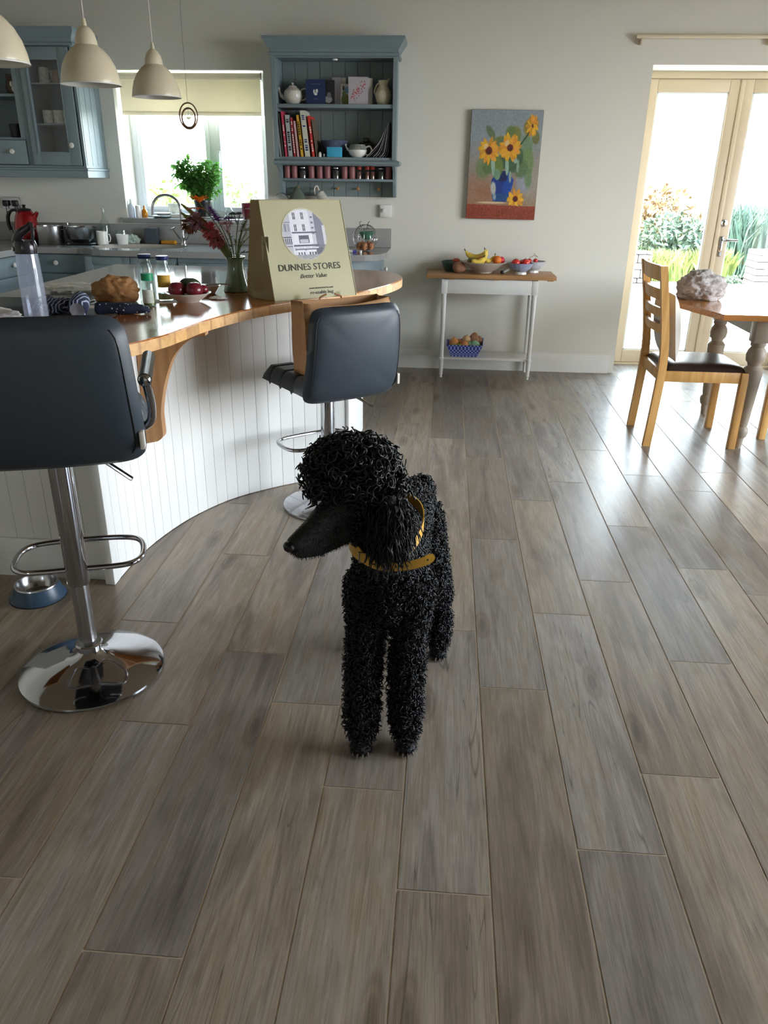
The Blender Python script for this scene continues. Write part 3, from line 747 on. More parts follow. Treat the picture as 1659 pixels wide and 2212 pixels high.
# ---- open plate rack / shelf unit right of the window
su = thing('shelf_unit', 'blue-grey open wall shelf unit with cornice, spice shelf and pegs', 'shelf unit', (-.815, 5.985, 1.255))
ox, oy, oz = ox_, oy_, oz_ = -.815, 5.985, 1.255
L0, L1 = -1.225, -.385; yf = 5.86
b = MB()
for x0, x1 in ((L0, L0 + .02), (L1 - .02, L1)): wbx(b, x0, x1, yf, Y1, 1.493, 2.168)
for x0, x1 in ((L0 - .008, L0 + .022), (L1 - .022, L1 + .008)): wbx(b, x0, x1, yf - .008, yf + .012, 1.50, 2.14)
wbx(b, L0 + .02, L1 - .02, yf - .006, yf + .014, 2.118, 2.16)
wbx(b, L0 + .02, L1 - .02, yf, Y1 - .012, 2.15, 2.165)
b.build('carcass', M['blue'], su, smooth=False)
b = MB(); n = 9; wdt = (L1 - L0 - .04) / n
for i in range(n): wbx(b, L0 + .02 + i * wdt + .0015, L0 + .02 + (i + 1) * wdt - .0015, Y1 - .010, Y1 - .002, 1.257, 2.155, .0015)
wbx(b, L0 + .02, L1 - .02, Y1 - .004, Y1 - .001, 1.257, 2.155, 0)
b.build('back_boards', M['blue_back'], su, smooth=False)
mould(su, 'cornice', L0 - .008, L1 + .008, yf - .008, Y1, [(.0, 2.125), (.010, 2.13), (.012, 2.145), (.004, 2.15), (.004, 2.165), (.010, 2.175), (.022, 2.192), (.040, 2.215), (.048, 2.226), (.048, 2.24)], M['blue'])
o = su.children[-1]
b = MB()   # left return of the cornice
prof = [(.0, 2.125), (.010, 2.13), (.012, 2.145), (.004, 2.15), (.004, 2.165), (.010, 2.175), (.022, 2.192), (.040, 2.215), (.048, 2.226), (.048, 2.24)]
rows = [[b.bm.verts.new((L0 - .008 - q - ox, Y1 - oy, z - oz)), b.bm.verts.new((L0 - .008 - q - ox, yf - .008 - q - oy, z - oz)), b.bm.verts.new((L0 - .008 - ox, yf - .008 - q - oy, z - oz)), b.bm.verts.new((L0 - .008 - ox, Y1 - oy, z - oz))] for q, z in prof]
for r0, r1 in zip(rows, rows[1:]):
    for i in range(2): b.bm.faces.new((r0[i], r0[i + 1], r1[i + 1], r1[i]))
b.bm.faces.new(rows[0]); b.bm.faces.new(rows[-1])
b.build('cornice_return', M['blue'], su)
for z in (1.822, 1.493):
    b = MB(); wbx(b, L0 + .02, L1 - .02, yf + .004, Y1 - .012, z, z + .024, .003); b.build('shelf', M['blue'], su)
mould(su, 'mid_moulding', L0 - .008, L1 + .008, yf - .008, Y1, [(.0, 1.463), (.012, 1.468), (.022, 1.476), (.024, 1.488), (.012, 1.496), (0, 1.50)], M['blue'])
b = MB(); wbx(b, L0 + .02, L1 - .02, 5.965, Y1 - .012, 1.362, 1.378, .003); b.build('spice_shelf', M['blue'], su)
for x0 in (L0, L1 - .02):
    b = MB()
    prf = [(6.105, 1.257), (5.995, 1.257), (5.985, 1.30), (5.962, 1.34), (5.965, 1.38), (5.945, 1.42), (5.90, 1.45), (5.875, 1.463), (6.105, 1.463)]
    prf = [Vector((p[0], p[1], 0)) for p in prf]; sp = [prf[0]] + spline(prf[1:8], 5) + [prf[8]]
    A = [b.bm.verts.new((x0 - ox, p.x - oy, p.y - oz)) for p in sp]; Bv = [b.bm.verts.new((x0 + .02 - ox, p.x - oy, p.y - oz)) for p in sp]
    for i in range(len(sp)): j = (i + 1) % len(sp); b.bm.faces.new((A[i], A[j], Bv[j], Bv[i]))
    b.bm.faces.new(A); b.bm.faces.new(list(reversed(Bv))); b.build('scrolled_bracket', M['blue'], su)
for x in (-1.114, -.966, -.816, -.665, -.512):
    b = MB(); b.lathe([(0, 0), (.006, 0), (.006, .022), (.011, .028), (.012, .036), (0, .04)], n=14, M=Matrix.Translation((x - ox, Y1 - .010 - oy, 1.312 - oz)) @ Matrix.Rotation(PI / 2, 4, 'X')); b.build('peg', M['corbel'], su)
b = MB(); b.lathe([(0, 0), (.018, 0), (.02, .008), (.012, .012), (0, .012)], n=16, M=Matrix.Translation((-.80 - ox, yf + .02 - oy, 2.105 - oz))); b.build('spotlight', M['white'], su)

# ============================================================ ISLAND
isl = thing('kitchen_island', 'white tongue-and-groove kitchen island with curved inner face', 'kitchen island', (-1.3, 3.4, 0))
IX, IY = -1.3, 3.4
face = spline([(-1.165, 2.40, 0), (-1.160, 2.625, 0), (-1.131, 2.821, 0), (-1.065, 3.04, 0), (-.946, 3.257, 0), (-.771, 3.43, 0), (-.600, 3.545, 0), (-.457, 3.605, 0)], 40)
def resample(pts, step):
    out = [pts[0]]; acc = 0.0
    for a, c in zip(pts, pts[1:]):
        d = (c - a).length; 
        while acc + d >= step:
            t = (step - acc) / d; a = a + (c - a) * t; out.append(a); d = (c - a).length; acc = 0.0
        acc += d
    return out
def grooved(pts, every=.062, gw=.0028, gd=.0030, inside=None):
    st = resample(pts, every); out = []
    for i, p in enumerate(st):
        t = (st[min(i + 1, len(st) - 1)] - st[max(i - 1, 0)]).normalized(); nrm = Vector((-t.y, t.x, 0))
        if nrm.dot(inside - p) < 0: nrm = -nrm
        if 0 < i < len(st) - 1: out += [p - t * gw / 2, p + nrm * gd, p + t * gw / 2]
        else: out.append(p)
    return out
g1 = grooved(face, .062, inside=Vector((-1.8, 4.2, 0)))
back = [(-.457, 4.42), (-1.86, 4.42), (-1.86, 2.62)]
leftface = grooved([Vector((-1.86, 2.45, 0)), Vector((-1.20, 2.45, 0))], .065, inside=Vector((-1.5, 4, 0)))
outline = [(p.x - IX, p.y - IY) for p in g1] + [(x - IX, y - IY) for x, y in [(-.457, 3.605)] + back[:2]] + [(p.x - IX, p.y - IY) for p in leftface]
b = MB(); b.prism(outline, .003, .858); b.build('body', M['island'], isl, smooth=False)
b = MB(); b.box(-1.200 - IX, -1.163 - IX, 2.40 - IY, 2.4495 - IY, .001, .858, bev=.003); b.build('corner_post', M['island'], isl)
b = MB(); b.box(-1.86 - IX, -1.2005 - IX, 2.434 - IY, 2.4495 - IY, .001, .155, bev=.004); b.build('plinth', M['island'], isl)
b = MB(); b.box(-.4565 - IX, -.44 - IX, 3.60 - IY, 3.66 - IY, .001, .858, bev=.003); b.build('end_post', M['island'], isl)
def corbel(px, py, ang):
    b = MB(); th = .022
    inn = [(0, .45), (0, .80), (.0, .858), (.265, .858)]
    cur = spline([(.265, .848, 0), (.21, .835, 0), (.140, .770, 0), (.095, .665, 0), (.070, .56, 0), (.068, .50, 0), (.066, .455, 0), (.045, .435, 0)], 5)
    pr = inn + [(p.x, p.y) for p in cur] + [(.0, .425)]
    c, s = math.cos(ang), math.sin(ang)
    A = [b.bm.verts.new((px + q * c + th * s - IX, py + q * s - th * c - IY, z)) for q, z in pr]; Bv = [b.bm.verts.new((px + q * c - th * s - IX, py + q * s + th * c - IY, z)) for q, z in pr]
    for i in range(len(pr)): j = (i + 1) % len(pr); b.bm.faces.new((A[i], A[j], Bv[j], Bv[i]))
    b.bm.faces.new(A); b.bm.faces.new(list(reversed(Bv)))
    b.build('bracket', M['corbel'], isl)
corbel(-1.137, 2.80, math.radians(2))
# worktops
wood_out = spline([(-1.06, 2.20, 0), (-.998, 2.331, 0), (-.932, 2.494, 0), (-.905, 2.63, 0), (-.878, 2.80, 0), (-.825, 2.98, 0), (-.755, 3.15, 0), (-.658, 3.305, 0), (-.54, 3.46, 0), (-.415, 3.63, 0), (-.33, 3.83, 0), (-.27, 4.0, 0), (-.235, 4.16, 0), (-.232, 4.30, 0), (-.27, 4.45, 0), (-.36, 4.56, 0), (-.50, 4.61, 0), (-.78, 4.625, 0)], 5)
wood_in = spline([(-.78, 4.625, 0), (-.90, 4.35, 0), (-.985, 4.08, 0), (-1.07, 3.80, 0), (-1.135, 3.55, 0), (-1.19, 3.35, 0), (-1.222, 3.15, 0), (-1.235, 2.95, 0), (-1.24, 2.775, 0), (-1.29, 2.70, 0), (-1.40, 2.67, 0), (-1.95, 2.66, 0)], 5)
bar = [(p.x + .9, p.y - 3.3) for p in wood_out + wood_in[1:]] + [(-1.95 + .9, 2.20 - 3.3)]
b = MB(); b.prism(bar, -.042, 0)
for f in b.bm.faces:
    f.normal_update()
    if abs(f.normal.z) < .5: f.material_index = 1
bm_ = b.bm; e_ = [e for e in bm_.edges if all(v.co.z > -.001 for v in e.verts) and any(f.material_index == 1 for f in e.link_faces)]
bmesh.ops.bevel(bm_, geom=e_, offset=.004, segments=2, affect='EDGES')
o = b.build('breakfast_bar_top', [M['beech'], M['beech_edge']], None, smooth=False); o.location = (-.9, 3.3, .9)
tag(o, 'curved glossy beech breakfast bar top wrapping the island', 'worktop')
stone = [(p.x + 1.5, p.y - 3.6) for p in [q + Vector((-.0006, 0, 0)) for q in wood_in]] + [(-1.95 + 1.5, 4.625 - 3.6)]
b = MB(); b.prism(stone, -.04, -.0005); o = b.build('island_stone_worktop', M['granite'], None, smooth=False); o.location = (-1.5, 3.6, .9)
tag(o, 'polished grey stone worktop of the island reflecting the window', 'worktop')
b = MB(); b.box(-.24, .24, -.23, .23, 0, .006, bev=.003); o = b.build('hob', paint('dark_hob_glass', (44, 50, 56), .25, var=.05)); o.location = (-1.70, 2.98, .9)
tag(o, 'flat dark slate-grey glass panel on the island behind the large stool', 'hob')

# ============================================================ BAR STOOLS
def cushion(b, w, d, h, r, M_=None):
    """soft rounded slab centred on x,y, bottom z=0"""
    b.box(-w / 2, w / 2, -d / 2, d / 2, 0, h, bev=r, seg=5, M=M_)
def bar_stool(label, loc, rz, zs, arms, hw=.21, hb=.36):
    t = thing('bar_stool', label, 'bar stool', loc, rz)
    b = MB(); b.lathe([(0, 0), (.205, 0), (.210, .004), (.209, .010), (.190, .020), (.130, .036), (.075, .052), (.045, .066), (.036, .078), (.036, .094), (.040, .098), (.036, .102), (.0, .102)], n=64); b.build('base', M['chrome'], t)
    b = MB(); zsplit = .30 if arms else .24
    b.lathe([(0, .1), (.0255, .1), (.0255, zsplit), (0, zsplit)], n=32); b.build('gas_lift', M['steel'], t)
    b = MB(); b.lathe([(0, zsplit + .001), (.0305, zsplit + .001), (.0315, zsplit + .004), (.0315, zs - .03), (0, zs - .03)], n=32); b.build('column', M['chrome'], t)
    zr = zsplit + .045
    b = MB(); R = .05
    path = [(-.03, .0, 0), (-.10, .0, 0), (-.15, .01, 0), (-.178, .05, 0), (-.178, .13, 0), (-.155, .18, 0), (-.10, .20, 0), (0, .205, 0), (.10, .20, 0), (.155, .18, 0), (.178, .13, 0), (.178, .05, 0), (.15, .01, 0), (.10, .0, 0), (.03, .0, 0)]
    b.tube([(p.x, p.y, p.z + zr) for p in spline(path, 5)], .0085, n=12); b.build('footrest', M['chrome'], t)
    b = MB(); b.tube([(.02, 0, zs - .035), (.09, -.03, zs - .055), (.13, -.045, zs - .075)], .0035, n=8); b.tube([(.115, -.04, zs - .068), (.19, -.075, zs - .118)], .0065, n=10); b.build('lever', M['chrome'], t)
    b = MB(); b.box(-.09, .09, -.09, .09, zs - .03, zs - .005, bev=.004); b.build('seat_plate', M['black'], t)
    # quilted seat
    b = MB(); W, D = hw * 2 - .03, .40; th = .065
    def top(u, v):
        x = (u - .5) * W; y = -.19 + v * D
        e = min(1, min(u, 1 - u) * W / .03) ; e2 = min(1, (1 - v) * D / .04)
        z = zs + th * (max(0, e) ** .4) * (max(0, e2) ** .4) + .022 * max(0, (.25 - v)) / .25
        for k in (1 / 3, 2 / 3): z -= .012 * math.exp(-((u - k) * W / .007) ** 2)
        for k in (.3, .55, .8): z -= .012 * math.exp(-((v - k) * D / .007) ** 2)
        return (x, y, z)
    b.grid(72, 72, top)
    def bot(u, v):
        x = (u - .5) * W; y = -.19 + v * D; return (x * .97, y - .006 * v, zs - .004 - .012 * math.sin(PI * u) * math.sin(PI * v) + .01 * v * v)
    g = b.grid(72, 72, bot)
    bmesh.ops.remove_doubles(b.bm, verts=b.bm.verts, dist=.0005)
    bd = [e for e in b.bm.edges if len(e.link_faces) == 1]
    try: bmesh.ops.bridge_loops(b.bm, edges=bd)
    except Exception: pass
    b.build('seat', M['leather'], t, angle=60)
    # backrest: curved upholstered slab
    b = MB(); th = .062; NX, NY = 28, 24
    def surf(s):
        def f(u, v):
            a = 2 * u - 1; c = 2 * v - 1
            rx = hw - .018 * max(0, v) ** 1.5; 
            # rounded rectangle outline
            n_ = 9.0; k = (abs(a) ** n_ + abs(c) ** n_) ** (1 / n_); m = max(abs(a), abs(c)); q = m / k if k > 1e-6 else 1
            x = a * q * rx; z = zs - .03 + (c * q + 1) / 2 * (hb + .03)
            lean = -.205 - .055 * ((z - zs) / hb) - .018 * math.sin(PI * v)
            bow = .020 * a * a
            edge = (1 - m ** 10)
            y = lean + bow + s * (th / 2) * (max(0, edge) ** .5)
            return (x, y, z)
        return f
    b.grid(NX, NY, surf(-1)); b.grid(NX, NY, surf(1)); bmesh.ops.remove_doubles(b.bm, verts=b.bm.verts, dist=.0008)
    br = b.build('backrest', M['leather'], t, angle=70)
    for sx in (-1, 1):
        b = MB(); pts = [Vector(surf(-1)(.5 + sx * .455, q)) + Vector((0, -.0004, 0)) for q in np.linspace(.06, .94, 14)]
        b.tube(pts, .0014, n=6); b.build('piping', M['black'], br)
    b = MB(); b.box(hw - .016, hw - .004, -.234, -.200, zs + .015, zs + .060, bev=.002); b.build('care_tag', M['cord'], t)
    if arms:
        for sx in (-1, 1):
            X = sx * (hw + .004)
            b = MB(); p = spline([(sx * .12, .02, zs - .015), (sx * .19, .02, zs - .012), (X - sx * .01, .0, zs + .012), (X + sx * .004, -.03, zs + .06), (X + sx * .004, -.075, zs + .115), (X, -.10, zs + .155)], 6)
            b.tube(p, .0115, n=12); ar = b.build('armrest', M['chrome'], t)
            b = MB(); b.tube([(X, -.118, zs + .160), (X, .14, zs + .165)], .0175, n=18); b.build('arm_pad', M['black'], ar)
            b = MB(); b.ball((X, -.119, zs + .160), (.0165, .010, .0165), 2); b.build('end_cap', M['chrome'], ar)
    return t
bar_stool('large charcoal leather bar stool with chrome armrests nearest the camera', (-1.022, 1.885, 0), math.radians(18), .755, True, .250, .345)
bar_stool('charcoal leather bar stool without arms holding a brown paper bag', (-.492, 3.245, 0), math.radians(38), .575, False, .225, .36)

# ============================================================ PENDANT LIGHTS
def pendant(label, loc):
    t = thing('pendant_light', label, 'pendant light', loc, 0, 'cream pendant lights over the island')
    # outer cup then dome
    pr = [(.111, .0), (.112, .004), (.108, .03), (.098, .065), (.080, .098), (.058, .122), (.041, .134), (.040, .150), (.034, .172), (.022, .190), (.010, .197), (.0, .198)]
    inn = [(.0, .190), (.03, .168), (.036, .14), (.052, .119), (.076, .094), (.094, .062), (.105, .028), (.109, .002)]
    b = MB(); b.lathe(pr, n=64, cap=False); b.build('shade', M['enamel'], t, angle=50)
    b = MB(); b.lathe(inn, n=64, cap=False); b.lathe([(.109, .002), (.1135, .000), (.1135, .004), (.111, .006)], n=64, cap=False); b.build('shade_lining', M['enamel_in'], t)
    b = MB(); b.lathe([(0, .10), (.016, .11), (.028, .135), (.022, .16), (.014, .185), (0, .19)], n=20); b.build('bulb', M['china'], t)
    b = MB(); b.lathe([(.010, .196), (.009, .205), (.006, .222), (.003, .224), (0, .224)], n=20); b.build('cord_grip', M['enamel'], t)
    b = MB(); b.tube([(0, 0, .22), (0, 0, ZC - loc[2] - .022)], .0028, n=8); b.build('cord', M['cord'], t)
    b = MB(); b.lathe([(0, 0), (.05, 0), (.045, -.02), (0, -.022)], c=(0, 0, ZC - loc[2]), n=24); b.build('ceiling_rose', M['enamel'], t)
    return t
pendant('cream enamel pendant light cut off by the left edge of the photo', (-1.415, 2.60, 1.695))
pendant('middle cream enamel pendant light in front of the wall cabinet', (-1.405, 3.30, 1.705))
pendant('farthest cream enamel pendant light in front of the window blind', (-1.392, 4.00, 1.722))

# ============================================================ BLIND, SUN CATCHER, SOCKETS
bt = thing('roller_blind', 'cream roller blind partly lowered over the kitchen window', 'blind', (-1.905, 6.17, 2.04))
M['blindfab'] = paint('cream_blind_fabric', (232, 227, 214), 0.9, var=0.03, scale=30)
n_ = M['blindfab'].node_tree.nodes; l_ = M['blindfab'].node_tree.links
tr_ = n_.new('ShaderNodeBsdfTranslucent'); tr_.inputs[0].default_value = srgb(236, 228, 208); mx_ = n_.new('ShaderNodeMixShader'); mx_.inputs[0].default_value = .30
l_.new(n_['Principled BSDF'].outputs[0], mx_.inputs[1]); l_.new(tr_.outputs[0], mx_.inputs[2]); l_.new(mx_.outputs[0], n_['Material Output'].inputs[0])
b = MB(); b.tube([(-.53, 0, 0), (.53, 0, 0)], .020, n=20); b.build('roller', M['blindfab'], bt)
b = MB(); b.box(-.52, .52, .018, .0195, -.235, 0); b.build('fabric', M['blindfab'], bt, smooth=False)
b = MB(); b.box(-.52, .52, .012, .026, -.252, -.226, bev=.004); b.build('bottom_bar', M['blindfab'], bt)
for s in (-1, 1):
    b = MB(); b.box(s * .536 - .004, s * .536 + .004, -.022, .022, -.025, .025, bev=.003); b.build('bracket', M['steel'], bt)
b = MB(); b.tube([(.545, -.005, 0), (.547, -.005, -.12), (.547, -.005, -.25)], .0015, n=6); b.build('pull_chain', M['steel'], bt)

sc = thing('sun_catcher', 'copper rings with a glass ball hanging in front of the window', 'sun catcher', (-1.765, 5.66, 1.752))
M['copper'] = paint('antique_copper', (150, 112, 88), .3, metal=.8, var=.1)
def ring(b, cz, r, tr, sq=.78): b.tube([(r * sq * math.cos(a), 0, cz + r * math.sin(a)) for a in np.linspace(0, 2 * PI, 49)[:-1]], tr, n=8, closed=True)
b = MB(); ring(b, 0, .078, .005); b.build('outer_ring', M['copper'], sc)
b = MB(); ring(b, -.012, .058, .006); b.build('inner_ring', M['copper'], sc)
b = MB(); b.ball((0, 0, -.005), .017, 3); b.build('glass_ball', paint('solid_glass', (245, 245, 245), .02, trans=1.0, var=0), sc)
b = MB(); b.tube([(0, 0, .078), (0, 0, .55), (0, .02, .70), (0, .02, ZC - 1.752)], .0011, n=5); b.tube([(0, 0, .01), (0, 0, .045)], .001, n=5); b.build('cord', M['steel'], sc)

sk = thing('wall_socket', 'double wall socket with two black plugs beside the red kettle', 'socket', (-3.345, Y1 - .002, 1.175))
b = MB(); b.box(-.073, .073, -.010, 0, -.043, .043, bev=.003); b.build('plate', M['steel'], sk)
for x in (-.036, .036):
    b = MB(); b.box(x - .022, x + .022, -.038, -.0105, -.024, .020, bev=.008, seg=3); b.tube([(x, -.025, -.02), (x, -.03, -.10), (x + .05, -.05, -.262)], .003, n=6); b.build('plug', M['black'], sk)
sw = thing('dimmer_switch', 'white square dimmer switch on the wall right of the shelf unit', 'light switch', (-.463, Y1 - .001, 1.163))
b = MB(); b.box(-.043, .043, -.026, 0, -.043, .043, bev=.004); b.build('plate', M['white'], sw)
b = MB(); b.lathe([(0, 0), (.014, 0), (.012, .014), (0, .015)], n=20, M=Matrix.Translation((-.012, -.026, .004)) @ Matrix.Rotation(PI / 2, 4, 'X')); b.build('dial', M['white'], sw)

# ============================================================ ON THE SHELF UNIT
z1, z2, z3 = 1.846, 1.517, 1.378
speck = paint('speckled_china', (206, 202, 192), .2, var=.6, scale=160)
tp = thing('teapot', 'speckled white teapot with lid at the left of the top shelf', 'teapot', (-1.105, 5.95, z1), math.radians(180))
def teapot(t, mat, lid=True, s=1.0):
    b = MB(); b.lathe([(0, 0), (.035 * s, 0), (.052 * s, .015 * s), (.066 * s, .05 * s), (.060 * s, .082 * s), (.035 * s, .103 * s), (.028 * s, .106 * s), (0, .106 * s)], n=32); b.build('body', mat, t)
    b = MB(); b.tube(spline([(.055 * s, 0, .035 * s), (.085 * s, 0, .06 * s), (.098 * s, 0, .105 * s)], 5), [.013 * s] * 6 + [.007 * s] * 5, n=12); b.build('spout', mat, t)
    b = MB(); b.tube(spline([(-.055 * s, 0, .088 * s), (-.085 * s, 0, .098 * s), (-.10 * s, 0, .07 * s), (-.085 * s, 0, .035 * s), (-.055 * s, 0, .028 * s)], 5), .005 * s, n=10); b.build('handle', mat, t)
    if lid:
        b = MB(); b.lathe([(.031 * s, .106 * s), (.027 * s, .113 * s), (.008 * s, .120 * s), (.006 * s, .124 * s), (.010 * s, .132 * s), (0, .137 * s)], n=24); b.build('lid', mat, t)
teapot(tp, speck)
CARD = vcol_mat('printed_card', .55)
def card(label, x, y, z, w, h, rz, fn, back=True, lean=.06):
    t = thing('greeting_card', label, 'greeting card', (x, y, z), rz)
    Ml = Matrix.Rotation(-lean, 4, 'X')
    picture('front', w, h, 60, 80, fn, CARD, t, Ml)
    if back:
        b = MB(); R = Matrix.Translation((w / 2, 0, 0)) @ Matrix.Rotation(math.radians(-128), 4, 'Z')
        b.box(0, w * 1.32, -.0005, .0005, 0, h, M=Matrix.Translation((-w / 2, 0.0014, 0)) @ Matrix.Rotation(math.radians(25), 4, 'Z')); b.build('back_leaf', M['paper'], t, smooth=False)
    return t
def flat(c): return lambda u, v: np.ones(u.shape + (3,)) * np.array(c, float)
def disc(img, u, v, cx, cy, rx, ry, c, ang=0.0, soft=.25, al=1.0):
    ca, sa = math.cos(ang), math.sin(ang); x = (u - cx) * ca + (v - cy) * sa; y = -(u - cx) * sa + (v - cy) * ca
    d = (x / rx) ** 2 + (y / ry) ** 2; a = (np.clip((1 - d) / soft, 0, 1) * al)[..., None]
    return img * (1 - a) + np.array(c, float) * a
def f_navy(u, v):
    im = flat((34, 48, 88))(u, v); 
    for q in (-.2, -.1, 0, .1, .2): im = disc(im, u, v, .5 + q, .82, .03, .02, (96, 116, 160))
    im = disc(im, u, v, .42, .52, .05, .09, (210, 214, 210)); im = disc(im, u, v, .56, .54, .07, .09, (200, 206, 200)); im = disc(im, u, v, .5, .42, .09, .06, (214, 218, 214))
    return disc(im, u, v, .5, .22, .14, .012, (120, 130, 160))
def f_black(u, v):
    im = flat((30, 30, 34))(u, v); im = disc(im, u, v, .55, .22, .28, .16, (150, 150, 150)); im = disc(im, u, v, .6, .4, .16, .12, (110, 110, 112)); return im
def f_green(u, v):
    im = flat((196, 196, 188))(u, v); im = disc(im, u, v, .5, .25, .5, .3, (122, 132, 70)); im = disc(im, u, v, .7, .72, .3, .16, (116, 156, 186)); im = disc(im, u, v, .3, .8, .14, .12, (84, 84, 80)); return disc(im, u, v, .35, .55, .22, .14, (112, 146, 96))
def f_red(u, v):
    im = flat((176, 170, 176))(u, v); r = random.Random(4)
    for i in range(46):
        t = r.random(); cx = .18 + .62 * t + r.gauss(0, .07); cy = .25 + .5 * t + r.gauss(0, .09)
        im = disc(im, u, v, cx, cy, .035, .022, r.choice([(176, 66, 70), (190, 96, 84), (130, 60, 84)]), r.uniform(0, 3))
    return im
card('navy blue card with a small white motif on the top shelf', -.940, 5.905, z1, .135, .150, 0, f_navy, lean=.0)
card('black card with pale flowers standing behind the navy card', -.862, 5.935, z1, .10, .150, 0, f_black, back=False, lean=.0)
t = card('white folded card standing open behind the black card', -.805, 5.99, z1, .07, .172, math.radians(-20), flat((214, 210, 222)), lean=.0)
card('small green and blue illustrated card in the middle of the top shelf', -.742, 5.96, z1, .062, .130, 0, f_green, back=False, lean=0)
card('pale mauve card with a red flower spray on the top shelf', -.648, 5.915, z1, .134, .168, math.radians(2), f_red, lean=0)
jg = thing('jug', 'floral cream pottery jug at the right end of the top shelf', 'jug', (-.480, 5.95, z1))
jm = paint('floral_jug_china', (206, 198, 172), .2, var=.35, scale=55)
b = MB(); b.lathe([(0, 0), (.035, 0), (.045, .02), (.056, .06), (.050, .09), (.030, .12), (.028, .128), (.036, .150), (.033, .150), (.024, .126), (0, .12)], n=28)
for v in b.bm.verts:
    if v.co.z > .128 and v.co.x > .015 and abs(v.co.y) < .02: v.co.z += .014; v.co.x += .012
b.build('body', jm, jg)
b = MB(); b.tube(spline([(-.03, 0, .135), (-.045, 0, .12), (-.06, 0, .085), (-.050, 0, .06)], 5), .005, n=8); b.build('handle', jm, jg)

# books
BK = [('grey book with white spine, first from the left side of the shelf unit', -1.203, .012, .300, .285, (150, 152, 150), .16),
      ('thin dark magazine second from the left in the row of books', -1.186, .010, .270, .285, (66, 66, 64), .14),
      ('pink-spined magazine near the left end of the books', -1.165, .014, .285, .23, (196, 66, 92), .13),
      ('thick pale grey book right of the pink magazine', -1.135, .028, .262, .24, (172, 176, 178), .11),
      ('slim dark red book in the middle of the row', -1.104, .014, .245, .22, (164, 52, 62), .13),
      ('slim pale pink book right of the dark red one', -1.081, .013, .225, .22, (206, 164, 168), .15),
      ('yellow book with black lettering on the spine', -1.052, .017, .262, .23, (214, 164, 50), .17),
      ('thick cream book with blue title lettering', -1.014, .034, .290, .24, (204, 204, 188), .17),
      ('red book with white title leaning at the right of the row', -.972, .016, .258, .22, (204, 62, 54), .18),
      ('thin brown book leaning last at the right end of the row', -.949, .008, .235, .22, (110, 98, 84), .20)]
for i, (lb, x, w, h, dd, c, ln) in enumerate(BK):
    t = thing('book', lb, 'book', (x + .012, 5.885, z2), 0, 'cookery books on the lower shelf')
    S = Matrix(((1, 0, -ln * .62, 0), (0, 1, 0, 0), (0, 0, 1, 0), (0, 0, 0, 1)))
    cv = paint('book_cover_%d' % i, c, .45, var=.05)
    b = MB(); dd = min(dd, .205)
    b.box(-w / 2, -w / 2 + .0015, 0, dd, .0005, h, M=S); b.box(w / 2 - .0015, w / 2, 0, dd, .0005, h, M=S); b.box(-w / 2, w / 2, -.0015, 0, .0005, h, M=S); b.build('cover', cv, t, smooth=False)
    b = MB(); b.box(-w / 2 + .002, w / 2 - .002, .0005, dd - .004, .003, h - .004, M=S); b.build('pages', M['paper'], t, smooth=False)
    if w > .013 and i not in (5,):
        ink = paint('spine_ink_%d' % i, (40, 60, 120) if i == 7 else ((30, 30, 30) if c[0] > 170 and i not in (2, 8) else (232, 228, 220)), .6)
        b = MB(); r = random.Random(i); z = h * .9
        while z > h * .12:
            q = r.uniform(.006, .013)
            if r.random() < .8: b.box(-w * .28, w * .28, -.0022, -.0016, z - q, z, M=S)
            z -= q + .004 + (.03 if r.random() < .15 else 0)
        b.build('spine_lettering', ink, t, smooth=False)
bw = lathe_thing('patterned_bowl', 'blue and white patterned bowl behind the bright blue box', 'bowl', (-.826, 6.0, z2), [(0, 0), (.045, 0), (.05, .008), (.075, .05), (.098, .105), (.102, .108), (.094, .104), (.07, .05), (0, .012)], paint('blue_pattern_china', (96, 104, 128), .25, var=.6, scale=50))
b = MB(); b.box(-.051, .051, -.03, .03, 0, .064, bev=.002); o = b.build('note_box', paint('bright_blue_card', (66, 168, 206), .6)); o.location = (-.812, 5.895, z2); tag(o, 'bright turquoise blue box at the front of the lower shelf', 'box')
lathe_thing('salt_shaker', 'tiny white shaker just right of the books', 'shaker', (-.915, 5.89, z2), [(0, 0), (.011, 0), (.011, .02), (.007, .03), (0, .034)], M['china'], n=16)
lathe_thing('glass_pot', 'tiny clear pot between the white shaker and the blue box', 'pot', (-.885, 5.90, z2), [(0, 0), (.010, 0), (.011, .02), (0, .022)], M['steel'], n=16)
tc = thing('soup_cup', 'white cup-shaped teapot without lid with leaf pattern and handle', 'teapot', (-.652, 5.925, z2), 0)
b = MB(); b.lathe([(0, 0), (.035, 0), (.058, .018), (.066, .042), (.060, .066), (.050, .082), (.047, .082), (.055, .06), (0, .01)], n=32); b.build('body', M['china'], tc)
b = MB(); b.lathe([(.0655, .048), (.0608, .066), (.0515, .081)], n=32, cap=False); b.build('leaf_band', paint('leaf_pattern_band', (128, 134, 128), .25, var=.9, scale=60), tc)
b = MB(); b.tube(spline([(.055, 0, .066), (.085, 0, .072), (.098, 0, .048), (.080, 0, .018), (.056, 0, .02)], 5), .006, n=10); b.build('handle', M['china'], tc)
b = MB(); b.tube(spline([(-.055, 0, .04), (-.078, 0, .06), (-.086, 0, .085)], 4), [.009] * 4 + [.006] * 5, n=10); b.build('spout', M['china'], tc)
b = MB(); b.box(-.05, .05, -.03, .03, 0, .10, bev=.01); b.box(-.02, .02, -.02, .02, .10, .13, bev=.006); o = b.build('dark_tin', M['black']); o.location = (-.605, 6.03, z2); tag(o, 'dark tin standing behind the white lidless teapot', 'tin')
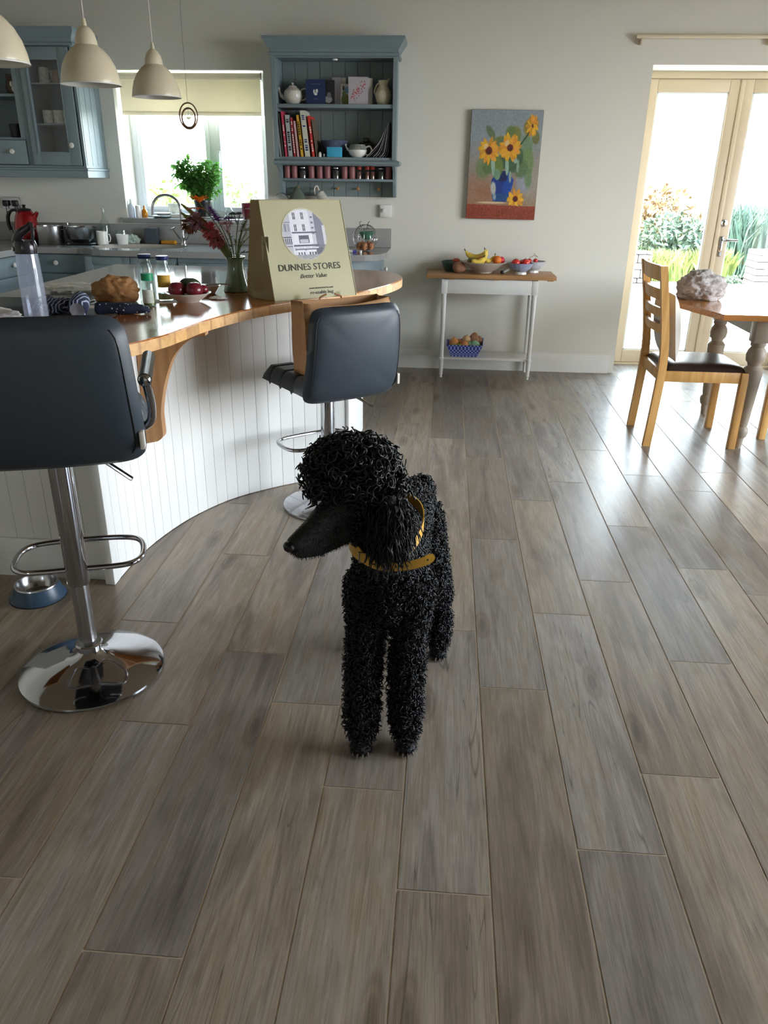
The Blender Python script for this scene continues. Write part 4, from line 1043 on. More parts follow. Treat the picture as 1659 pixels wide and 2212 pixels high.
for i in range(9):
    t = thing('magazine', 'grey papery magazine slumped against the right side of the shelf unit', 'magazine', (-.57 + .0 * i, 5.88 + .012 * (i % 3), z2), 0, 'magazines slumped at the right of the shelf unit')
    f0 = i / 8
    pth = [Vector((-.02 + .13 * f0, 0, .003 + .002 * (8 - i) * 0)), Vector((.03 + .10 * f0, 0, .03 + .02 * (1 - f0))), Vector((.075 + .06 * f0, 0, .10 + .02 * f0)), Vector((.105 + .035 * f0, 0, .16 + .07 * f0))]
    sp = spline(pth, 4)
    b = MB(); b.grid(len(sp) - 1, 1, lambda u, v: sp[min(len(sp) - 1, int(round(u * (len(sp) - 1))))] + Vector((0, v * .17, 0)))
    b.build('pages', paint('magazine_paper_%d' % i, rnd.choice([(150, 148, 156), (120, 118, 124), (176, 174, 180), (96, 94, 100)]), .45, var=.15, scale=30), t, solid=.003)
# spice jars
jarx = [-1.176, -1.124, -1.061, -.999, -.939, -.882, -.820, -.758, -.703, -.652, -.594, -.556, -.495, -.440]
jart = 'rrbrrrbrrsssbR'
lids = paint('rose_tin', (150, 92, 94), .4, var=.05); dk = paint('dark_spice', (52, 42, 38), .5, var=.3); sp_ = paint('brown_spice', (126, 70, 52), .7, var=.4, scale=60); rl = paint('orange_red_lid', (176, 56, 36), .4)
names = {'r': ('spice_tin', 'rose-coloured spice tin'), 'b': ('spice_jar', 'clip-top glass jar of dark spice'), 's': ('spice_jar', 'small glass spice jar with orange-red lid'), 'R': ('spice_tin', 'brownish rose tin')}
order = ['at the left end of the spice shelf', 'second from the left on the spice shelf', 'third from the left on the spice shelf', 'fourth from the left on the spice shelf', 'fifth from the left on the spice shelf', 'sixth from the left on the spice shelf', 'in the middle of the spice shelf', 'just right of the middle dark jar', 'left of the orange-lidded jars', 'first of the three orange-lidded jars', 'middle one of the three orange-lidded jars', 'last of the three orange-lidded jars', 'near the right end of the spice shelf', 'at the right end of the spice shelf']
for x, k, od in zip(jarx, jart, order):
    nm, lb = names[k]; t = thing(nm, lb + ' ' + od, 'jar', (x, 6.015, z3), 0, 'jars and tins on the spice shelf')
    if k in 'rR':
        b = MB(); b.lathe([(0, 0), (.0215, 0), (.022, .002), (.022, .066), (0, .066)], n=24); b.build('tin', lids, t)
        b = MB(); b.lathe([(.0222, .066), (.0228, .068), (.0228, .080), (.020, .082), (0, .082)], n=24); b.build('lid', lids, t)
    elif k == 'b':
        b = MB(); b.lathe([(0, .003), (.023, .003), (.023, .05), (0, .052)], n=24); b.build('spice', dk, t)
        b = MB(); b.lathe([(0, 0), (.026, 0), (.026, .058), (.022, .066), (.020, .066), (.024, .056), (.0245, .0015), (0, .0015)], n=24); b.build('glass', M['jarglass'], t)
        b = MB(); b.lathe([(0, .067), (.023, .067), (.023, .072), (.012, .080), (0, .081)], n=24); b.tube([(0, -.024, .066), (0, -.03, .055), (.006, -.028, .045)], .0015, n=6); b.build('clip_lid', M['steel'], t)
    else:
        b = MB(); b.lathe([(0, .002), (.016, .002), (.016, .048), (0, .05)], n=20); b.build('spice', sp_, t)
        b = MB(); b.lathe([(0, 0), (.018, 0), (.018, .055), (.015, .062), (.0135, .062), (.0168, .054), (.0168, .0015), (0, .0015)], n=20); b.build('glass', M['jarglass'], t)
        b = MB(); b.lathe([(0, .0625), (.017, .0625), (.017, .084), (0, .085)], n=20); b.build('lid', rl, t)
# hung on the pegs
t = thing('tea_cosy', 'grey-green cloth tea cosy hanging from the leftmost peg', 'cosy', (-1.114, 6.05, 1.318))
b = MB(); b.lathe([(.004, 0), (.02, -.012), (.05, -.05), (.068, -.09), (.07, -.115), (.066, -.115), (0, -.02)], n=24, cap=False, M=Matrix.Diagonal((1, .5, 1, 1))); b.build('cloth', paint('grey_green_cloth', (96, 104, 92), .9, bump=.4), t)
b = MB(); b.tube([(0, .0, 0), (-.004, -.004, .012), (0, -.004, .02), (.004, -.004, .012), (0, 0, 0)], .002, n=6); b.build('loop', paint('green_tape', (96, 104, 92), .9), t)
t = thing('hanging_jug', 'striped black and white jug hanging by its handle from the second peg', 'jug', (-.966, 6.045, 1.318))
b = MB(); b.lathe([(.03, 0), (.036, -.03), (.045, -.075), (.040, -.10), (0, -.105)], n=24, cap=False, M=Matrix.Translation((.02, -.01, -.035)) @ Matrix.Rotation(math.radians(-28), 4, 'Y')); b.build('body', paint('striped_china', (190, 188, 178), .25, var=.75, scale=40, stretch=(1, 1, 4)), t)
b = MB(); b.tube(spline([(-.012, -.01, -.05), (-.018, -.008, -.01), (0, -.006, .010), (.016, -.008, -.02)], 5), .005, n=8); b.build('handle', M['china'], t)

# ============================================================ ON THE COUNTER
k = thing('electric_kettle', 'red metallic electric kettle with black handle on the counter', 'kettle', (-3.165, 5.94, CT))
red = paint('metallic_red', (150, 20, 22), .22, metal=.55, var=.05, coat=.5)
b = MB(); b.lathe([(0, .001), (.080, .001), (.083, .02), (0, .022)], n=40); b.build('power_base', M['black'], k)
b = MB(); b.lathe([(0, .0225), (.082, .0225), (.088, .06), (.086, .12), (.074, .18), (.058, .215), (.052, .222), (0, .224)], n=48); b.build('body', red, k)
b = MB(); b.lathe([(0, .2245), (.052, .2245), (.046, .236), (.012, .244), (.010, .252), (.016, .262), (0, .268)], n=32); b.build('lid', M['black'], k)
b = MB(); b.tube(spline([(-.048, 0, .222), (-.095, 0, .225), (-.132, 0, .19), (-.140, 0, .13), (-.128, 0, .085)], 5), [.010] * 8 + [.014] * 13, n=12); b.build('handle', M['black'], k)
b = MB(); b.tube([(.060, 0, .165), (.098, 0, .215)], [.022, .012], n=12); b.build('spout', red, k)
b = MB(); b.box(-.022, .022, -.0895, -.086, .070, .080, bev=.001); b.build('badge', M['china'], k)
def pot(label, loc, r, h, name='saucepan', taper=.92, handle='loops'):
    t = thing(name, label, 'pan', loc)
    b = MB(); b.lathe([(0, 0), (r * taper, 0), (r * (taper + .05), .01), (r, h), (r + .004, h + .002), (r - .003, h), (r * (taper + .02), .008), (0, .006)], n=48); b.build('pan_body', M['steel'], t)
    for s in (-1, 1):
        b = MB(); b.tube([(s * (r - .002), -.03, h * .82), (s * (r + .022), -.022, h * .84), (s * (r + .022), .022, h * .84), (s * (r - .002), .03, h * .82)], .0035, n=8); b.build('handle', M['steel'], t)
    return t
pot('tall stainless steel saucepan right of the red kettle', (-2.94, 5.85, CT), .098, .125)
t = thing('trivet', 'black round trivet under the steel bowl', 'trivet', (-2.72, 5.88, CT)); b = MB(); b.lathe([(0, 0), (.11, 0), (.115, .006), (.11, .012), (0, .012)], n=40); b.build('disc', M['black'], t); b = MB(); b.box(.10, .20, -.014, .014, .002, .011, bev=.004); b.build('handle', M['black'], t)
t = thing('steel_bowl', 'wide brushed steel bowl on a black trivet beside the white mug', 'bowl', (-2.72, 5.88, CT + .0125)); b = MB(); b.lathe([(0, 0), (.07, 0), (.098, .03), (.112, .11), (.116, .113), (.108, .11), (.094, .032), (0, .006)], n=48); b.build('body', M['steel'], t)
lathe_thing('glass_jar', 'upturned clear glass behind the tall saucepan', 'glass', (-2.90, 6.03, CT), [(0, .14), (.034, .14), (.038, .0), (.036, 0), (.031, .135), (0, .137)], M['jarglass'])
lathe_thing('glass_bottle', 'clear glass bottle standing against the upstand behind the mug', 'bottle', (-2.60, 6.035, CT), [(0, 0), (.036, 0), (.038, .12), (.030, .16), (.013, .19), (.012, .235), (.015, .237), (.015, .25), (.010, .25), (.010, .19), (.034, .12), (.033, .004), (0, .004)], M['jarglass'])
mug('white patterned mug on the counter left of the sink', (-2.545, 5.84, CT), .040, .095, None, 0)
t = thing('plastic_tub', 'white plastic tub beside the mug near the sink', 'tub', (-2.43, 5.93, CT)); b = MB(); b.lathe([(0, 0), (.038, 0), (.046, .07), (.043, .07), (.036, .004), (0, .004)], n=32); b.build('tub', M['china'], t); b = MB(); b.lathe([(.0455, .07), (.047, .072), (.044, .10), (.041, .10), (.043, .072)], n=32, cap=False); b.build('clear_rim', M['jarglass'], t)
def crumple(label, name, cat, loc, sx, sy, sz, mat, seed, sub=5, rough=.35, freq=2.2, rz=0):
    b = MB(); b.ball((0, 0, 0), 1.0, sub)
    for v in b.bm.verts:
        p = v.co.copy(); q = mnoise.noise(p * freq + Vector((seed, 0, 0))) + .5 * mnoise.noise(p * freq * 2.3 + Vector((0, seed, 0))) + .25 * abs(mnoise.noise(p * freq * 5 + Vector((0, 0, seed))))
        s = 1 + rough * q; v.co = Vector((p.x * s * sx, p.y * s * sy, max(0.0005, (p.z * s + .62) * sz * .62)))
    o = b.build(name, mat, smooth=True, angle=28); o.location = loc; o.rotation_euler = (0, 0, rz); return tag(o, label, cat)
crumple('crumpled pale green dishcloth on the counter beside the sink', 'dishcloth', 'cloth', (-2.40, 6.03, CT), .06, .04, .06, paint('pale_green_cloth', (176, 190, 180), .9), 3)
b = MB(); b.box(-.05, .05, -.035, .035, 0, .115, bev=.006); o = b.build('sink_caddy', paint('slate_grey_plastic', (72, 78, 84), .6)); o.location = (-2.235, 6.035, CT); tag(o, 'slate grey square caddy behind the sink', 'caddy')
b = MB(); b.box(-.055, .055, -.03, .03, 0, .024, bev=.008, seg=3); o = b.build('sponge', paint('orange_sponge', (216, 150, 46), .9, bump=.4)); o.location = (-2.115, 6.045, CT); tag(o, 'orange sponge behind the sink next to the tap', 'sponge')
t = thing('wire_basket', 'round wire basket of eggs on the end of the counter', 'basket', (-.585, 5.80, CT))
b = MB(); R = .088
for i in range(12):
    a = i * PI / 12
    b.tube([(R * math.cos(q) * math.cos(a), R * math.cos(q) * math.sin(a), .09 + R * math.sin(q)) for q in np.linspace(0, 2 * PI, 33)[:-1]], .0012, n=5, closed=True)
for zz in (-.06, -.03, 0, .03, .06):
    q = math.sqrt(R * R - zz * zz); b.tube([(q * math.cos(a), q * math.sin(a), .09 + zz) for a in np.linspace(0, 2 * PI, 33)[:-1]], .0012, n=5, closed=True)
b.build('wire_globe', M['steel'], t)
for s in (-1, 1):
    b = MB(); b.tube(spline([(s * .02 + .0, -.05, .155), (s * .03 - .01, -.02, .185), (s * .03 + .0, .0, .198)], 4), .002, n=6); b.build('wire_handle', M['black'], t)
egg = paint('brown_egg', (196, 132, 92), .5, var=.08, scale=8)
EG = [(-.04, -.025, .028), (.0, -.045, .027), (.042, -.02, .028), (.02, .03, .03), (-.03, .03, .028)]
eb = None
egl = ['brown egg at the left in the wire basket', 'brown egg at the front in the wire basket', 'brown egg at the right in the wire basket', 'brown egg at the back right in the wire basket', 'brown egg at the back left in the wire basket']
for (x, y, z), lb in zip(EG, egl):
    if eb is None:
        b = MB(); b.lathe([(0, -.028), (.012, -.025), (.020, -.012), (.022, 0), (.019, .014), (.010, .026), (0, .030)], n=24); eb = b.build('egg', egg); o = eb
    else: o = eb.copy(); COL.objects.link(o)
    o.location = (-.585 + x, 5.80 + y, CT + z + .006); o.rotation_euler = (.3 * x * 10, .2, 0); tag(o, lb, 'egg', 'eggs in the wire basket')
lathe_thing('green_bowl', 'green striped bowl inside the wire basket above the eggs', 'bowl', (-.575, 5.80, CT + .075), [(0, 0), (.02, 0), (.045, .03), (.055, .055), (.052, .055), (.04, .03), (0, .006)], paint('green_striped_glaze', (74, 128, 104), .3, var=.5, scale=14, stretch=(1, 1, 8)))
t = thing('pill_tube', 'small white tube with purple end beside the wire basket', 'tube', (-.655, 5.62, CT)); b = MB(); b.tube([(-.035, 0, .010), (.0, 0, .010)], .010, n=12); b.build('tube', M['china'], t); b = MB(); b.tube([(.0, 0, .008), (.026, .005, .008)], .008, n=12); b.build('cap', paint('purple_plastic', (92, 84, 180), .4), t)
t = thing('bottle_top', 'small white cap at the counter edge right of the purple-ended tube', 'cap', (-.600, 5.625, CT)); b = MB(); b.lathe([(0, 0), (.010, 0), (.009, .016), (0, .017)], n=16); b.build('cap', M['china'], t)

# ============================================================ ON THE WINDOW SILL
SZ = 1.085
t = thing('spray_bottle', 'translucent white plastic bottle at the left end of the sill', 'bottle', (-2.425, 6.16, SZ)); b = MB(); b.lathe([(0, 0), (.026, 0), (.028, .06), (.024, .085), (.012, .10), (.011, .105), (0, .106)], n=24); b.build('bottle', paint('milky_plastic', (196, 206, 220), .3, var=.05), t); b = MB(); b.lathe([(0, .106), (.013, .106), (.013, .13), (0, .131)], n=20); b.build('cap', M['china'], t)
lathe_thing('white_candle', 'plain white pillar candle between the plastic and amber bottles', 'candle', (-2.372, 6.15, SZ), [(0, 0), (.019, 0), (.019, .085), (0, .087)], M['china'])
lathe_thing('amber_bottle', 'small amber bottle with orange liquid on the sill', 'bottle', (-2.322, 6.15, SZ), [(0, 0), (.020, 0), (.023, .02), (.020, .05), (.008, .065), (.007, .085), (0, .086)], paint('amber_glass', (196, 124, 30), .1, var=.1))
t = thing('soap_dish', 'grey dish with stacked plates on the sill behind the tap', 'dish', (-2.18, 6.16, SZ)); b = MB(); b.lathe([(0, 0), (.06, 0), (.085, .012), (.083, .015), (0, .004)], n=32); b.build('lower_plate', M['blue'], t); b = MB(); b.lathe([(0, .0155), (.04, .0155), (.07, .035), (.066, .037), (0, .02)], n=32); b.build('upper_plate', M['china'], t)
t = thing('plant_tray', 'long white planter tray standing on the sill behind the tap', 'tray', (-2.03, 6.17, SZ)); b = MB(); b.box(-.09, .10, -.04, .04, .0, .030, bev=.006); b.build('tray', M['china'], t)
bp_ = thing('basil_plant', 'large bushy green basil plant in a black pot on the window sill', 'potted plant', (-1.87, 6.19, SZ + .012))
b = MB(); b.lathe([(0, 0), (.052, 0), (.068, .105), (.072, .105), (.072, .118), (.064, .118), (.062, .10), (0, .095)], n=32); b.build('pot', M['black'], bp_)
lathe_thing('pot_saucer', 'patterned saucer under the basil pot', 'saucer', (-1.87, 6.19, SZ), [(0, 0), (.06, 0), (.085, .010), (.083, .012), (0, .0115)], M['pattern'])
basil = leafmat('basil_leaf', (84, 144, 66), .35)
n_ = basil.node_tree.nodes; l_ = basil.node_tree.links
tr_ = n_.new('ShaderNodeBsdfTranslucent'); tr_.inputs[0].default_value = srgb(110, 170, 60); mx_ = n_.new('ShaderNodeMixShader'); mx_.inputs[0].default_value = .35
l_.new(n_['Principled BSDF'].outputs[0], mx_.inputs[1]); l_.new(tr_.outputs[0], mx_.inputs[2]); l_.new(mx_.outputs[0], n_['Material Output'].inputs[0])
def leaf(b, p, d, L, Wd, up=Vector((0, 0, 1))):
    d = d.normalized(); s = d.cross(up)
    if s.length < .1: s = Vector((1, 0, 0))
    s.normalize(); n = s.cross(d)
    ks = [(0, .12), (.3, .9), (.6, .85), (1, .05)]
    L_ = []
    for t_, w_ in ks:
        c = p + d * (L * t_) - n * (L * .25 * t_ * t_)
        L_.append((b.bm.verts.new(c - s * Wd * w_ * .5 + n * .12 * Wd), b.bm.verts.new(c - n * .0), b.bm.verts.new(c + s * Wd * w_ * .5 + n * .12 * Wd)))
    for a, c in zip(L_, L_[1:]):
        b.bm.faces.new((a[0], a[1], c[1], c[0])); b.bm.faces.new((a[1], a[2], c[2], c[1]))
r = random.Random(5)
bl = MB(); bs = MB()
for i in range(95):
    a = r.uniform(0, 2 * PI); q = r.random() ** .5; h = r.uniform(.12, .36) * (1.05 - .3 * q)
    tip = Vector((-.045 + .19 * q * math.cos(a), .09 * q * math.sin(a), .10 + h)); p0 = Vector((.03 * math.cos(a), .03 * math.sin(a), .095))
    mid = p0.lerp(tip, .5) + Vector((0, 0, .02)); pts = spline([p0, mid, tip], 4); bs.tube(pts, .0018, n=5)
    for k in range(2, 9):
        p = pts[k] if k < len(pts) else pts[-1]
        for s in range(2 if k < 7 else 4):
            aa = r.uniform(0, 2 * PI); d = Vector((math.cos(aa), math.sin(aa), r.uniform(-.7, .35))); L = r.uniform(.030, .052); leaf(bl, p, d, L, L * .62)
bl.build('leaves', basil, bp_, smooth=True, angle=80, fix=False); bs.build('stems', paint('green_stem', (110, 140, 70), .6), bp_)
t = thing('red_pot', 'dark red pot with a wire handle at the right end of the sill', 'pot', (-1.50, 6.19, SZ)); b = MB(); b.lathe([(0, 0), (.060, 0), (.068, .05), (.073, .115), (.070, .115), (.064, .05), (0, .01)], n=32); b.build('pot', paint('dark_red_glaze', (112, 26, 44), .25, var=.1), t); b = MB(); b.tube(spline([(-.01, .0, .112), (.01, 0, .15), (.045, 0, .155), (.06, 0, .112)], 5), .0018, n=6); b.build('wire_handle', M['black'], t)
lathe_thing('glass_ornament', 'clear glass domed ornament between the basil and the red pot', 'ornament', (-1.66, 6.15, SZ), [(0, 0), (.04, 0), (.042, .01), (.030, .03), (.032, .05), (.018, .075), (.006, .085), (.009, .098), (0, .102)], M['jarglass'])
t = thing('patterned_pot', 'pale speckled flower pot outside the arc of the tap on the sill', 'pot', (-2.12, 6.27, SZ)); b = MB(); b.lathe([(0, 0), (.045, 0), (.055, .10), (.052, .10), (.04, .01), (0, .01)], n=28); b.build('pot', speck, t)

# ============================================================ ON THE ISLAND
IZ = .9003
# reusable shopping bag
bag = thing('shopping_bag', 'khaki reusable shopping bag printed with a shop front, standing on the breakfast bar', 'shopping bag', (-.648, 3.551, IZ), math.radians(38.6))
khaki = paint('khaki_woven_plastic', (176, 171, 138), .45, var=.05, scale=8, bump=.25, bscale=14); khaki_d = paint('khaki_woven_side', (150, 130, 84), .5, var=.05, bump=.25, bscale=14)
BW, BD, BH = .41, .28, .395
LEAN = math.atan2(.125, BH)
def fy(z): return -BD / 2 + z * math.tan(LEAN)
def byk(z): return BD / 2 - .075 * (z / BH)
b = MB()
b.grid(16, 16, lambda u, v: ((u - .5) * (BW - .012 * v), fy(v * BH) + .004 * max(0, math.sin(u * 7 + v * 3)) * math.sin(PI * u) * math.sin(PI * v) , v * BH))
b.grid(8, 8, lambda u, v: ((u - .5) * (BW - .012 * v), byk(v * BH), v * BH))
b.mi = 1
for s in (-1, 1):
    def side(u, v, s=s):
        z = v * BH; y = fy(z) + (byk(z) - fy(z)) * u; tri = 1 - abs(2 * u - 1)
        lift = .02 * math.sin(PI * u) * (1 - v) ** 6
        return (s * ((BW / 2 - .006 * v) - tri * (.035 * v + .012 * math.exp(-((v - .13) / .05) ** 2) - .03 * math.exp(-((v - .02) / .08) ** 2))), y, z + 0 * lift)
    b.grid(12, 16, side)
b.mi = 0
b.grid(4, 4, lambda u, v: ((u - .5) * BW, -BD / 2 + v * BD, .001))
bmesh.ops.remove_doubles(b.bm, verts=b.bm.verts, dist=.001)
b.build('bag_body', [khaki, khaki_d], bag, angle=25)
b = MB()
b.tube([((u - .5) * (BW - .012), fy(BH) , BH + .0005) for u in np.linspace(0, 1, 9)], .0022, n=6); b.tube([((u - .5) * (BW - .012), byk(BH), BH) for u in np.linspace(0, 1, 9)], .0022, n=6)
b.tube([(BW / 2 - .006 * v, fy(v * BH) - .001, v * BH) for v in np.linspace(0, 1, 9)], .0018, n=6); b.tube([(-BW / 2 + .006 * v, fy(v * BH) - .001, v * BH) for v in np.linspace(0, 1, 9)], .0018, n=6)
b.build('seam', khaki, bag)
def shopfront(u, v):
    """grey line drawing of a corner shop building in a soft round vignette"""
    im = flat((196, 196, 204))(u, v)
    R = lambda x0, x1, y0, y1: (u > x0) & (u < x1) & (v > y0) & (v < y1)
    def put(m, c): im[m] = c
    put(u < .22, (186, 186, 196)); put(R(.22, .64, 0, .97), (222, 222, 230)); put(R(.64, .76, .45, .93), (200, 200, 210)); put((u > .74), (128, 126, 142)); put((u > .74) & (v > .92 - (u - .74) * .9), (190, 186, 180)); put(R(.90, .97, .30, .66), (210, 208, 216))
    put((u > .70) & (v < .30), (120, 118, 132)); put((u > .72) & (v < .24), (98, 96, 110))
    for x in (.32, .50):
        for y0 in (.62, .84): put(R(x - .03, x + .03, y0 - .06, y0 + .07), (70, 68, 78)); put(R(x - .004, x + .004, y0 - .06, y0 + .07), (200, 200, 206)); put(R(x - .03, x + .03, y0 - .002, y0 + .008), (200, 200, 206))
    for y0 in (.50, .60, .70, .80): put(R(.665, .72, y0, y0 + .035), (120, 118, 132))
    for x in (.03, .10, .17): put(R(x - .018, x + .018, .55, .70), (90, 90, 102)); put(R(x - .007, x + .007, .55, .70), (176, 176, 186))
    for x in (.02, .06, .10, .14, .18): put(R(x, x + .02, .32, .43), (70, 70, 82))
    put(R(.0, .22, .44, .46), (80, 80, 92)); put(R(.0, .22, .27, .29), (84, 84, 96)); put(R(.0, .22, .72, .735), (120, 120, 130))
    put(R(.22, .76, .52, .545), (90, 90, 104)); put(R(.36, .58, .33, .48), (92, 92, 104)); put(R(.38, .56, .34, .41), (190, 190, 200)); put(R(.60, .66, .33, .50), (230, 230, 236)); put(R(.26, .34, .33, .50), (228, 228, 234))
    put(R(.22, .78, .27, .305), (96, 96, 108)); put(R(.24, .76, .235, .262), (232, 232, 238)); put(R(.24, .72, .20, .232), (120, 120, 132))
    for x in np.arange(.24, .76, .035): put(R(x, x + .012, .235, .262), (150, 150, 160))
    put(R(.28, .44, .17, .21), (232, 232, 238)); put(R(.50, .70, .17, .21), (232, 232, 238)); put(R(.205, .228, .05, .70), (220, 220, 228))
    for x in (.30, .36, .42, .54, .60, .66): put(R(x, x + .03, .10, .165), (74, 74, 86))
    nz = np.random.RandomState(2).rand(*u.shape); cr = (v < .12); im[cr] = (96 + 110 * nz[cr])[:, None] * np.array([1, 1, 1.05])
    im += (np.random.RandomState(1).rand(*u.shape)[..., None] - .5) * 14
    d = np.sqrt((u - .5) ** 2 + (v - .5) ** 2) / .5; a = np.clip((1 - d) / .10, 0, 1)[..., None]
    im = im * a + np.array((192, 187, 152.)) * (1 - a); im[d > .985] = np.nan
    return im
FR = Matrix.Translation((0, -BD / 2 - .0012, 0)) @ Matrix.Rotation(-LEAN, 4, 'X')
picture('shop_print', .225, .225, 150, 150, shopfront, vcol_mat('printed_ink', .5), bag, FR @ Matrix.Translation((-.008, 0, .160)))
ink = paint('black_print', (52, 52, 44), .5)
text('lettering', 'DUNNES STORES', .0395, FR @ Matrix.Translation((-.008, 0, .122)) @ TXT, ink, bag, ext=.0006, spacing=1.02)
text('lettering', 'Better Value', .026, FR @ Matrix.Translation((.002, 0, .088)) @ TXT, ink, bag, shear=.3)
text('lettering', 'www.dunnesstores.com', .0125, FR @ Matrix.Translation((.03, 0, .040)) @ TXT, ink, bag)
text('lettering', 're-usable bag', .022, FR @ Matrix.Translation((.03, 0, .018)) @ TXT, ink, bag, shear=.15)
b = MB()
for sx in (.11, -.05):
    pass
b.tube(spline([(-.05, fy(BH) + .012, BH - .03), (-.048, fy(BH) + .02, BH + .01), (-.07, fy(BH) + .03, BH + .028), (-.10, fy(BH) + .03, BH + .02)], 4), .0022, n=6)
b.build('handle', ink, bag)
b = MB(); b.box(-.0009, .0009, -.035, .035, -.055, .055, M=Matrix.Translation((-BW / 2 + .013, -.045, .20)) @ Matrix.Rotation(.0, 4, 'Z')); sl = b.build('side_label', khaki, bag, smooth=False)
SD = Matrix.Translation((-BW / 2 + .0115, -.045, .20)) @ Matrix.Rotation(-PI / 2, 4, 'Z') @ TXT
text('side_lettering', 'made', .016, Matrix.Translation((0, 0, .018)) @ SD, ink, sl); text('side_lettering', 're-', .02, Matrix.Translation((0, 0, -.014)) @ SD, ink, sl)

# flower vase
vs = thing('flower_vase', 'green glazed waisted pottery vase on the breakfast bar holding garden flowers', 'vase', (-.958, 3.60, IZ))
b = MB(); b.lathe([(0, 0), (.058, 0), (.062, .003), (.054, .03), (.045, .06), (.040, .085), (.037, .11), (.037, .125), (.041, .145), (.044, .153), (.041, .153), (.034, .125), (.036, .10), (0, .09)], n=48); b.build('vase', paint('sage_green_glaze', (108, 126, 100), .12, var=.12, scale=9, coat=.6), vs)
stemm = paint('flower_stem', (104, 122, 66), .6, var=.2)
def flower(name, label, tip, kind, col, seed, base=(0, 0)):
    r = random.Random(seed); o = thing(name, label, 'flower', (-.958, 3.60, IZ + .10))
    tip = Vector(tip); p0 = Vector((base[0] * .02, base[1] * .02, .0)); mid = p0.lerp(tip, .45) + Vector((tip.x * -.06, 0, .03))
    b = MB(); pts = spline([p0, mid, tip], 6); b.tube(pts, .0022, n=6)
    for k in (5, 8): leaf(b, pts[k], Vector((r.uniform(-1, 1), r.uniform(-1, 1), .5)), .03, .008)
    b.build('stem', stemm, o)
    m = paint(label[:20].replace(' ', '_'), col, .6, var=.25, scale=60)
    b = MB(); d = (pts[-1] - pts[-3]).normalized()
    if kind == 'lily':
        for i in range(6):
            a = i * PI / 3; leaf(b, tip, Vector((math.cos(a) * .8, math.sin(a) * .5, .7)), .05, .028)
            leaf(b, tip - Vector((.014, .01, .022)), Vector((math.cos(a), math.sin(a), .1)), .04, .024)
    elif kind == 'spike':
        for i in range(80):
            t_ = i / 80; a = i * 2.4; c = tip - d * (.075 * (1 - t_)) + Vector((0, 0, 0)); leaf(b, c, Vector((math.cos(a), math.sin(a), .5)), .026 * (1.15 - t_ * .7), .014)
    elif kind == 'puff':
        for i in range(110):
            q = Vector((r.gauss(0, 1), r.gauss(0, 1), r.gauss(0, 1))).normalized(); leaf(b, tip + q * .016, q, .028, .014)
    elif kind == 'umbel':
        for i in range(12):
            q = Vector((r.uniform(-1, 1), r.uniform(-1, 1), .9)) ; e = tip + q * .028; b.tube([tip - d * .02, e], .0008, n=4)
            for k in range(7): leaf(b, e, Vector((r.uniform(-1, 1), r.uniform(-1, 1), r.uniform(0, 1))), .014, .010)
    elif kind == 'bud':
        for i in range(60):
            q = i / 60; a = i * 2.4; c = tip - d * (.05 * q); leaf(b, c, Vector((math.cos(a), math.sin(a), .2)), .013, .007)
    elif kind == 'daisy':
        for i in range(16):
            a = i * PI / 8; leaf(b, tip, Vector((math.cos(a), math.sin(a) * .6, .35)), .030, .014)
    elif kind == 'blade':
        for k in range(len(pts) - 1):
            w = .016 * (1 - (k / len(pts)) ** 3); s = Vector((.7, 0, .7)) * w; s2 = Vector((.7, 0, .7)) * (.016 * (1 - ((k + 1) / len(pts)) ** 3))
            b.quad(pts[k] - s, pts[k] + s, pts[k + 1] + s2, pts[k + 1] - s2)
    b.build('petals', m, o, smooth=False, fix=False)
    o['group'] = 'garden flowers in the green vase'
    return o
flower('flower', 'vivid orange montbretia flower high on the left of the bouquet', (-.155, .03, .275), 'lily', (250, 124, 34), 1)
flower('flower', 'purple flower spike beside the orange flower', (-.11, .02, .26), 'spike', (146, 84, 176), 2)
flower('flower', 'dusty mauve astilbe plume left of the purple spike', (-.165, -.01, .20), 'puff', (184, 136, 150), 3)
flower('flower', 'deep pink flower in the centre left of the bouquet', (-.10, -.02, .16), 'puff', (214, 96, 112), 4)
flower('flower', 'faded rose flower head low in the centre of the bouquet', (-.075, -.03, .125), 'puff', (200, 120, 128), 5)
flower('flower', 'reddish brown leafy sprig at the far left of the bouquet', (-.20, .0, .185), 'puff', (140, 92, 62), 6)
flower('flower', 'small violet flower in the middle of the bouquet', (-.035, .02, .185), 'umbel', (150, 120, 176), 7)
flower('flower', 'tall pale lilac flower at the right of the bouquet', (.085, .0, .25), 'daisy', (196, 178, 214), 8)
flower('flower', 'cream daisy-like flower leaning right against the bag', (.10, -.01, .21), 'daisy', (216, 194, 160), 9)
flower('flower', 'dark seed head bending right in the bouquet', (.055, .01, .205), 'bud', (70, 62, 56), 10)
flower('flower', 'grey-green umbel flower near the middle right', (.02, .02, .205), 'umbel', (120, 130, 120), 11)
flower('flower', 'white speckled umbel low on the right of the bouquet', (.075, -.01, .14), 'umbel', (206, 208, 196), 12)
flower('flower', 'pale pink astrantia right of the deep pink flower', (-.025, -.02, .165), 'umbel', (204, 160, 170), 13)
flower('flower', 'drooping dark sprig at the lower right of the bouquet', (.07, -.02, .075), 'bud', (90, 96, 76), 14)
flower('long_leaf', 'long yellow-green blade leaf sweeping out to the upper left', (-.235, .0, .235), 'blade', (150, 158, 76), 15)
flower('long_leaf', 'broad green blade leaf in the lower left of the bouquet', (-.13, -.02, .14), 'blade', (112, 124, 60), 16)
flower('long_leaf', 'red-tipped arching leaf reaching up to the tap', (-.24, .03, .27), 'blade', (170, 130, 72), 17)

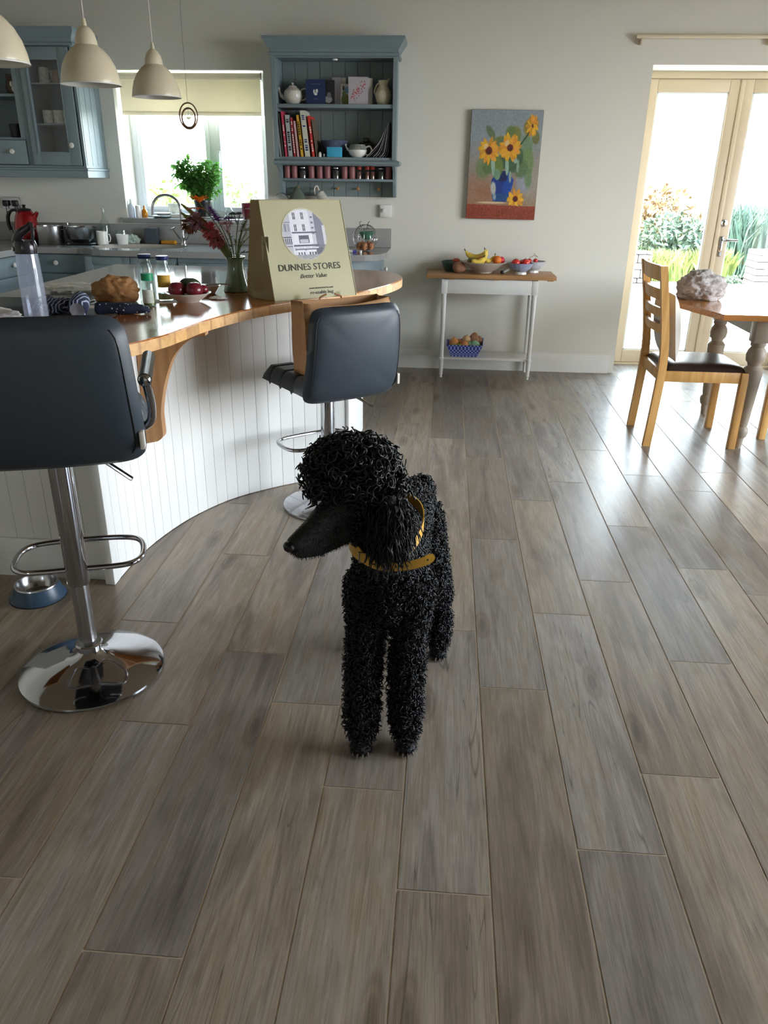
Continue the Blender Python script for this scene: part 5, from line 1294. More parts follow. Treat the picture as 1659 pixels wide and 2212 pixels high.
# bowl of stone fruit
fx, fy_ = -1.075, 3.245
t = thing('fruit_plate', 'shallow white china bowl of plums and avocado on the breakfast bar', 'bowl', (fx, fy_, IZ))
b = MB(); b.lathe([(0, 0), (.045, 0), (.048, .004), (.075, .022), (.094, .036), (.096, .038), (.093, .039), (.070, .026), (.03, .010), (0, .009)], n=64); b.build('bowl', M['china'], t)
pl = paint('dark_plum_skin', (110, 26, 42), .3, var=.25, scale=12, coat=.3)
def fruit(name, label, cat, loc, r, mat, stretch=(1, 1, .92), group=None):
    b = MB(); b.ball((0, 0, 0), (r * stretch[0], r * stretch[1], r * stretch[2]), 4)
    for v in b.bm.verts:
        d = math.hypot(v.co.x, v.co.y) / r
        if v.co.z > 0: v.co.z -= r * .16 * math.exp(-(d / .25) ** 2)
    o = b.build(name, mat, angle=180); o.location = loc; return tag(o, label, cat, group)
fruit('plum', 'dark red plum at the left front of the white bowl', 'plum', (fx - .038, fy_ - .022, IZ + .051), .036, pl)
fruit('plum', 'dark red plum at the right front of the white bowl', 'plum', (fx + .036, fy_ - .022, IZ + .051), .036, pl)
av = fruit('avocado', 'dark green avocado lying behind the two plums', 'avocado', (fx + .0, fy_ + .035, IZ + .060), .036, paint('avocado_skin', (58, 70, 44), .45, var=.3, scale=60, bump=.5, bscale=150), (1.35, 1, .95))
fruit('plum', 'small reddish plum half hidden at the right of the white bowl', 'plum', (fx + .058, fy_ + .028, IZ + .048), .022, pl)
t = thing('small_bowl', 'small white bowl with a spoon behind the plum bowl', 'bowl', (-1.06, 3.50, IZ)); b = MB(); b.lathe([(0, 0), (.025, 0), (.05, .035), (.052, .036), (.046, .034), (.02, .006), (0, .006)], n=32); b.build('bowl', M['china'], t)
t = thing('spoon', 'metal spoon resting across the small white bowl', 'spoon', (-1.06, 3.50, IZ)); b = MB(); b.tube([(-.01, .0, .038), (.055, .02, .040), (.10, .035, .036)], .0025, n=8); b.ball((-.02, -.004, .036), (.018, .012, .005), 2); b.build('spoon', M['steel'], t)
for i, (x, y, lb) in enumerate(((-.985, 3.31, 'crumpled white tissue scrap just right of the plum bowl'), (-1.10, 3.20, 'flat white paper receipt under the left of the plum bowl'))):
    pass
crumple('crumpled white tissue scrap just right of the plum bowl', 'tissue', 'tissue', (-.975, 3.335, IZ), .035, .02, .012, M['paper'], 9, 4)
b = MB(); b.box(-.07, .07, -.05, .05, 0, .0012); o = b.build('paper_sheet', M['paper']); o.location = (-1.185, 3.235, IZ); o.rotation_euler = (0, 0, .3); tag(o, 'flat white paper under the glass jars', 'paper')
# jars
gj = thing('glass_jar', 'tall empty glass jar with navy lid behind the green-capped jar', 'jar', (-1.262, 3.285, IZ + .0015))
GP_ = [(0, 0), (.030, 0), (.033, .006), (.033, .125), (.026, .15), (.024, .155), (.024, .165), (.022, .165), (.022, .152), (.031, .122), (.031, .006), (0, .004)]
b = MB(); b.lathe(GP_, n=40); b.build('glass', M['jarglass'], gj)
navy = paint('navy_lid', (30, 44, 92), .35)
b = MB(); b.lathe([(0, .1655), (.026, .1655), (.0275, .168), (.0275, .180), (.025, .182), (0, .182)], n=40); b.build('lid', navy, gj)
gj = thing('glass_jar', 'glass jar with navy lid and yellow label beside the plum bowl', 'jar', (-1.178, 3.262, IZ + .0015))
b = MB(); b.lathe([(r_ * .95, z_ * .985) for r_, z_ in GP_], n=40); b.build('glass', M['jarglass'], gj)
b = MB(); b.lathe([(0, .163), (.0247, .163), (.026, .166), (.026, .177), (.024, .179), (0, .179)], n=40); b.build('lid', navy, gj)
b = MB(); b.grid(12, 1, lambda u, v: (.0322 * math.cos(-2.2 + u * 1.9), .0322 * math.sin(-2.2 + u * 1.9), .055 + .05 * v)); b.build('label', paint('yellow_label', (204, 160, 62), .6, var=.2, scale=90), gj)
b = MB(); b.lathe([(0, .005), (.029, .005), (.029, .03), (0, .032)], n=24); b.build('contents', paint('pale_honey', (196, 186, 120), .3), gj)
gj = thing('spice_jar', 'small jar of dried herbs with a bright green cap in front of the glass jars', 'jar', (-1.190, 3.105, IZ))
b = MB(); b.lathe([(0, 0), (.023, 0), (.025, .004), (.025, .088), (.020, .100), (.019, .100), (.0235, .086), (.0235, .004), (0, .003)], n=32); b.build('glass', M['jarglass'], gj)
b = MB(); b.lathe([(0, .004), (.0228, .004), (.0228, .05), (0, .055)], n=24); b.build('dried_herbs', paint('dried_herbs', (120, 134, 78), .9, var=.4, scale=200), gj)
b = MB(); b.grid(14, 1, lambda u, v: (.0254 * math.cos(-2.7 + u * 2.3), .0254 * math.sin(-2.7 + u * 2.3), .014 + .052 * v)); b.build('label', paint('white_green_label', (206, 212, 200), .6, var=.3, scale=50), gj)
b = MB(); b.lathe([(0, .1005), (.024, .1005), (.024, .126), (.022, .128), (0, .128)], n=32); b.build('cap', paint('bright_green_cap', (20, 140, 92), .4), gj)
crumple('crumpled brown paper bag lying on the island in front of the spice jar', 'paper_bag', 'paper bag', (-1.375, 3.215, IZ), .092, .062, .10, paint('crumpled_kraft', (158, 112, 68), .65, var=.12, bump=.6, bscale=20), 21, 5, .22, 1.8, .2)
crumple('crumpled white tissue lying flat on the grey worktop behind the striped cloth', 'tissue', 'tissue', (-1.645, 3.46, IZ - .001), .13, .075, .035, M['paper'], 31, 5, .5, 2.2)
b = MB(); b.box(-.095, .095, -.035, .035, 0, .0015); o = b.build('white_card', M['paper']); o.location = (-1.385, 3.04, IZ); tag(o, 'flat white card between the brown paper bag and the navy pouch', 'card')
# patterned bundles
strp, n, l, bb = newmat('navy_striped_cloth')
tcn = n.new('ShaderNodeTexCoord'); wv = n.new('ShaderNodeTexWave'); wv.inputs['Scale'].default_value = 22; wv.inputs['Distortion'].default_value = 1.5; rp = n.new('ShaderNodeValToRGB')
rp.color_ramp.elements[0].position = .75; rp.color_ramp.elements[0].color = srgb(30, 36, 66); rp.color_ramp.elements[1].position = .85; rp.color_ramp.elements[1].color = srgb(170, 180, 205)
l.new(tcn.outputs['Object'], wv.inputs[0]); l.new(wv.outputs[0], rp.inputs[0]); l.new(rp.outputs[0], bb.inputs['Base Color']); bb.inputs['Roughness'].default_value = .8
dots, n, l, bb = newmat('navy_fabric_white_flecks')
tcn = n.new('ShaderNodeTexCoord'); vo = n.new('ShaderNodeTexVoronoi'); vo.inputs['Scale'].default_value = 75; rp = n.new('ShaderNodeValToRGB')
rp.color_ramp.elements[0].position = .18; rp.color_ramp.elements[0].color = srgb(214, 218, 226); rp.color_ramp.elements[1].position = .24; rp.color_ramp.elements[1].color = srgb(22, 28, 52)
l.new(tcn.outputs['Object'], vo.inputs['Vector']); l.new(vo.outputs['Distance'], rp.inputs[0]); l.new(rp.outputs[0], bb.inputs['Base Color']); bb.inputs['Roughness'].default_value = .7
crumple('navy striped folded cloth beside the water bottle', 'striped_cloth', 'cloth', (-1.485, 2.90, IZ + .004), .085, .06, .055, strp, 41, 5, .25, 1.5, -.3)
t = thing('rolled_umbrella', 'navy and grey striped folded umbrella end facing the camera', 'umbrella', (-1.372, 2.865, IZ))
b = MB(); b.lathe([(0, -.06), (.034, -.055), (.037, 0), (.034, .05), (.026, .055), (.0, .052)], n=28, M=Matrix.Translation((0, 0, .036)) @ Matrix.Rotation(math.radians(100), 4, 'X') @ Matrix.Rotation(.3, 4, 'Y')); b.build('cover', strp, t)
b = MB(); b.lathe([(0, .05), (.010, .05), (.027, .066), (.0, .060)], n=12, M=Matrix.Translation((0, 0, .036)) @ Matrix.Rotation(math.radians(100), 4, 'X') @ Matrix.Rotation(.3, 4, 'Y')); b.build('folded_end', paint('grey_satin', (120, 118, 122), .3, var=.4, scale=30), t)
t = thing('fabric_pouch', 'long navy pouch with white flecks lying on the beech bar edge', 'pouch', (-1.215, 2.895, IZ))
b = MB(); sp = spline([(-.10, -.008, .018), (-.06, -.005, .022), (0, 0, .020), (.06, .012, .020), (.098, .022, .012)], 5)
b.tube(sp, [.022, .024, .024, .023, .022, .021, .021, .021, .021, .022, .023, .023, .022, .020, .018, .017, .016, .014, .012, .009, .004], n=16)
for v in b.bm.verts: v.co.z = max(.0005, v.co.z)
b.build('fabric', dots, t)
b = MB(); b.tube([(-.104, -.008, .018), (-.098, -.008, .018)], .014, n=14); b.build('open_end', paint('grey_lining', (120, 124, 132), .7, var=.4, scale=40), t)
crumple('cream crumpled cloth at the left edge beside the water bottle', 'cream_cloth', 'cloth', (-1.63, 2.70, IZ), .11, .06, .045, paint('cream_cloth', (214, 210, 204), .9), 51, 5, .3, 2)
# water bottle
M['bottleplastic'] = clear_glass('clear_bottle_plastic', (.94, .96, 1.0))
n_ = M['bottleplastic'].node_tree.nodes; l_ = M['bottleplastic'].node_tree.links
df_ = n_.new('ShaderNodeBsdfDiffuse'); df_.inputs[0].default_value = srgb(214, 222, 238); mx_ = n_.new('ShaderNodeMixShader'); mx_.inputs[0].default_value = .13
l_.new(n_['Material Output'].inputs[0].links[0].from_socket, mx_.inputs[1]); l_.new(df_.outputs[0], mx_.inputs[2]); l_.new(mx_.outputs[0], n_['Material Output'].inputs[0])
wbt = thing('water_bottle', 'tall clear water bottle with dark flip-top lid on the island', 'water bottle', (-1.432, 2.655, IZ))
b = MB(); b.lathe([(0, 0), (.036, 0), (.040, .006), (.0405, .10), (.038, .20), (.036, .235), (.034, .236), (.0365, .20), (.0385, .10), (.038, .006), (0, .004)], n=40); b.build('bottle', M['bottleplastic'], wbt)
lidm = paint('smoky_black_plastic', (44, 42, 46), .18, var=.1)
b = MB(); b.lathe([(0, .237), (.037, .237), (.038, .24), (.037, .265), (.033, .278), (0, .282)], n=36)
b.tube(spline([(-.030, -.005, .270), (-.010, -.005, .300), (.018, -.002, .318), (.034, 0, .335)], 4), [.013, .014, .015, .015, .015, .014, .014, .013, .012, .011, .010, .009, .007], n=12)
b.tube(spline([(.030, -.012, .265), (.040, -.012, .30), (.036, -.004, .335)], 4), .006, n=8)
b.build('lid', lidm, wbt)
b = MB(); b.lathe([(0, 0), (.008, 0), (.008, .003), (0, .003)], n=16, M=Matrix.Translation((-.032, -.022, .252)) @ Matrix.Rotation(PI / 2, 4, 'X') @ Matrix.Rotation(-.9, 4, 'Y')); b.build('button', M['steel'], wbt)

# brown paper carrier bag on the second stool
kb = thing('paper_carrier_bag', 'brown paper carrier bag with folded top on the seat of the armless stool', 'paper bag', (-.421, 3.211, .642), math.radians(38))
b = MB(); W_, D_, H_ = .39, .13, .292
for s in (-1, 1):
    b.grid(10, 12, lambda u, v, s=s: ((u - .5) * (W_ + .02 * v), s * (D_ / 2 + .006 * math.sin(v * 4) - .012 * v) , v * (H_ - .02 * math.sin(PI * u) * (1 if s < 0 else .3))))
    b.grid(10, 12, lambda u, v, s=s: (s * (W_ / 2 + .01 * v - .022 * v * (1 - abs(2 * u - 1))), (u - .5) * (D_ - .024 * v), v * H_))
b.grid(2, 2, lambda u, v: ((u - .5) * W_, (v - .5) * D_, .001))
bmesh.ops.remove_doubles(b.bm, verts=b.bm.verts, dist=.004)
kbo = b.build('paper_bag', M['kraft'], kb, angle=25, solid=.0012)
b = MB()
for s in (-1, 1):
    b.tube(spline([(s * .05 - .02, .055, H_ - .02), (s * .05 - .02, .055, H_ + .0), (s * .02 - .02, .055, H_ + .012)], 3), .004, n=6)
b.build('twisted_handle', M['kraft_in'], kb)
b = MB(); b.box(-.16, .16, -.06, .06, .18, .19); b.build('folded_paper', M['kraft_in'], kb, smooth=False)

# dog bowl on the floor
t = thing('dog_bowl', 'steel dog bowl in a slate blue non-slip surround on the floor', 'dog bowl', (-1.405, 2.30, 0))
b = MB(); b.lathe([(.090, .0005), (.094, .0005), (.096, .004), (.088, .012), (.074, .048), (.071, .050), (.070, .046), (.084, .010)], n=48, cap=False); b.build('surround', paint('slate_blue_plastic', (52, 74, 94), .35, var=.15), t)
b = MB(); b.lathe([(.0745, .0505), (.073, .054), (.067, .055), (.062, .030), (.048, .014), (0, .012)], n=48, cap=False); b.build('steel_dish', M['steel'], t)
for f in t.children[0].data.polygons: pass
b = MB(); b.lathe([(.094, .0), (.097, .0), (.097, .003), (.094, .003)], n=48); b.build('rubber_rim', M['mesh_rug'], t)

# ============================================================ CONSOLE TABLE AND PAINTING
ct = thing('console_table', 'slim white console table with pine top against the back wall', 'console table', (.33, 5.93, 0))
b = MB()
b.box(-.468, .462, -.175, .160, .730, .760, bev=.005)
for x in (-.30, .02, .40): b.box(x, x + .04, -.172, .150, .724, .7299)
b.build('table_top', M['pine'], ct)
LX = (-.335, .318); LY = (-.125, .120)
b = MB(); b.box(LX[0], LX[1], LY[0] - .018, LY[0] - .002, .622, .7235, bev=.002); b.box(LX[0], LX[1], LY[1], LY[1] + .016, .64, .7235, bev=.002)
for x in LX: b.box(x - .008, x + .008, LY[0], LY[1], .64, .7235)
b.build('apron', M['white'], ct)
for x in LX:
    for y in LY:
        b = MB(); b.box(x - .021, x + .021, y - .021, y + .021, .62, .7238, bev=.003)
        b.lathe([(0, 0), (.011, 0), (.012, .004), (.010, .014), (.014, .022), (.014, .03), (.0125, .034), (.015, .06), (.018, .115), (.017, .13), (.021, .136), (.021, .148), (.016, .152), (.016, .16), (.0155, .30), (.0175, .45), (.0185, .58), (.017, .602), (.020, .612), (.020, .622), (0, .622)], c=(x, y, 0), n=20)
        b.build('leg', M['white'], ct)
b = MB(); b.box(LX[0] - .005, LX[1] + .005, LY[0] - .005, LY[1] + .02, .134, .152, bev=.003); b.build('lower_shelf', M['white'], ct)
TZ = .7602
# bowls and fruit
t = lathe_thing('green_bowl', 'dark green bowl with pale inside at the left end of the console', 'bowl', (.045, 5.97, TZ), [(0, 0), (.05, 0), (.062, .02), (.080, .068), (.080, .072), (.074, .070), (.058, .022), (0, .010)], paint('dark_green_glaze', (62, 84, 80), .25, var=.1))
def potato(label, loc, s, rz=0):
    b = MB(); b.ball((0, 0, 0), 1, 4)
    for v in b.bm.verts:
        q = v.co * (1 + .12 * mnoise.noise(v.co * 1.3 + Vector((loc[0] * 30, 0, 0)))); v.co = Vector((q.x * s[0], q.y * s[1], q.z * s[2]))
    o = b.build('sweet_potato', spm); o.location = loc; o.rotation_euler = (0, 0, rz); return tag(o, label, 'sweet potato')
spm = paint('sweet_potato_skin', (156, 112, 86), .75, var=.15, scale=40, bump=.4)
potato('plump brown sweet potato in front of the green bowl on the console', (.095, 5.868, TZ + .038), (.050, .042, .040))
fruit('nectarine', 'orange-red nectarine in the dark green bowl', 'nectarine', (.075, 5.985, TZ + .062), .032, paint('nectarine_skin', (186, 84, 60), .5, var=.2, scale=20))
bbw = lathe_thing('fruit_bowl', 'wide cream pottery bowl holding bananas and oranges', 'bowl', (.278, 5.90, TZ), [(0, 0), (.062, 0), (.066, .004), (.066, .010), (.10, .028), (.135, .058), (.162, .074), (.164, .077), (.160, .079), (.130, .064), (.06, .024), (0, .02)], paint('cream_stoneware', (186, 176, 164), .3, var=.06), n=64)
ban = paint('banana_skin', (226, 196, 84), .5, var=.12, scale=14)
def banana(label, loc, rz, ry, k=1.0, up=.05, rad=.017):
    t = thing('banana', label, 'banana', loc, rz, 'bananas in the cream bowl'); N = 15; pts = []; rr = []
    for i in range(N):
        a = -1.0 + 2.0 * i / (N - 1); pts.append(Vector((math.sin(a) * .085 * k, 0, (1 - math.cos(a)) * .085 * k))); rr.append(rad * (max(.02, 1 - abs(a) ** 5)) ** .5)
    R = Matrix.Rotation(ry, 3, 'Y'); pts = [R @ p for p in pts]; rr[-1] = .004; rr[-2] = .007; rr[0] = .004
    b = MB(); b.tube(pts, rr, n=12); b.build('skin', ban, t)
    b = MB(); e = pts[-1]; dd = (pts[-1] - pts[-2]).normalized(); b.tube([e, e + dd * .016], .0042, n=8); b.build('stem', paint('banana_stem', (84, 74, 40), .7) if 'bst' not in M else M['bst'], t)
    return t
M['bst'] = paint('banana_stalk', (90, 78, 44), .7)
banana('upright curved banana with dark stem rising highest from the bowl', (.262, 5.855, TZ + .082), math.radians(10), math.radians(-52))
banana('banana lying across the left rim of the cream bowl', (.215, 5.915, TZ + .098), math.radians(172), math.radians(-4), 1.15)
banana('banana at the back of the cream bowl curving over the left', (.225, 5.95, TZ + .106), math.radians(168), math.radians(6), 1.1)
banana('short banana lying front and centre on the rim of the cream bowl', (.232, 5.83, TZ + .080), math.radians(8), math.radians(-12), .62, rad=.019)
banana('banana stub right of the upright banana', (.322, 5.885, TZ + .088), math.radians(20), math.radians(-20), .55, rad=.015)
orng = paint('orange_peel', (222, 120, 44), .5, var=.1, scale=30, bump=.3, bscale=200)
fruit('orange', 'orange at the right side of the cream bowl', 'orange', (.368, 5.875, TZ + .092), .032, orng, (1, 1, 1))
fruit('orange', 'small orange half hidden among the bananas', 'orange', (.262, 5.90, TZ + .088), .030, orng, (1, 1, 1))
fruit('apple', 'red apple peeping out behind the orange in the cream bowl', 'apple', (.398, 5.905, TZ + .090), .028, paint('red_apple_skin', (196, 44, 62), .35, var=.2))
fruit('avocado', 'olive green avocado at the left inside the cream bowl', 'avocado', (.185, 5.87, TZ + .080), .028, paint('olive_skin', (104, 104, 60), .5, var=.2), (1.2, 1, .95))
t = thing('small_jar', 'small glass jar lying on its side between the two bowls', 'jar', (.425, 5.845, TZ)); b = MB(); b.tube([(-.012, -.02, .014), (.028, .012, .034)], [.013, .017], n=16); b.build('jar', paint('dusty_glass', (150, 144, 130), .3, trans=.3), t); b = MB(); b.tube([(-.024, -.029, .0135), (-.012, -.02, .014)], .0125, n=14); b.build('lid', M['black'], t)
ribm = paint('blue_ribbed_china', (150, 160, 186), .3, var=.5, scale=16, stretch=(8, 8, .2))
def footed(label, loc, r, h, mat):
    t = thing('footed_bowl', label, 'bowl', loc)
    b = MB(); b.lathe([(.0, 0), (r * .5, 0), (r * .48, .014), (r * .40, .018), (0, .018)], n=40); b.build('foot', M['china'], t)
    b = MB(); b.lathe([(0, .0182), (r * .45, .0182), (r * .72, h * .45), (r, h), (r * .96, h), (r * .66, h * .45), (0, .026)], n=72)
    for v in b.bm.verts:
        d = math.hypot(v.co.x, v.co.y)
        if d > r * .46: a = math.atan2(v.co.y, v.co.x); k_ = 1 + .012 * (1 if int(a / (2 * PI) * 72) % 2 else -1); v.co.x *= k_; v.co.y *= k_
    b.build('bowl', mat, t, angle=20); return t
footed('blue ribbed footed bowl of tomatoes at the front right of the console', (.540, 5.865, TZ), .092, .078, ribm)
footed('pale patterned footed bowl of small tomatoes behind the blue ribbed bowl', (.640, 5.995, TZ), .092, .080, paint('pale_blue_pattern_china', (186, 190, 200), .3, var=.4, scale=30))
tom = paint('tomato_skin', (204, 54, 48), .25, var=.12, coat=.4); vine = paint('tomato_vine', (84, 110, 52), .7)
def tomato(label, loc, r):
    t = thing('tomato', label, 'tomato', loc)
    b = MB(); b.ball((0, 0, 0), (r, r, r * .85), 3); b.build('flesh', tom, t)
    b = MB()
    for i in range(5): leaf(b, Vector((0, 0, r * .82)), Vector((math.cos(i * 1.26), math.sin(i * 1.26), .1)), r * .55, r * .2)
    b.tube([(0, 0, r * .8), (0, .002, r * 1.1)], .0015, n=5); b.build('calyx', vine, t)
tomato('large tomato at the left of the blue ribbed bowl', (.502, 5.855, TZ + .078), .032)
tomato('large tomato at the right of the blue ribbed bowl', (.570, 5.860, TZ + .078), .034)
tomato('tomato half sunk at the back of the blue ribbed bowl', (.545, 5.91, TZ + .072), .024)
tomato('small vine tomato at the left of the back footed bowl', (.610, 5.98, TZ + .082), .019)
tomato('small vine tomato at the right of the back footed bowl', (.655, 5.98, TZ + .084), .018)
b = MB(); b.tube([(.0, 0, 0), (.03, .0, .018), (.06, .0, .008), (.03, .01, .03)], .0018, n=5); o = b.build('tomato_stalk', vine); o.location = (.61, 5.985, TZ + .102); tag(o, 'green vine stalk lying over the small tomatoes', 'stalk')
# basket on the lower shelf
wm, n, l, bb = newmat('blue_woven_plastic')
tcn = n.new('ShaderNodeTexCoord'); ck = n.new('ShaderNodeTexChecker'); ck.inputs['Scale'].default_value = 75; ck.inputs['Color1'].default_value = srgb(28, 44, 140); ck.inputs['Color2'].default_value = srgb(150, 166, 220)
l.new(tcn.outputs['Object'], ck.inputs[0]); l.new(ck.outputs[0], bb.inputs['Base Color']); bb.inputs['Roughness'].default_value = .5
SZ_ = .1523
vb = thing('woven_basket', 'blue woven plastic basket of onions on the lower shelf of the console', 'basket', (.165, 5.90, SZ_))
b = MB(); W0, W1, D0, D1, HH = .098, .135, .06, .085, .098
def fr(u): # rounded rectangle loop
    return u
lo = [(-W0, -D0), (W0, -D0), (W0, D0), (-W0, D0)]; hi = [(-W1, -D1), (W1, -D1), (W1 + .012, D1), (-W1, D1)]; hz = [HH - .008, HH - .008, HH + .02, HH]
for i in range(4):
    j = (i + 1) % 4
    b.grid(12, 6, lambda u, v, i=i, j=j: tuple(np.array([(lo[i][k] * (1 - u) + lo[j][k] * u) * (1 - v) + (hi[i][k] * (1 - u) + hi[j][k] * u) * v for k in (0, 1)] + [v * (hz[i] * (1 - u) + hz[j] * u)])))
b.grid(2, 2, lambda u, v: ((u - .5) * 2 * W0, (v - .5) * 2 * D0, .002)); bmesh.ops.remove_doubles(b.bm, verts=b.bm.verts, dist=.0005)
b.build('basket', wm, vb, smooth=False, solid=.003)
on = paint('onion_skin', (206, 140, 84), .35, var=.2, scale=6, stretch=(4, 4, .5))
def onion(label, loc, r, tilt=(0, 0), mat=None, name='onion'):
    t = thing(name, label, name, loc); t.rotation_euler = (tilt[0], tilt[1], 0)
    b = MB(); b.lathe([(0, -r * .88), (r * .5, -r * .78), (r * .92, -r * .35), (r, .0), (r * .88, r * .42), (r * .5, r * .78), (r * .2, r * .95), (r * .1, r * 1.2), (0, r * 1.3)], n=28); b.build('bulb', mat or on, t)
onion('golden onion at the left of the blue basket', (.085, 5.88, SZ_ + .095), .038)
onion('golden onion at the front centre of the blue basket', (.165, 5.855, SZ_ + .085), .036, (.3, .5))
onion('golden onion behind the garlic in the blue basket', (.122, 5.93, SZ_ + .085), .034, (.6, 0))
onion('pale garlic bulb on top in the middle of the blue basket', (.180, 5.91, SZ_ + .118), .034, (.2, .2), paint('garlic_skin', (214, 180, 140), .5, var=.1, scale=6), 'garlic_bulb')
potato('tall brown sweet potato standing at the back right of the blue basket', (.238, 5.93, SZ_ + .105), (.042, .036, .060), .2)
potato('second smaller sweet potato at the right edge of the blue basket', (.275, 5.945, SZ_ + .095), (.028, .03, .045), .2)
lm = paint('lime_skin', (146, 166, 62), .4, var=.15)
fruit('lime', 'green lime at the front left of the blue basket', 'lime', (.085, 5.845, SZ_ + .078), .020, lm); fruit('lime', 'green lime beside the front onion in the blue basket', 'lime', (.125, 5.84, SZ_ + .080), .022, lm)
crumple('pale green plastic bag poking out at the right of the blue basket', 'plastic_bag', 'plastic bag', (.232, 5.862, SZ_ + .060), .045, .025, .055, paint('pale_green_plastic', (150, 196, 160), .3, trans=.2), 61, 4, .4)

def still_life(u, v):
    """loose brushwork: sunflowers in a blue vase"""
    rs = np.random.RandomState(8); jit = lambda s: (np.repeat(np.repeat(rs.rand(u.shape[0] // 4 + 1, u.shape[1] // 3 + 1), 4, 0), 3, 1)[:u.shape[0], :u.shape[1]] - .5) * s
    t = np.clip((v - .15) / .6, 0, 1)[..., None]
    im = np.array((150, 118, 92.)) * (1 - t) + np.array((140, 150, 156.)) * t
    im = disc(im, u, v, .92, .35, .18, .28, (158, 152, 140), soft=.9, al=.8); im = disc(im, u, v, .80, .36, .13, .14, (146, 156, 172), soft=.7, al=.8); im = disc(im, u, v, .15, .28, .25, .18, (156, 116, 92), soft=.9, al=.7); im = disc(im, u, v, .30, .88, .4, .15, (136, 150, 152), soft=.9, al=.6)
    im = disc(im, u, v, .25, .25, .16, .09, (150, 104, 80), soft=.9, al=.7)
    lv = [(.62, .77, .11, .10, (118, 124, 60), .3), (.56, .80, .08, .07, (104, 122, 72), 0), (.28, .80, .10, .045, (94, 112, 82), -.7), (.40, .72, .12, .05, (104, 118, 66), .2), (.80, .68, .10, .12, (112, 142, 108), .2), (.84, .55, .09, .14, (112, 140, 88), .3), (.86, .40, .06, .12, (108, 134, 96), .1), (.20, .48, .12, .12, (112, 128, 88), .4), (.30, .50, .12, .08, (88, 112, 66), .5), (.74, .48, .12, .10, (92, 118, 78), -.3), (.50, .54, .12, .08, (58, 86, 60), 0), (.92, .76, .06, .07, (110, 112, 62), .4), (.84, .86, .12, .09, (140, 120, 44), .4), (.45, .69, .06, .06, (88, 120, 96), .2), (.68, .58, .10, .10, (64, 92, 66), .3)]
    for cx, cy, rx, ry, c, a in lv: im = disc(im, u, v, cx, cy, rx, ry, c, a, soft=.5, al=.92)
    # vase
    vy = np.clip((v - .165) / .29, 0, 1); half = .098 + .06 * np.sin(np.clip(vy * 1.25, 0, 1) * PI * .55) - .09 * np.clip(vy - .72, 0, 1) / .28; mid = .475 + .03 * vy
    m = (np.abs(u - mid) < half) & (v > .165) & (v < .455)
    im[m] = (26, 58, 132); m2 = m & (u > mid + .02) & (v > .2); im[m2] = (30, 72, 158); m3 = m & (v < .24); im[m3] = (34, 76, 128); m4 = m & (v > .36) & (np.abs(u - mid) < .06); im[m4] = (22, 34, 84)
    im = disc(im, u, v, .37, .29, .045, .075, (176, 180, 176), .2, .6); im = disc(im, u, v, .395, .21, .03, .04, (140, 160, 176), .1, .8)
    for cx, cy, rx, ry, c, a in [(.41, .50, .085, .105, (106, 126, 64), .55), (.345, .50, .03, .11, (150, 178, 156), .2), (.41, .42, .05, .06, (112, 146, 118), .6), (.60, .51, .10, .07, (70, 98, 70), -.5), (.545, .50, .028, .10, (146, 176, 156), .12), (.60, .40, .02, .06, (140, 164, 150), .1), (.70, .50, .02, .07, (132, 160, 138), 0), (.66, .55, .03, .03, (150, 176, 158), 0)]:
        im = disc(im, u, v, cx, cy, rx, ry, c, a, soft=.35)
    for x_, y_, dx, dy in ((.72, .70, .12, .12),):
        for k in np.linspace(0, 1, 20): im = disc(im, u, v, x_ + dx * k, y_ + dy * k, .012, .009, (60, 80, 50))
    def sunf(im, cx, cy, r, n, sx=1.0, sy=1.0, rot=0.0, cr=.3, hl=True):
        q = random.Random(int(cx * 100))
        for i in range(n * 2):
            a = i * 2 * PI / n + rot + q.uniform(-.15, .15); rr = r * (q.uniform(.5, .68)); px_, py_ = cx + math.cos(a) * rr * sx, cy + math.sin(a) * rr * sy * .70
            im = disc(im, u, v, px_, py_, r * .45 * (1 if i < n else .8), r * .155, q.choice([(222, 168, 38), (232, 178, 48), (216, 146, 46), (196, 140, 40), (228, 158, 60)]), math.atan2(math.sin(a) * sy * .7, math.cos(a) * sx), soft=.4)
        im = disc(im, u, v, cx, cy, r * cr * sx, r * cr * .75 * sy, (92, 30, 26), soft=.5); im = disc(im, u, v, cx + .01, cy - .01, r * cr * .4 * sx, r * cr * .3 * sy, (64, 26, 30), soft=.5)
        if hl: im = disc(im, u, v, cx - r * .30, cy + r * .25, r * .24, r * .17, (226, 196, 140), .5, .6)
        return im
    im = sunf(im, .27, .635, .155, 13, cr=.36); im = sunf(im, .57, .665, .165, 14, cr=.30); im = sunf(im, .86, .865, .105, 11, .75, 1.35, .3, .18, False); im = sunf(im, .70, .195, .125, 10, cr=.34, hl=False)
    im = disc(im, u, v, .36, .155, .26, .012, (206, 180, 146), 0, .6)
    tb = v < .138 - .012 * u; im[tb] = np.array((138, 62, 44.)) + jit(26)[tb][:, None] * np.array((1, .7, .5)); tb2 = tb & (v > .10); im[tb2] = im[tb2] * .92 + np.array((150, 84, 62.)) * .12
    im = im + jit(14)[..., None]
    return im
pt = thing('canvas_painting', 'unframed canvas painting of sunflowers in a blue vase above the console table', 'painting', (.380, Y1 - .002, 1.120))
b = MB(); b.box(-.250, .250, -.034, 0, 0, .716, bev=.003); b.build('stretcher_canvas', paint('canvas_edge', (136, 124, 106), .8), pt)
picture('painted_face', .496, .712, 200, 290, still_life, vcol_mat('oil_paint', .5, .4), pt, Matrix.Translation((0, -.0345, .002)))
pt.rotation_euler = (0, math.radians(.4), 0)

# ============================================================ DINING TABLE, CHAIR
dt = thing('dining_table', 'octagonal oak topped dining table with turned taupe legs', 'dining table', (2.30, 4.75, 0))
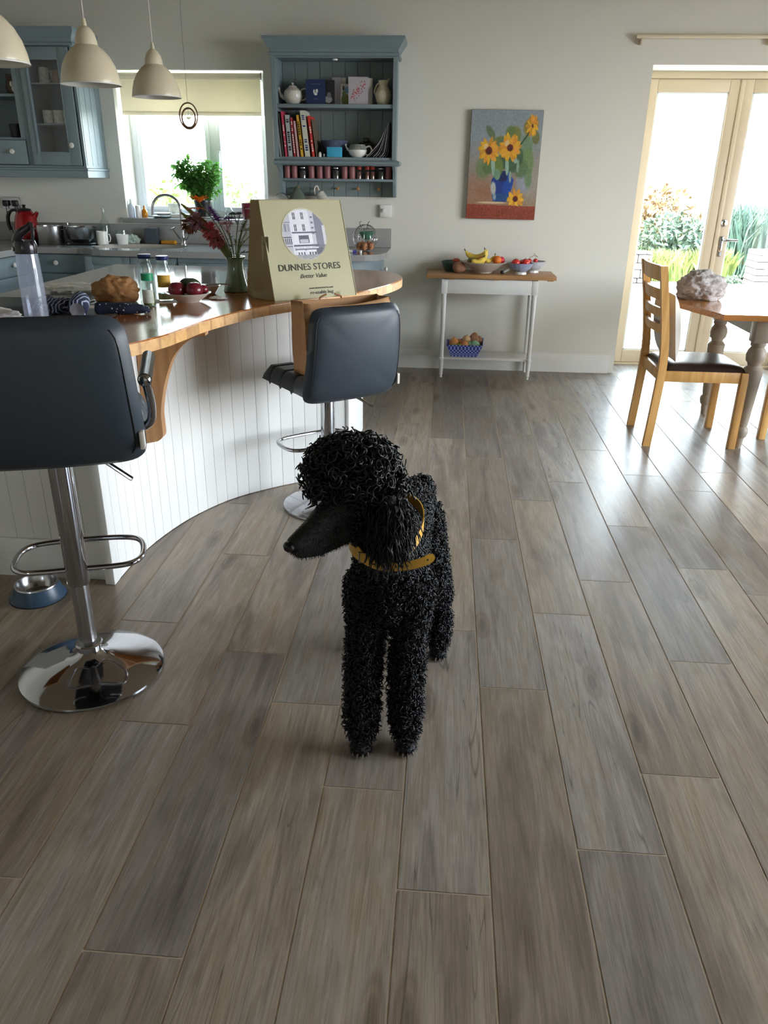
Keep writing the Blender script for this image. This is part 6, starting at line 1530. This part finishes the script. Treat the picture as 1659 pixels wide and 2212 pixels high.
# top corner positions relative to the thing
oc = [(1.33, 4.70), (1.47, 4.24), (3.10, 4.24), (3.27, 4.70), (3.27, 5.20), (3.05, 5.62), (1.90, 5.62), (1.40, 5.20)]
b = MB(); vs_ = b.prism([(x - 2.30, y - 4.75) for x, y in oc], .722, .752)
bmesh.ops.bevel(b.bm, geom=[e for e in b.bm.edges if all(v.co.z > .75 for v in e.verts)], offset=.005, segments=2, affect='EDGES')
b.build('table_top', M['oaktop'], dt, smooth=False)
legs = [(1.705, 4.20 + .12), (1.725, 5.02), (2.95, 4.32), (2.95, 5.10)]
LP = [(0, 0), (.020, 0), (.024, .05), (.026, .062), (.034, .07), (.040, .095), (.038, .115), (.028, .128), (.030, .135), (.032, .15), (.042, .30), (.052, .44), (.052, .455), (.034, .475), (.036, .485), (.048, .50), (.052, .53), (.047, .555), (.034, .575), (.040, .585), (.040, .60), (0, .60)]
for i, (x, y) in enumerate(legs):
    b = MB(); b.lathe(LP, c=(x - 2.30, y - 4.75, 0), n=36)
    b.box(x - 2.30 - .042, x - 2.30 + .042, y - 4.75 - .042, y - 4.75 + .042, .60, .7215, bev=.004); b.build('leg', M['taupe'], dt)
b = MB()
b.box(1.705 - 2.3, 2.95 - 2.3, 4.32 - 4.75 - .012, 4.32 - 4.75 + .012, .62, .7215); b.box(1.705 - 2.3, 2.95 - 2.3, 5.06 - 4.75 - .012, 5.06 - 4.75 + .012, .62, .7215); b.box(1.705 - 2.3, 1.73 - 2.3, 4.32 - 4.75, 5.02 - 4.75, .62, .7215)
b.build('apron', M['taupe'], dt, smooth=False)

def dining_chair(label, loc, rz):
    """seat faces +X; rear legs at x = -.24"""
    t = thing('dining_chair', label, 'dining chair', loc, rz)
    hw = .205; xr, xf = -.235, .235
    for s in (-1, 1):
        y = s * (hw - .0)
        prof = [(0, 0), (.012, .2), (.022, .44), (.012, .60), (-.022, .82), (-.052, .985)]
        b = MB()
        sp = spline([(xr + x, z, 0) for x, z in prof], 5); rows = []
        for p in sp:
            w = .021 if p.y < .5 else .021 - .004 * (p.y - .5)
            rows.append([b.bm.verts.new((p.x - w, y - .017, p.y)), b.bm.verts.new((p.x + w, y - .017, p.y)), b.bm.verts.new((p.x + w, y + .017, p.y)), b.bm.verts.new((p.x - w, y + .017, p.y))])
        for r0, r1 in zip(rows, rows[1:]):
            for i in range(4): b.bm.faces.new((r0[i], r0[(i + 1) % 4], r1[(i + 1) % 4], r1[i]))
        b.bm.faces.new(rows[0]); b.bm.faces.new(rows[-1]); b.build('rear_leg', M['oak'], t, angle=20)
        b = MB(); b.box(xf - .020, xf + .020, y - .020, y + .020, 0, .435, bev=.003); b.build('front_leg', M['oak'], t)
    b = MB()
    for s in (-1, 1): b.box(xr + .04, xf - .02, s * hw - .011, s * hw + .011, .375, .435, bev=.002)
    for x in (xr + .022, xf): b.box(x - .011, x + .011, -hw + .017, hw - .017, .375, .435, bev=.002)
    b.build('seat_frame', M['oak'], t)
    b = MB(); b.grid(24, 24, lambda u, v: (xr + .03 + u * (xf - xr - .018), (v - .5) * 2 * (hw + .008), .436 + .036 * (max(0, 1 - abs(2 * u - 1) ** 6) ** .5) * (max(0, 1 - abs(2 * v - 1) ** 6) ** .5)))
    b.box(xr + .034, xf + .004, -hw - .0, hw + .0, .4355, .440)
    b.build('seat_pad', M['brownleather'], t, angle=60)
    for z0, z1 in ((.905, .985), (.805, .865), (.715, .765), (.63, .675)):
        b = MB()
        def xx(z): return xr + .012 - .034 * ((z - .60) / .22) if z < .82 else xr - .022 - .030 * ((z - .82) / .165)
        N = 10; A = []
        for i in range(N + 1):
            yy = -hw + .017 + i * (2 * hw - .034) / N; bow = -.022 * (1 - (yy / hw) ** 2)
            A.append([b.bm.verts.new((xx(z) + bow + o_, yy, z)) for z, o_ in ((z0, -.009), (z0, .009), (z1, .009), (z1, -.009))])
        for a, c in zip(A, A[1:]):
            for i in range(4): b.bm.faces.new((a[i], a[(i + 1) % 4], c[(i + 1) % 4], c[i]))
        b.bm.faces.new(A[0]); b.bm.faces.new(A[-1]); b.build('back_slat', M['oak'], t, angle=30)
    return t
dining_chair('oak ladder-back dining chair with dark leather seat at the near corner of the table', (1.424, 4.505, 0), 0)
cu = thing('cushion', 'grey-white square cushion leaning on the back of the oak chair', 'cushion', (1.285, 4.505, .478), 0)
b = MB()
for s in (-1, 1):
    b.grid(20, 20, lambda u, v, s=s: (s * .058 * (max(0, (1 - abs(2 * u - 1) ** 2.5) * (1 - abs(2 * v - 1) ** 2.5)) ** .55), (u - .5) * .36, v * .36))
bmesh.ops.remove_doubles(b.bm, verts=b.bm.verts, dist=.0005); bmesh.ops.transform(b.bm, matrix=Matrix.Rotation(math.radians(-9), 4, 'Y'), verts=b.bm.verts)
b.build('cushion', paint('grey_cushion_fabric', (196, 190, 180), .9, var=.06, bump=.3), cu, angle=60)
c2 = dining_chair('second oak dining chair at the right edge behind the near table leg', (2.107, 4.272, 0), math.radians(90))
# knitted throw on the table
throw = crumple('grey and white knitted throw bundled on the corner of the dining table', 'knitted_throw', 'throw', (1.508, 4.83, .7525), .135, .11, .16, paint('grey_knit', (168, 162, 160), .95, var=.6, scale=16, bump=1.0, bscale=60), 71, 6, .18, 2.4)

# ============================================================ THE DOG
dog = thing('poodle', 'black standard poodle with curly coat and yellow collar standing on the floor looking left', 'dog', (-.07, 1.80, 0))
DO = Vector((-.07, 1.80, 0))
def chain(b, pts, step=.010):
    for (p, r), (q, s) in zip(pts, pts[1:]):
        p, q = Vector(p), Vector(q); n = max(1, int((q - p).length / step))
        for i in range(n + 1):
            t = i / n; b.ball(p.lerp(q, t) - DO, r + (s - r) * t, 2)
b = MB()
chain(b, [((-.105, 1.700, .455), .086), ((-.103, 1.86, .470), .086), ((-.090, 2.00, .490), .074), ((-.082, 2.10, .50), .074)])          # trunk
chain(b, [((-.110, 1.665, .43), .060), ((-.105, 1.72, .39), .055), ((-.09, 1.86, .41), .060)])                                          # deep brisket
chain(b, [((-.100, 1.735, .550), .078), ((-.092, 1.90, .552), .074), ((-.085, 2.02, .530), .070)])
chain(b, [((-.105, 1.700, .50), .086), ((-.115, 1.665, .60), .074), ((-.145, 1.635, .70), .060), ((-.165, 1.61, .735), .060)])         # neck
b.ball(Vector((-.175, 1.605, .745)) - DO, (.058, .060, .055), 3)                                                                        # skull
b.ball(Vector((-.190, 1.615, .790)) - DO, (.088, .074, .056), 3); b.ball(Vector((-.160, 1.63, .775)) - DO, (.050, .055, .052), 3)        # topknot
b.ball(Vector((-.238, 1.590, .768)) - DO, (.042, .045, .036), 3)
chain(b, [((-.195, 1.590, .715), .052), ((-.235, 1.562, .690), .040), ((-.272, 1.532, .662), .031), ((-.302, 1.508, .645), .0245)], .006)  # muzzle
chain(b, [((-.175, 1.600, .672), .044), ((-.225, 1.566, .650), .036), ((-.262, 1.536, .634), .029), ((-.294, 1.512, .628), .020)], .006)  # lower jaw
b.ball(Vector((-.309, 1.502, .642)) - DO, (.0175, .0165, .0175), 3)
chain(b, [((-.130, 1.600, .765), .022), ((-.106, 1.580, .735), .034), ((-.096, 1.568, .69), .042), ((-.096, 1.562, .645), .036)], .007)   # near ear
chain(b, [((-.200, 1.665, .765), .020), ((-.205, 1.675, .72), .028), ((-.205, 1.675, .66), .028)], .007)                                # far ear
chain(b, [((-.152, 1.68, .45), .062), ((-.166, 1.668, .33), .041), ((-.168, 1.640, .19), .038), ((-.170, 1.625, .08), .037), ((-.169, 1.622, .045), .026)])
chain(b, [((-.058, 1.69, .45), .062), ((-.054, 1.676, .33), .040), ((-.058, 1.655, .19), .037), ((-.055, 1.640, .08), .035), ((-.053, 1.636, .045), .025)])
chain(b, [((-.050, 2.10, .46), .070), ((-.008, 2.03, .31), .054), ((.022, 2.13, .17), .034), ((.028, 2.09, .07), .030), ((.027, 2.085, .045), .024)])
chain(b, [((-.095, 2.11, .46), .075), ((-.145, 2.03, .31), .056), ((-.160, 2.13, .17), .034), ((-.165, 2.09, .07), .030), ((-.165, 2.085, .045), .024)])
chain(b, [((-.045, 2.17, .53), .030), ((-.04, 2.215, .50), .026), ((-.04, 2.22, .42), .030)])
PAWS = [(-.168, 1.603, .95), (-.051, 1.617, .95), (.027, 2.060, .9), (-.165, 2.060, .9)]
for x, y, k in PAWS:
    b.ball(Vector((x, y + .012, .024)) - DO, (.027 * k, .034 * k, .0235), 3)
    for i, (dx, dy) in enumerate(((-.019, -.010), (-.0068, -.019), (.0068, -.019), (.019, -.010))):
        b.ball(Vector((x + dx * k, y + dy * k, .0135)) - DO, (.0095, .014, .0125), 2)
bm_ = b.bm
me = bpy.data.meshes.new('raw'); bm_.to_mesh(me); bm_.free()
raw = bpy.data.objects.new('raw', me); COL.objects.link(raw)
rm = raw.modifiers.new('r', 'REMESH'); rm.mode = 'VOXEL'; rm.voxel_size = .0048; rm.use_smooth_shade = True
sm = raw.modifiers.new('s', 'SMOOTH'); sm.iterations = 7; sm.factor = .5
dg = bpy.context.evaluated_depsgraph_get(); dg.update()
bme = bpy.data.meshes.new_from_object(raw.evaluated_get(dg)); bpy.data.objects.remove(raw)
fur = paint('black_fur', (11, 11, 12), .6, var=.35, scale=120, bump=.8, bscale=260, sheen=.0)
coatm = paint('black_curl', (15, 15, 18), .40, var=.35, scale=60)
coatm.node_tree.nodes['Principled BSDF'].inputs['Specular IOR Level'].default_value = .35
bme.materials.clear(); bme.materials.append(fur); bme.shade_smooth()
V = np.empty(len(bme.vertices) * 3); bme.vertices.foreach_get('co', V); V = V.reshape(-1, 3)
bme.calc_loop_triangles(); T = np.empty(len(bme.loop_triangles) * 3, dtype=np.int64); bme.loop_triangles.foreach_get('vertices', T); T = T.reshape(-1, 3)
low = V[:, 2] < .0006; V[low, 2] = .0006
bme.vertices.foreach_set('co', V.ravel())
body = bpy.data.objects.new('body', bme); COL.objects.link(body); body.parent = dog
A, B_, C_ = V[T[:, 0]], V[T[:, 1]], V[T[:, 2]]
cr_ = np.cross(B_ - A, C_ - A); ar = np.linalg.norm(cr_, axis=1) / 2; nn = cr_ / (2 * ar[:, None] + 1e-12)
mid = (A + B_ + C_) / 3 + np.array(DO)
def region(P):
    x, y, z = P[:, 0], P[:, 1], P[:, 2]
    R = np.zeros(len(P), int)                                   # 0 body
    R[z < .28] = 1                                              # legs
    R[z < .036] = 2                                             # paws: bare
    head = (y < 1.70) & (z > .60)
    # near ear
    R[(z > .60) & (x > -.150) & (y < 1.60) & (z < .775)] = 3
    mz = head & (x < -.185) & (z < .745 - .25 * (x + .24)) & (y < 1.66)
    R[(z > .748) & (y < 1.72)] = 4                              # topknot
    R[mz & (R != 4)] = 5
    R[mz & (z < .742)] = 5
    return R
reg = region(mid)
rs = np.random.RandomState(11)
def curls(name, rid, spacing, L, rc, tube, turns, S, droop, spread, ns=4, lim=40000):
    sel = np.where(reg == rid)[0]; w = ar[sel]; n = min(lim, int(w.sum() / spacing ** 2))
    if n < 5: return
    tri = sel[np.searchsorted(np.cumsum(w) / w.sum(), rs.rand(n) * .999999)]
    u, v = rs.rand(n), rs.rand(n); f = u + v > 1; u[f], v[f] = 1 - u[f], 1 - v[f]
    P = A[tri] + (B_[tri] - A[tri]) * u[:, None] + (C_[tri] - A[tri]) * v[:, None] - nn[tri] * .002
    a = nn[tri] + rs.randn(n, 3) * spread + np.array([0, 0, -droop]); a /= np.linalg.norm(a, axis=1)[:, None]
    h = np.where(np.abs(a[:, 2:3]) < .9, np.array([[0, 0, 1.]]), np.array([[1., 0, 0]]))
    e1 = np.cross(a, h); e1 /= np.linalg.norm(e1, axis=1)[:, None]; e2 = np.cross(a, e1)
    LL = L * (.7 + .6 * rs.rand(n)); ph = rs.rand(n) * 2 * PI; sg = np.where(rs.rand(n) < .5, 1, -1); RC = rc * (.7 + .6 * rs.rand(n))
    verts = np.empty((n, S + 1, ns, 3))
    for k in range(S + 1):
        t = k / S; g = ph + sg * turns * 2 * PI * t; er = e1 * np.cos(g)[:, None] + e2 * np.sin(g)[:, None]
        c = P + a * (LL * t)[:, None] + er * (RC * min(1, t * 2.2))[:, None] + np.array([0, 0, -1]) * (droop * LL * t * t * .5)[:, None]
        wd = tube * (1 - .6 * t ** 3)
        for q in range(ns):
            th = 2 * PI * q / ns; verts[:, k, q] = c + wd * (math.cos(th) * er + math.sin(th) * a)
    verts = verts.reshape(-1, 3)
    base = (np.arange(n) * (S + 1) * ns)[:, None, None]; K = np.arange(S)[None, :, None] * ns; Q = np.arange(ns)[None, None, :]; Q2 = (Q + 1) % ns
    F = np.stack(np.broadcast_arrays(base + K + Q, base + K + Q2, base + K + ns + Q2, base + K + ns + Q), -1).reshape(-1, 4)
    fl_ = (np.array(DO)[2] + verts[:, 2]) < .001; verts[fl_, 2] = .001
    m = bpy.data.meshes.new(name); m.vertices.add(len(verts)); m.vertices.foreach_set('co', verts.ravel().astype(np.float32))
    m.loops.add(F.size); m.loops.foreach_set('vertex_index', F.ravel().astype(np.int32)); m.polygons.add(len(F)); m.polygons.foreach_set('loop_start', (np.arange(len(F)) * 4).astype(np.int32))
    m.update(calc_edges=True); m.shade_smooth(); m.materials.append(coatm)
    o = bpy.data.objects.new(name, m); COL.objects.link(o); o.parent = dog; o['kind'] = 'stuff'
curls('curly_coat', 0, .0070, .016, .0050, .0027, 1.1, 6, .15, .35)
curls('leg_curls', 1, .0070, .019, .0050, .0027, 1.1, 6, .3, .35)
curls('ear_hair', 3, .0066, .038, .0050, .0025, .9, 8, 1.3, .25)
curls('topknot', 4, .0080, .034, .0095, .0036, 1.5, 12, .2, .55)
curls('paw_hair', 2, .0042, .009, .0012, .0014, .5, 3, .5, .4, 3)
curls('muzzle_hair', 5, .0050, .0055, .0008, .0009, .4, 2, .9, .25, 3)
# nose, eye, claws
M['nose'] = paint('wet_black_nose', (14, 13, 14), .22, var=.2, bump=.4, bscale=400)
b = MB(); b.ball((0, 0, 0), (.0165, .0125, .0125), 3)
for v in b.bm.verts:
    for s in (-1, 1):
        d = (v.co - Vector((s * .008, -.011, -.001))).length
        if d < .005: v.co.y += .005 * (1 - d / .005)
Mn = Matrix.Translation(Vector((-.317, 1.493, .645)) - DO) @ Matrix.Rotation(math.radians(-52), 4, 'Z') @ Matrix.Rotation(math.radians(20), 4, 'X')
bmesh.ops.transform(b.bm, matrix=Mn, verts=b.bm.verts); b.build('nose', M['nose'], dog)
for p in ((-.198, 1.549, .735), (-.226, 1.585, .738)):
    b = MB(); b.ball(Vector(p) - DO, .0085, 3); b.build('eye', paint('dark_eye', (18, 12, 10), .05, coat=1.0), dog)
clawm = paint('claw_horn', (120, 112, 100), .3, var=.2)
for x, y, k in PAWS[:3]:
    for dx, dy in ((-.019, -.010), (-.0068, -.019), (.0068, -.019), (.019, -.010)):
        b = MB(); p = Vector((x + dx * k, y + dy * k - .011, .0105)) - DO; b.tube([p, p + Vector((dx * .1, -.0055, -.003)), p + Vector((dx * .15, -.009, -.0085))], [.0028, .0024, .0008], n=8); b.build('claw', clawm, dog)
# collar
yel = paint('mustard_leather', (206, 156, 50), .4, var=.12, scale=30, bump=.2, bscale=200); yin = paint('collar_lining', (84, 72, 50), .7)
def band(pts, wid, upf, name, mat, parent, th=.0028):
    b = MB(); N = len(pts)
    for s in (0, 1):
        pass
    rows = []
    for i, p in enumerate(pts):
        t = (pts[min(i + 1, N - 1)] - pts[max(i - 1, 0)]).normalized(); up = upf(i / (N - 1), t); up = (up - t * up.dot(t)).normalized(); n = t.cross(up)
        w_ = wid if not (i >= N - 2 and name == 'collar_end') else wid * (.8 if i == N - 2 else .4)
        rows.append([b.bm.verts.new(p + up * w_ / 2 + n * th / 2), b.bm.verts.new(p + up * w_ / 2 - n * th / 2), b.bm.verts.new(p - up * w_ / 2 - n * th / 2), b.bm.verts.new(p - up * w_ / 2 + n * th / 2)])
    for r0, r1 in zip(rows, rows[1:]):
        for i in range(4): b.bm.faces.new((r0[i], r0[(i + 1) % 4], r1[(i + 1) % 4], r1[i]))
    b.bm.faces.new(rows[0]); b.bm.faces.new(rows[-1])
    return b.build(name, mat, parent, angle=50)
cw = thing('dog_collar', 'mustard yellow leather collar with long free end around the dog\'s neck', 'collar', tuple(DO))
cc = Vector((-.108, 1.642, .636)) - DO
ringp = []
for a in np.linspace(0, 2 * PI, 61):
    sx, sy = math.cos(a), math.sin(a); ringp.append(cc + Vector(((.081 if sx > 0 else .094) * sx, (.102 if sy < 0 else .085) * sy, .040 * sy + .018 * sx)))
band(ringp, .021, lambda t, tg: Vector((0, .35, 1)), 'strap', yel, cw)
E_ = [Vector(p) - DO for p in ((-.178, 1.572, .608), (-.150, 1.546, .592), (-.110, 1.533, .586), (-.065, 1.532, .590), (-.025, 1.536, .600), (.002, 1.545, .613))]
band(spline(E_, 5), .020, lambda t, tg: Vector((0, .30, 1)), 'collar_end', yel, cw)
b = MB(); P_ = Vector((-.098, 1.5345, .589)) - DO
b.box(P_.x - .006, P_.x + .006, P_.y - .004, P_.y + .016, P_.z - .014, P_.z + .016, bev=.002); b.build('keeper_loop', yin, cw)
for i, q in enumerate((.30, .52, .66, .90)):
    sp = spline(E_, 5); p = sp[int(q * (len(sp) - 1))]
    b = MB(); b.ball(p + Vector((0, -.0018, 0)), (.0026, .0012, .0026), 2); b.build('stud', yin, cw)
b = MB(); pb_ = Vector((-.160, 1.549, .598)) - DO; b.tube([pb_ + Vector(q) for q in ((-.008, 0, -.013), (.008, -.002, -.013), (.008, -.002, .013), (-.008, 0, .013))], .0022, n=8, closed=True); b.build('buckle', M['steel'], cw)
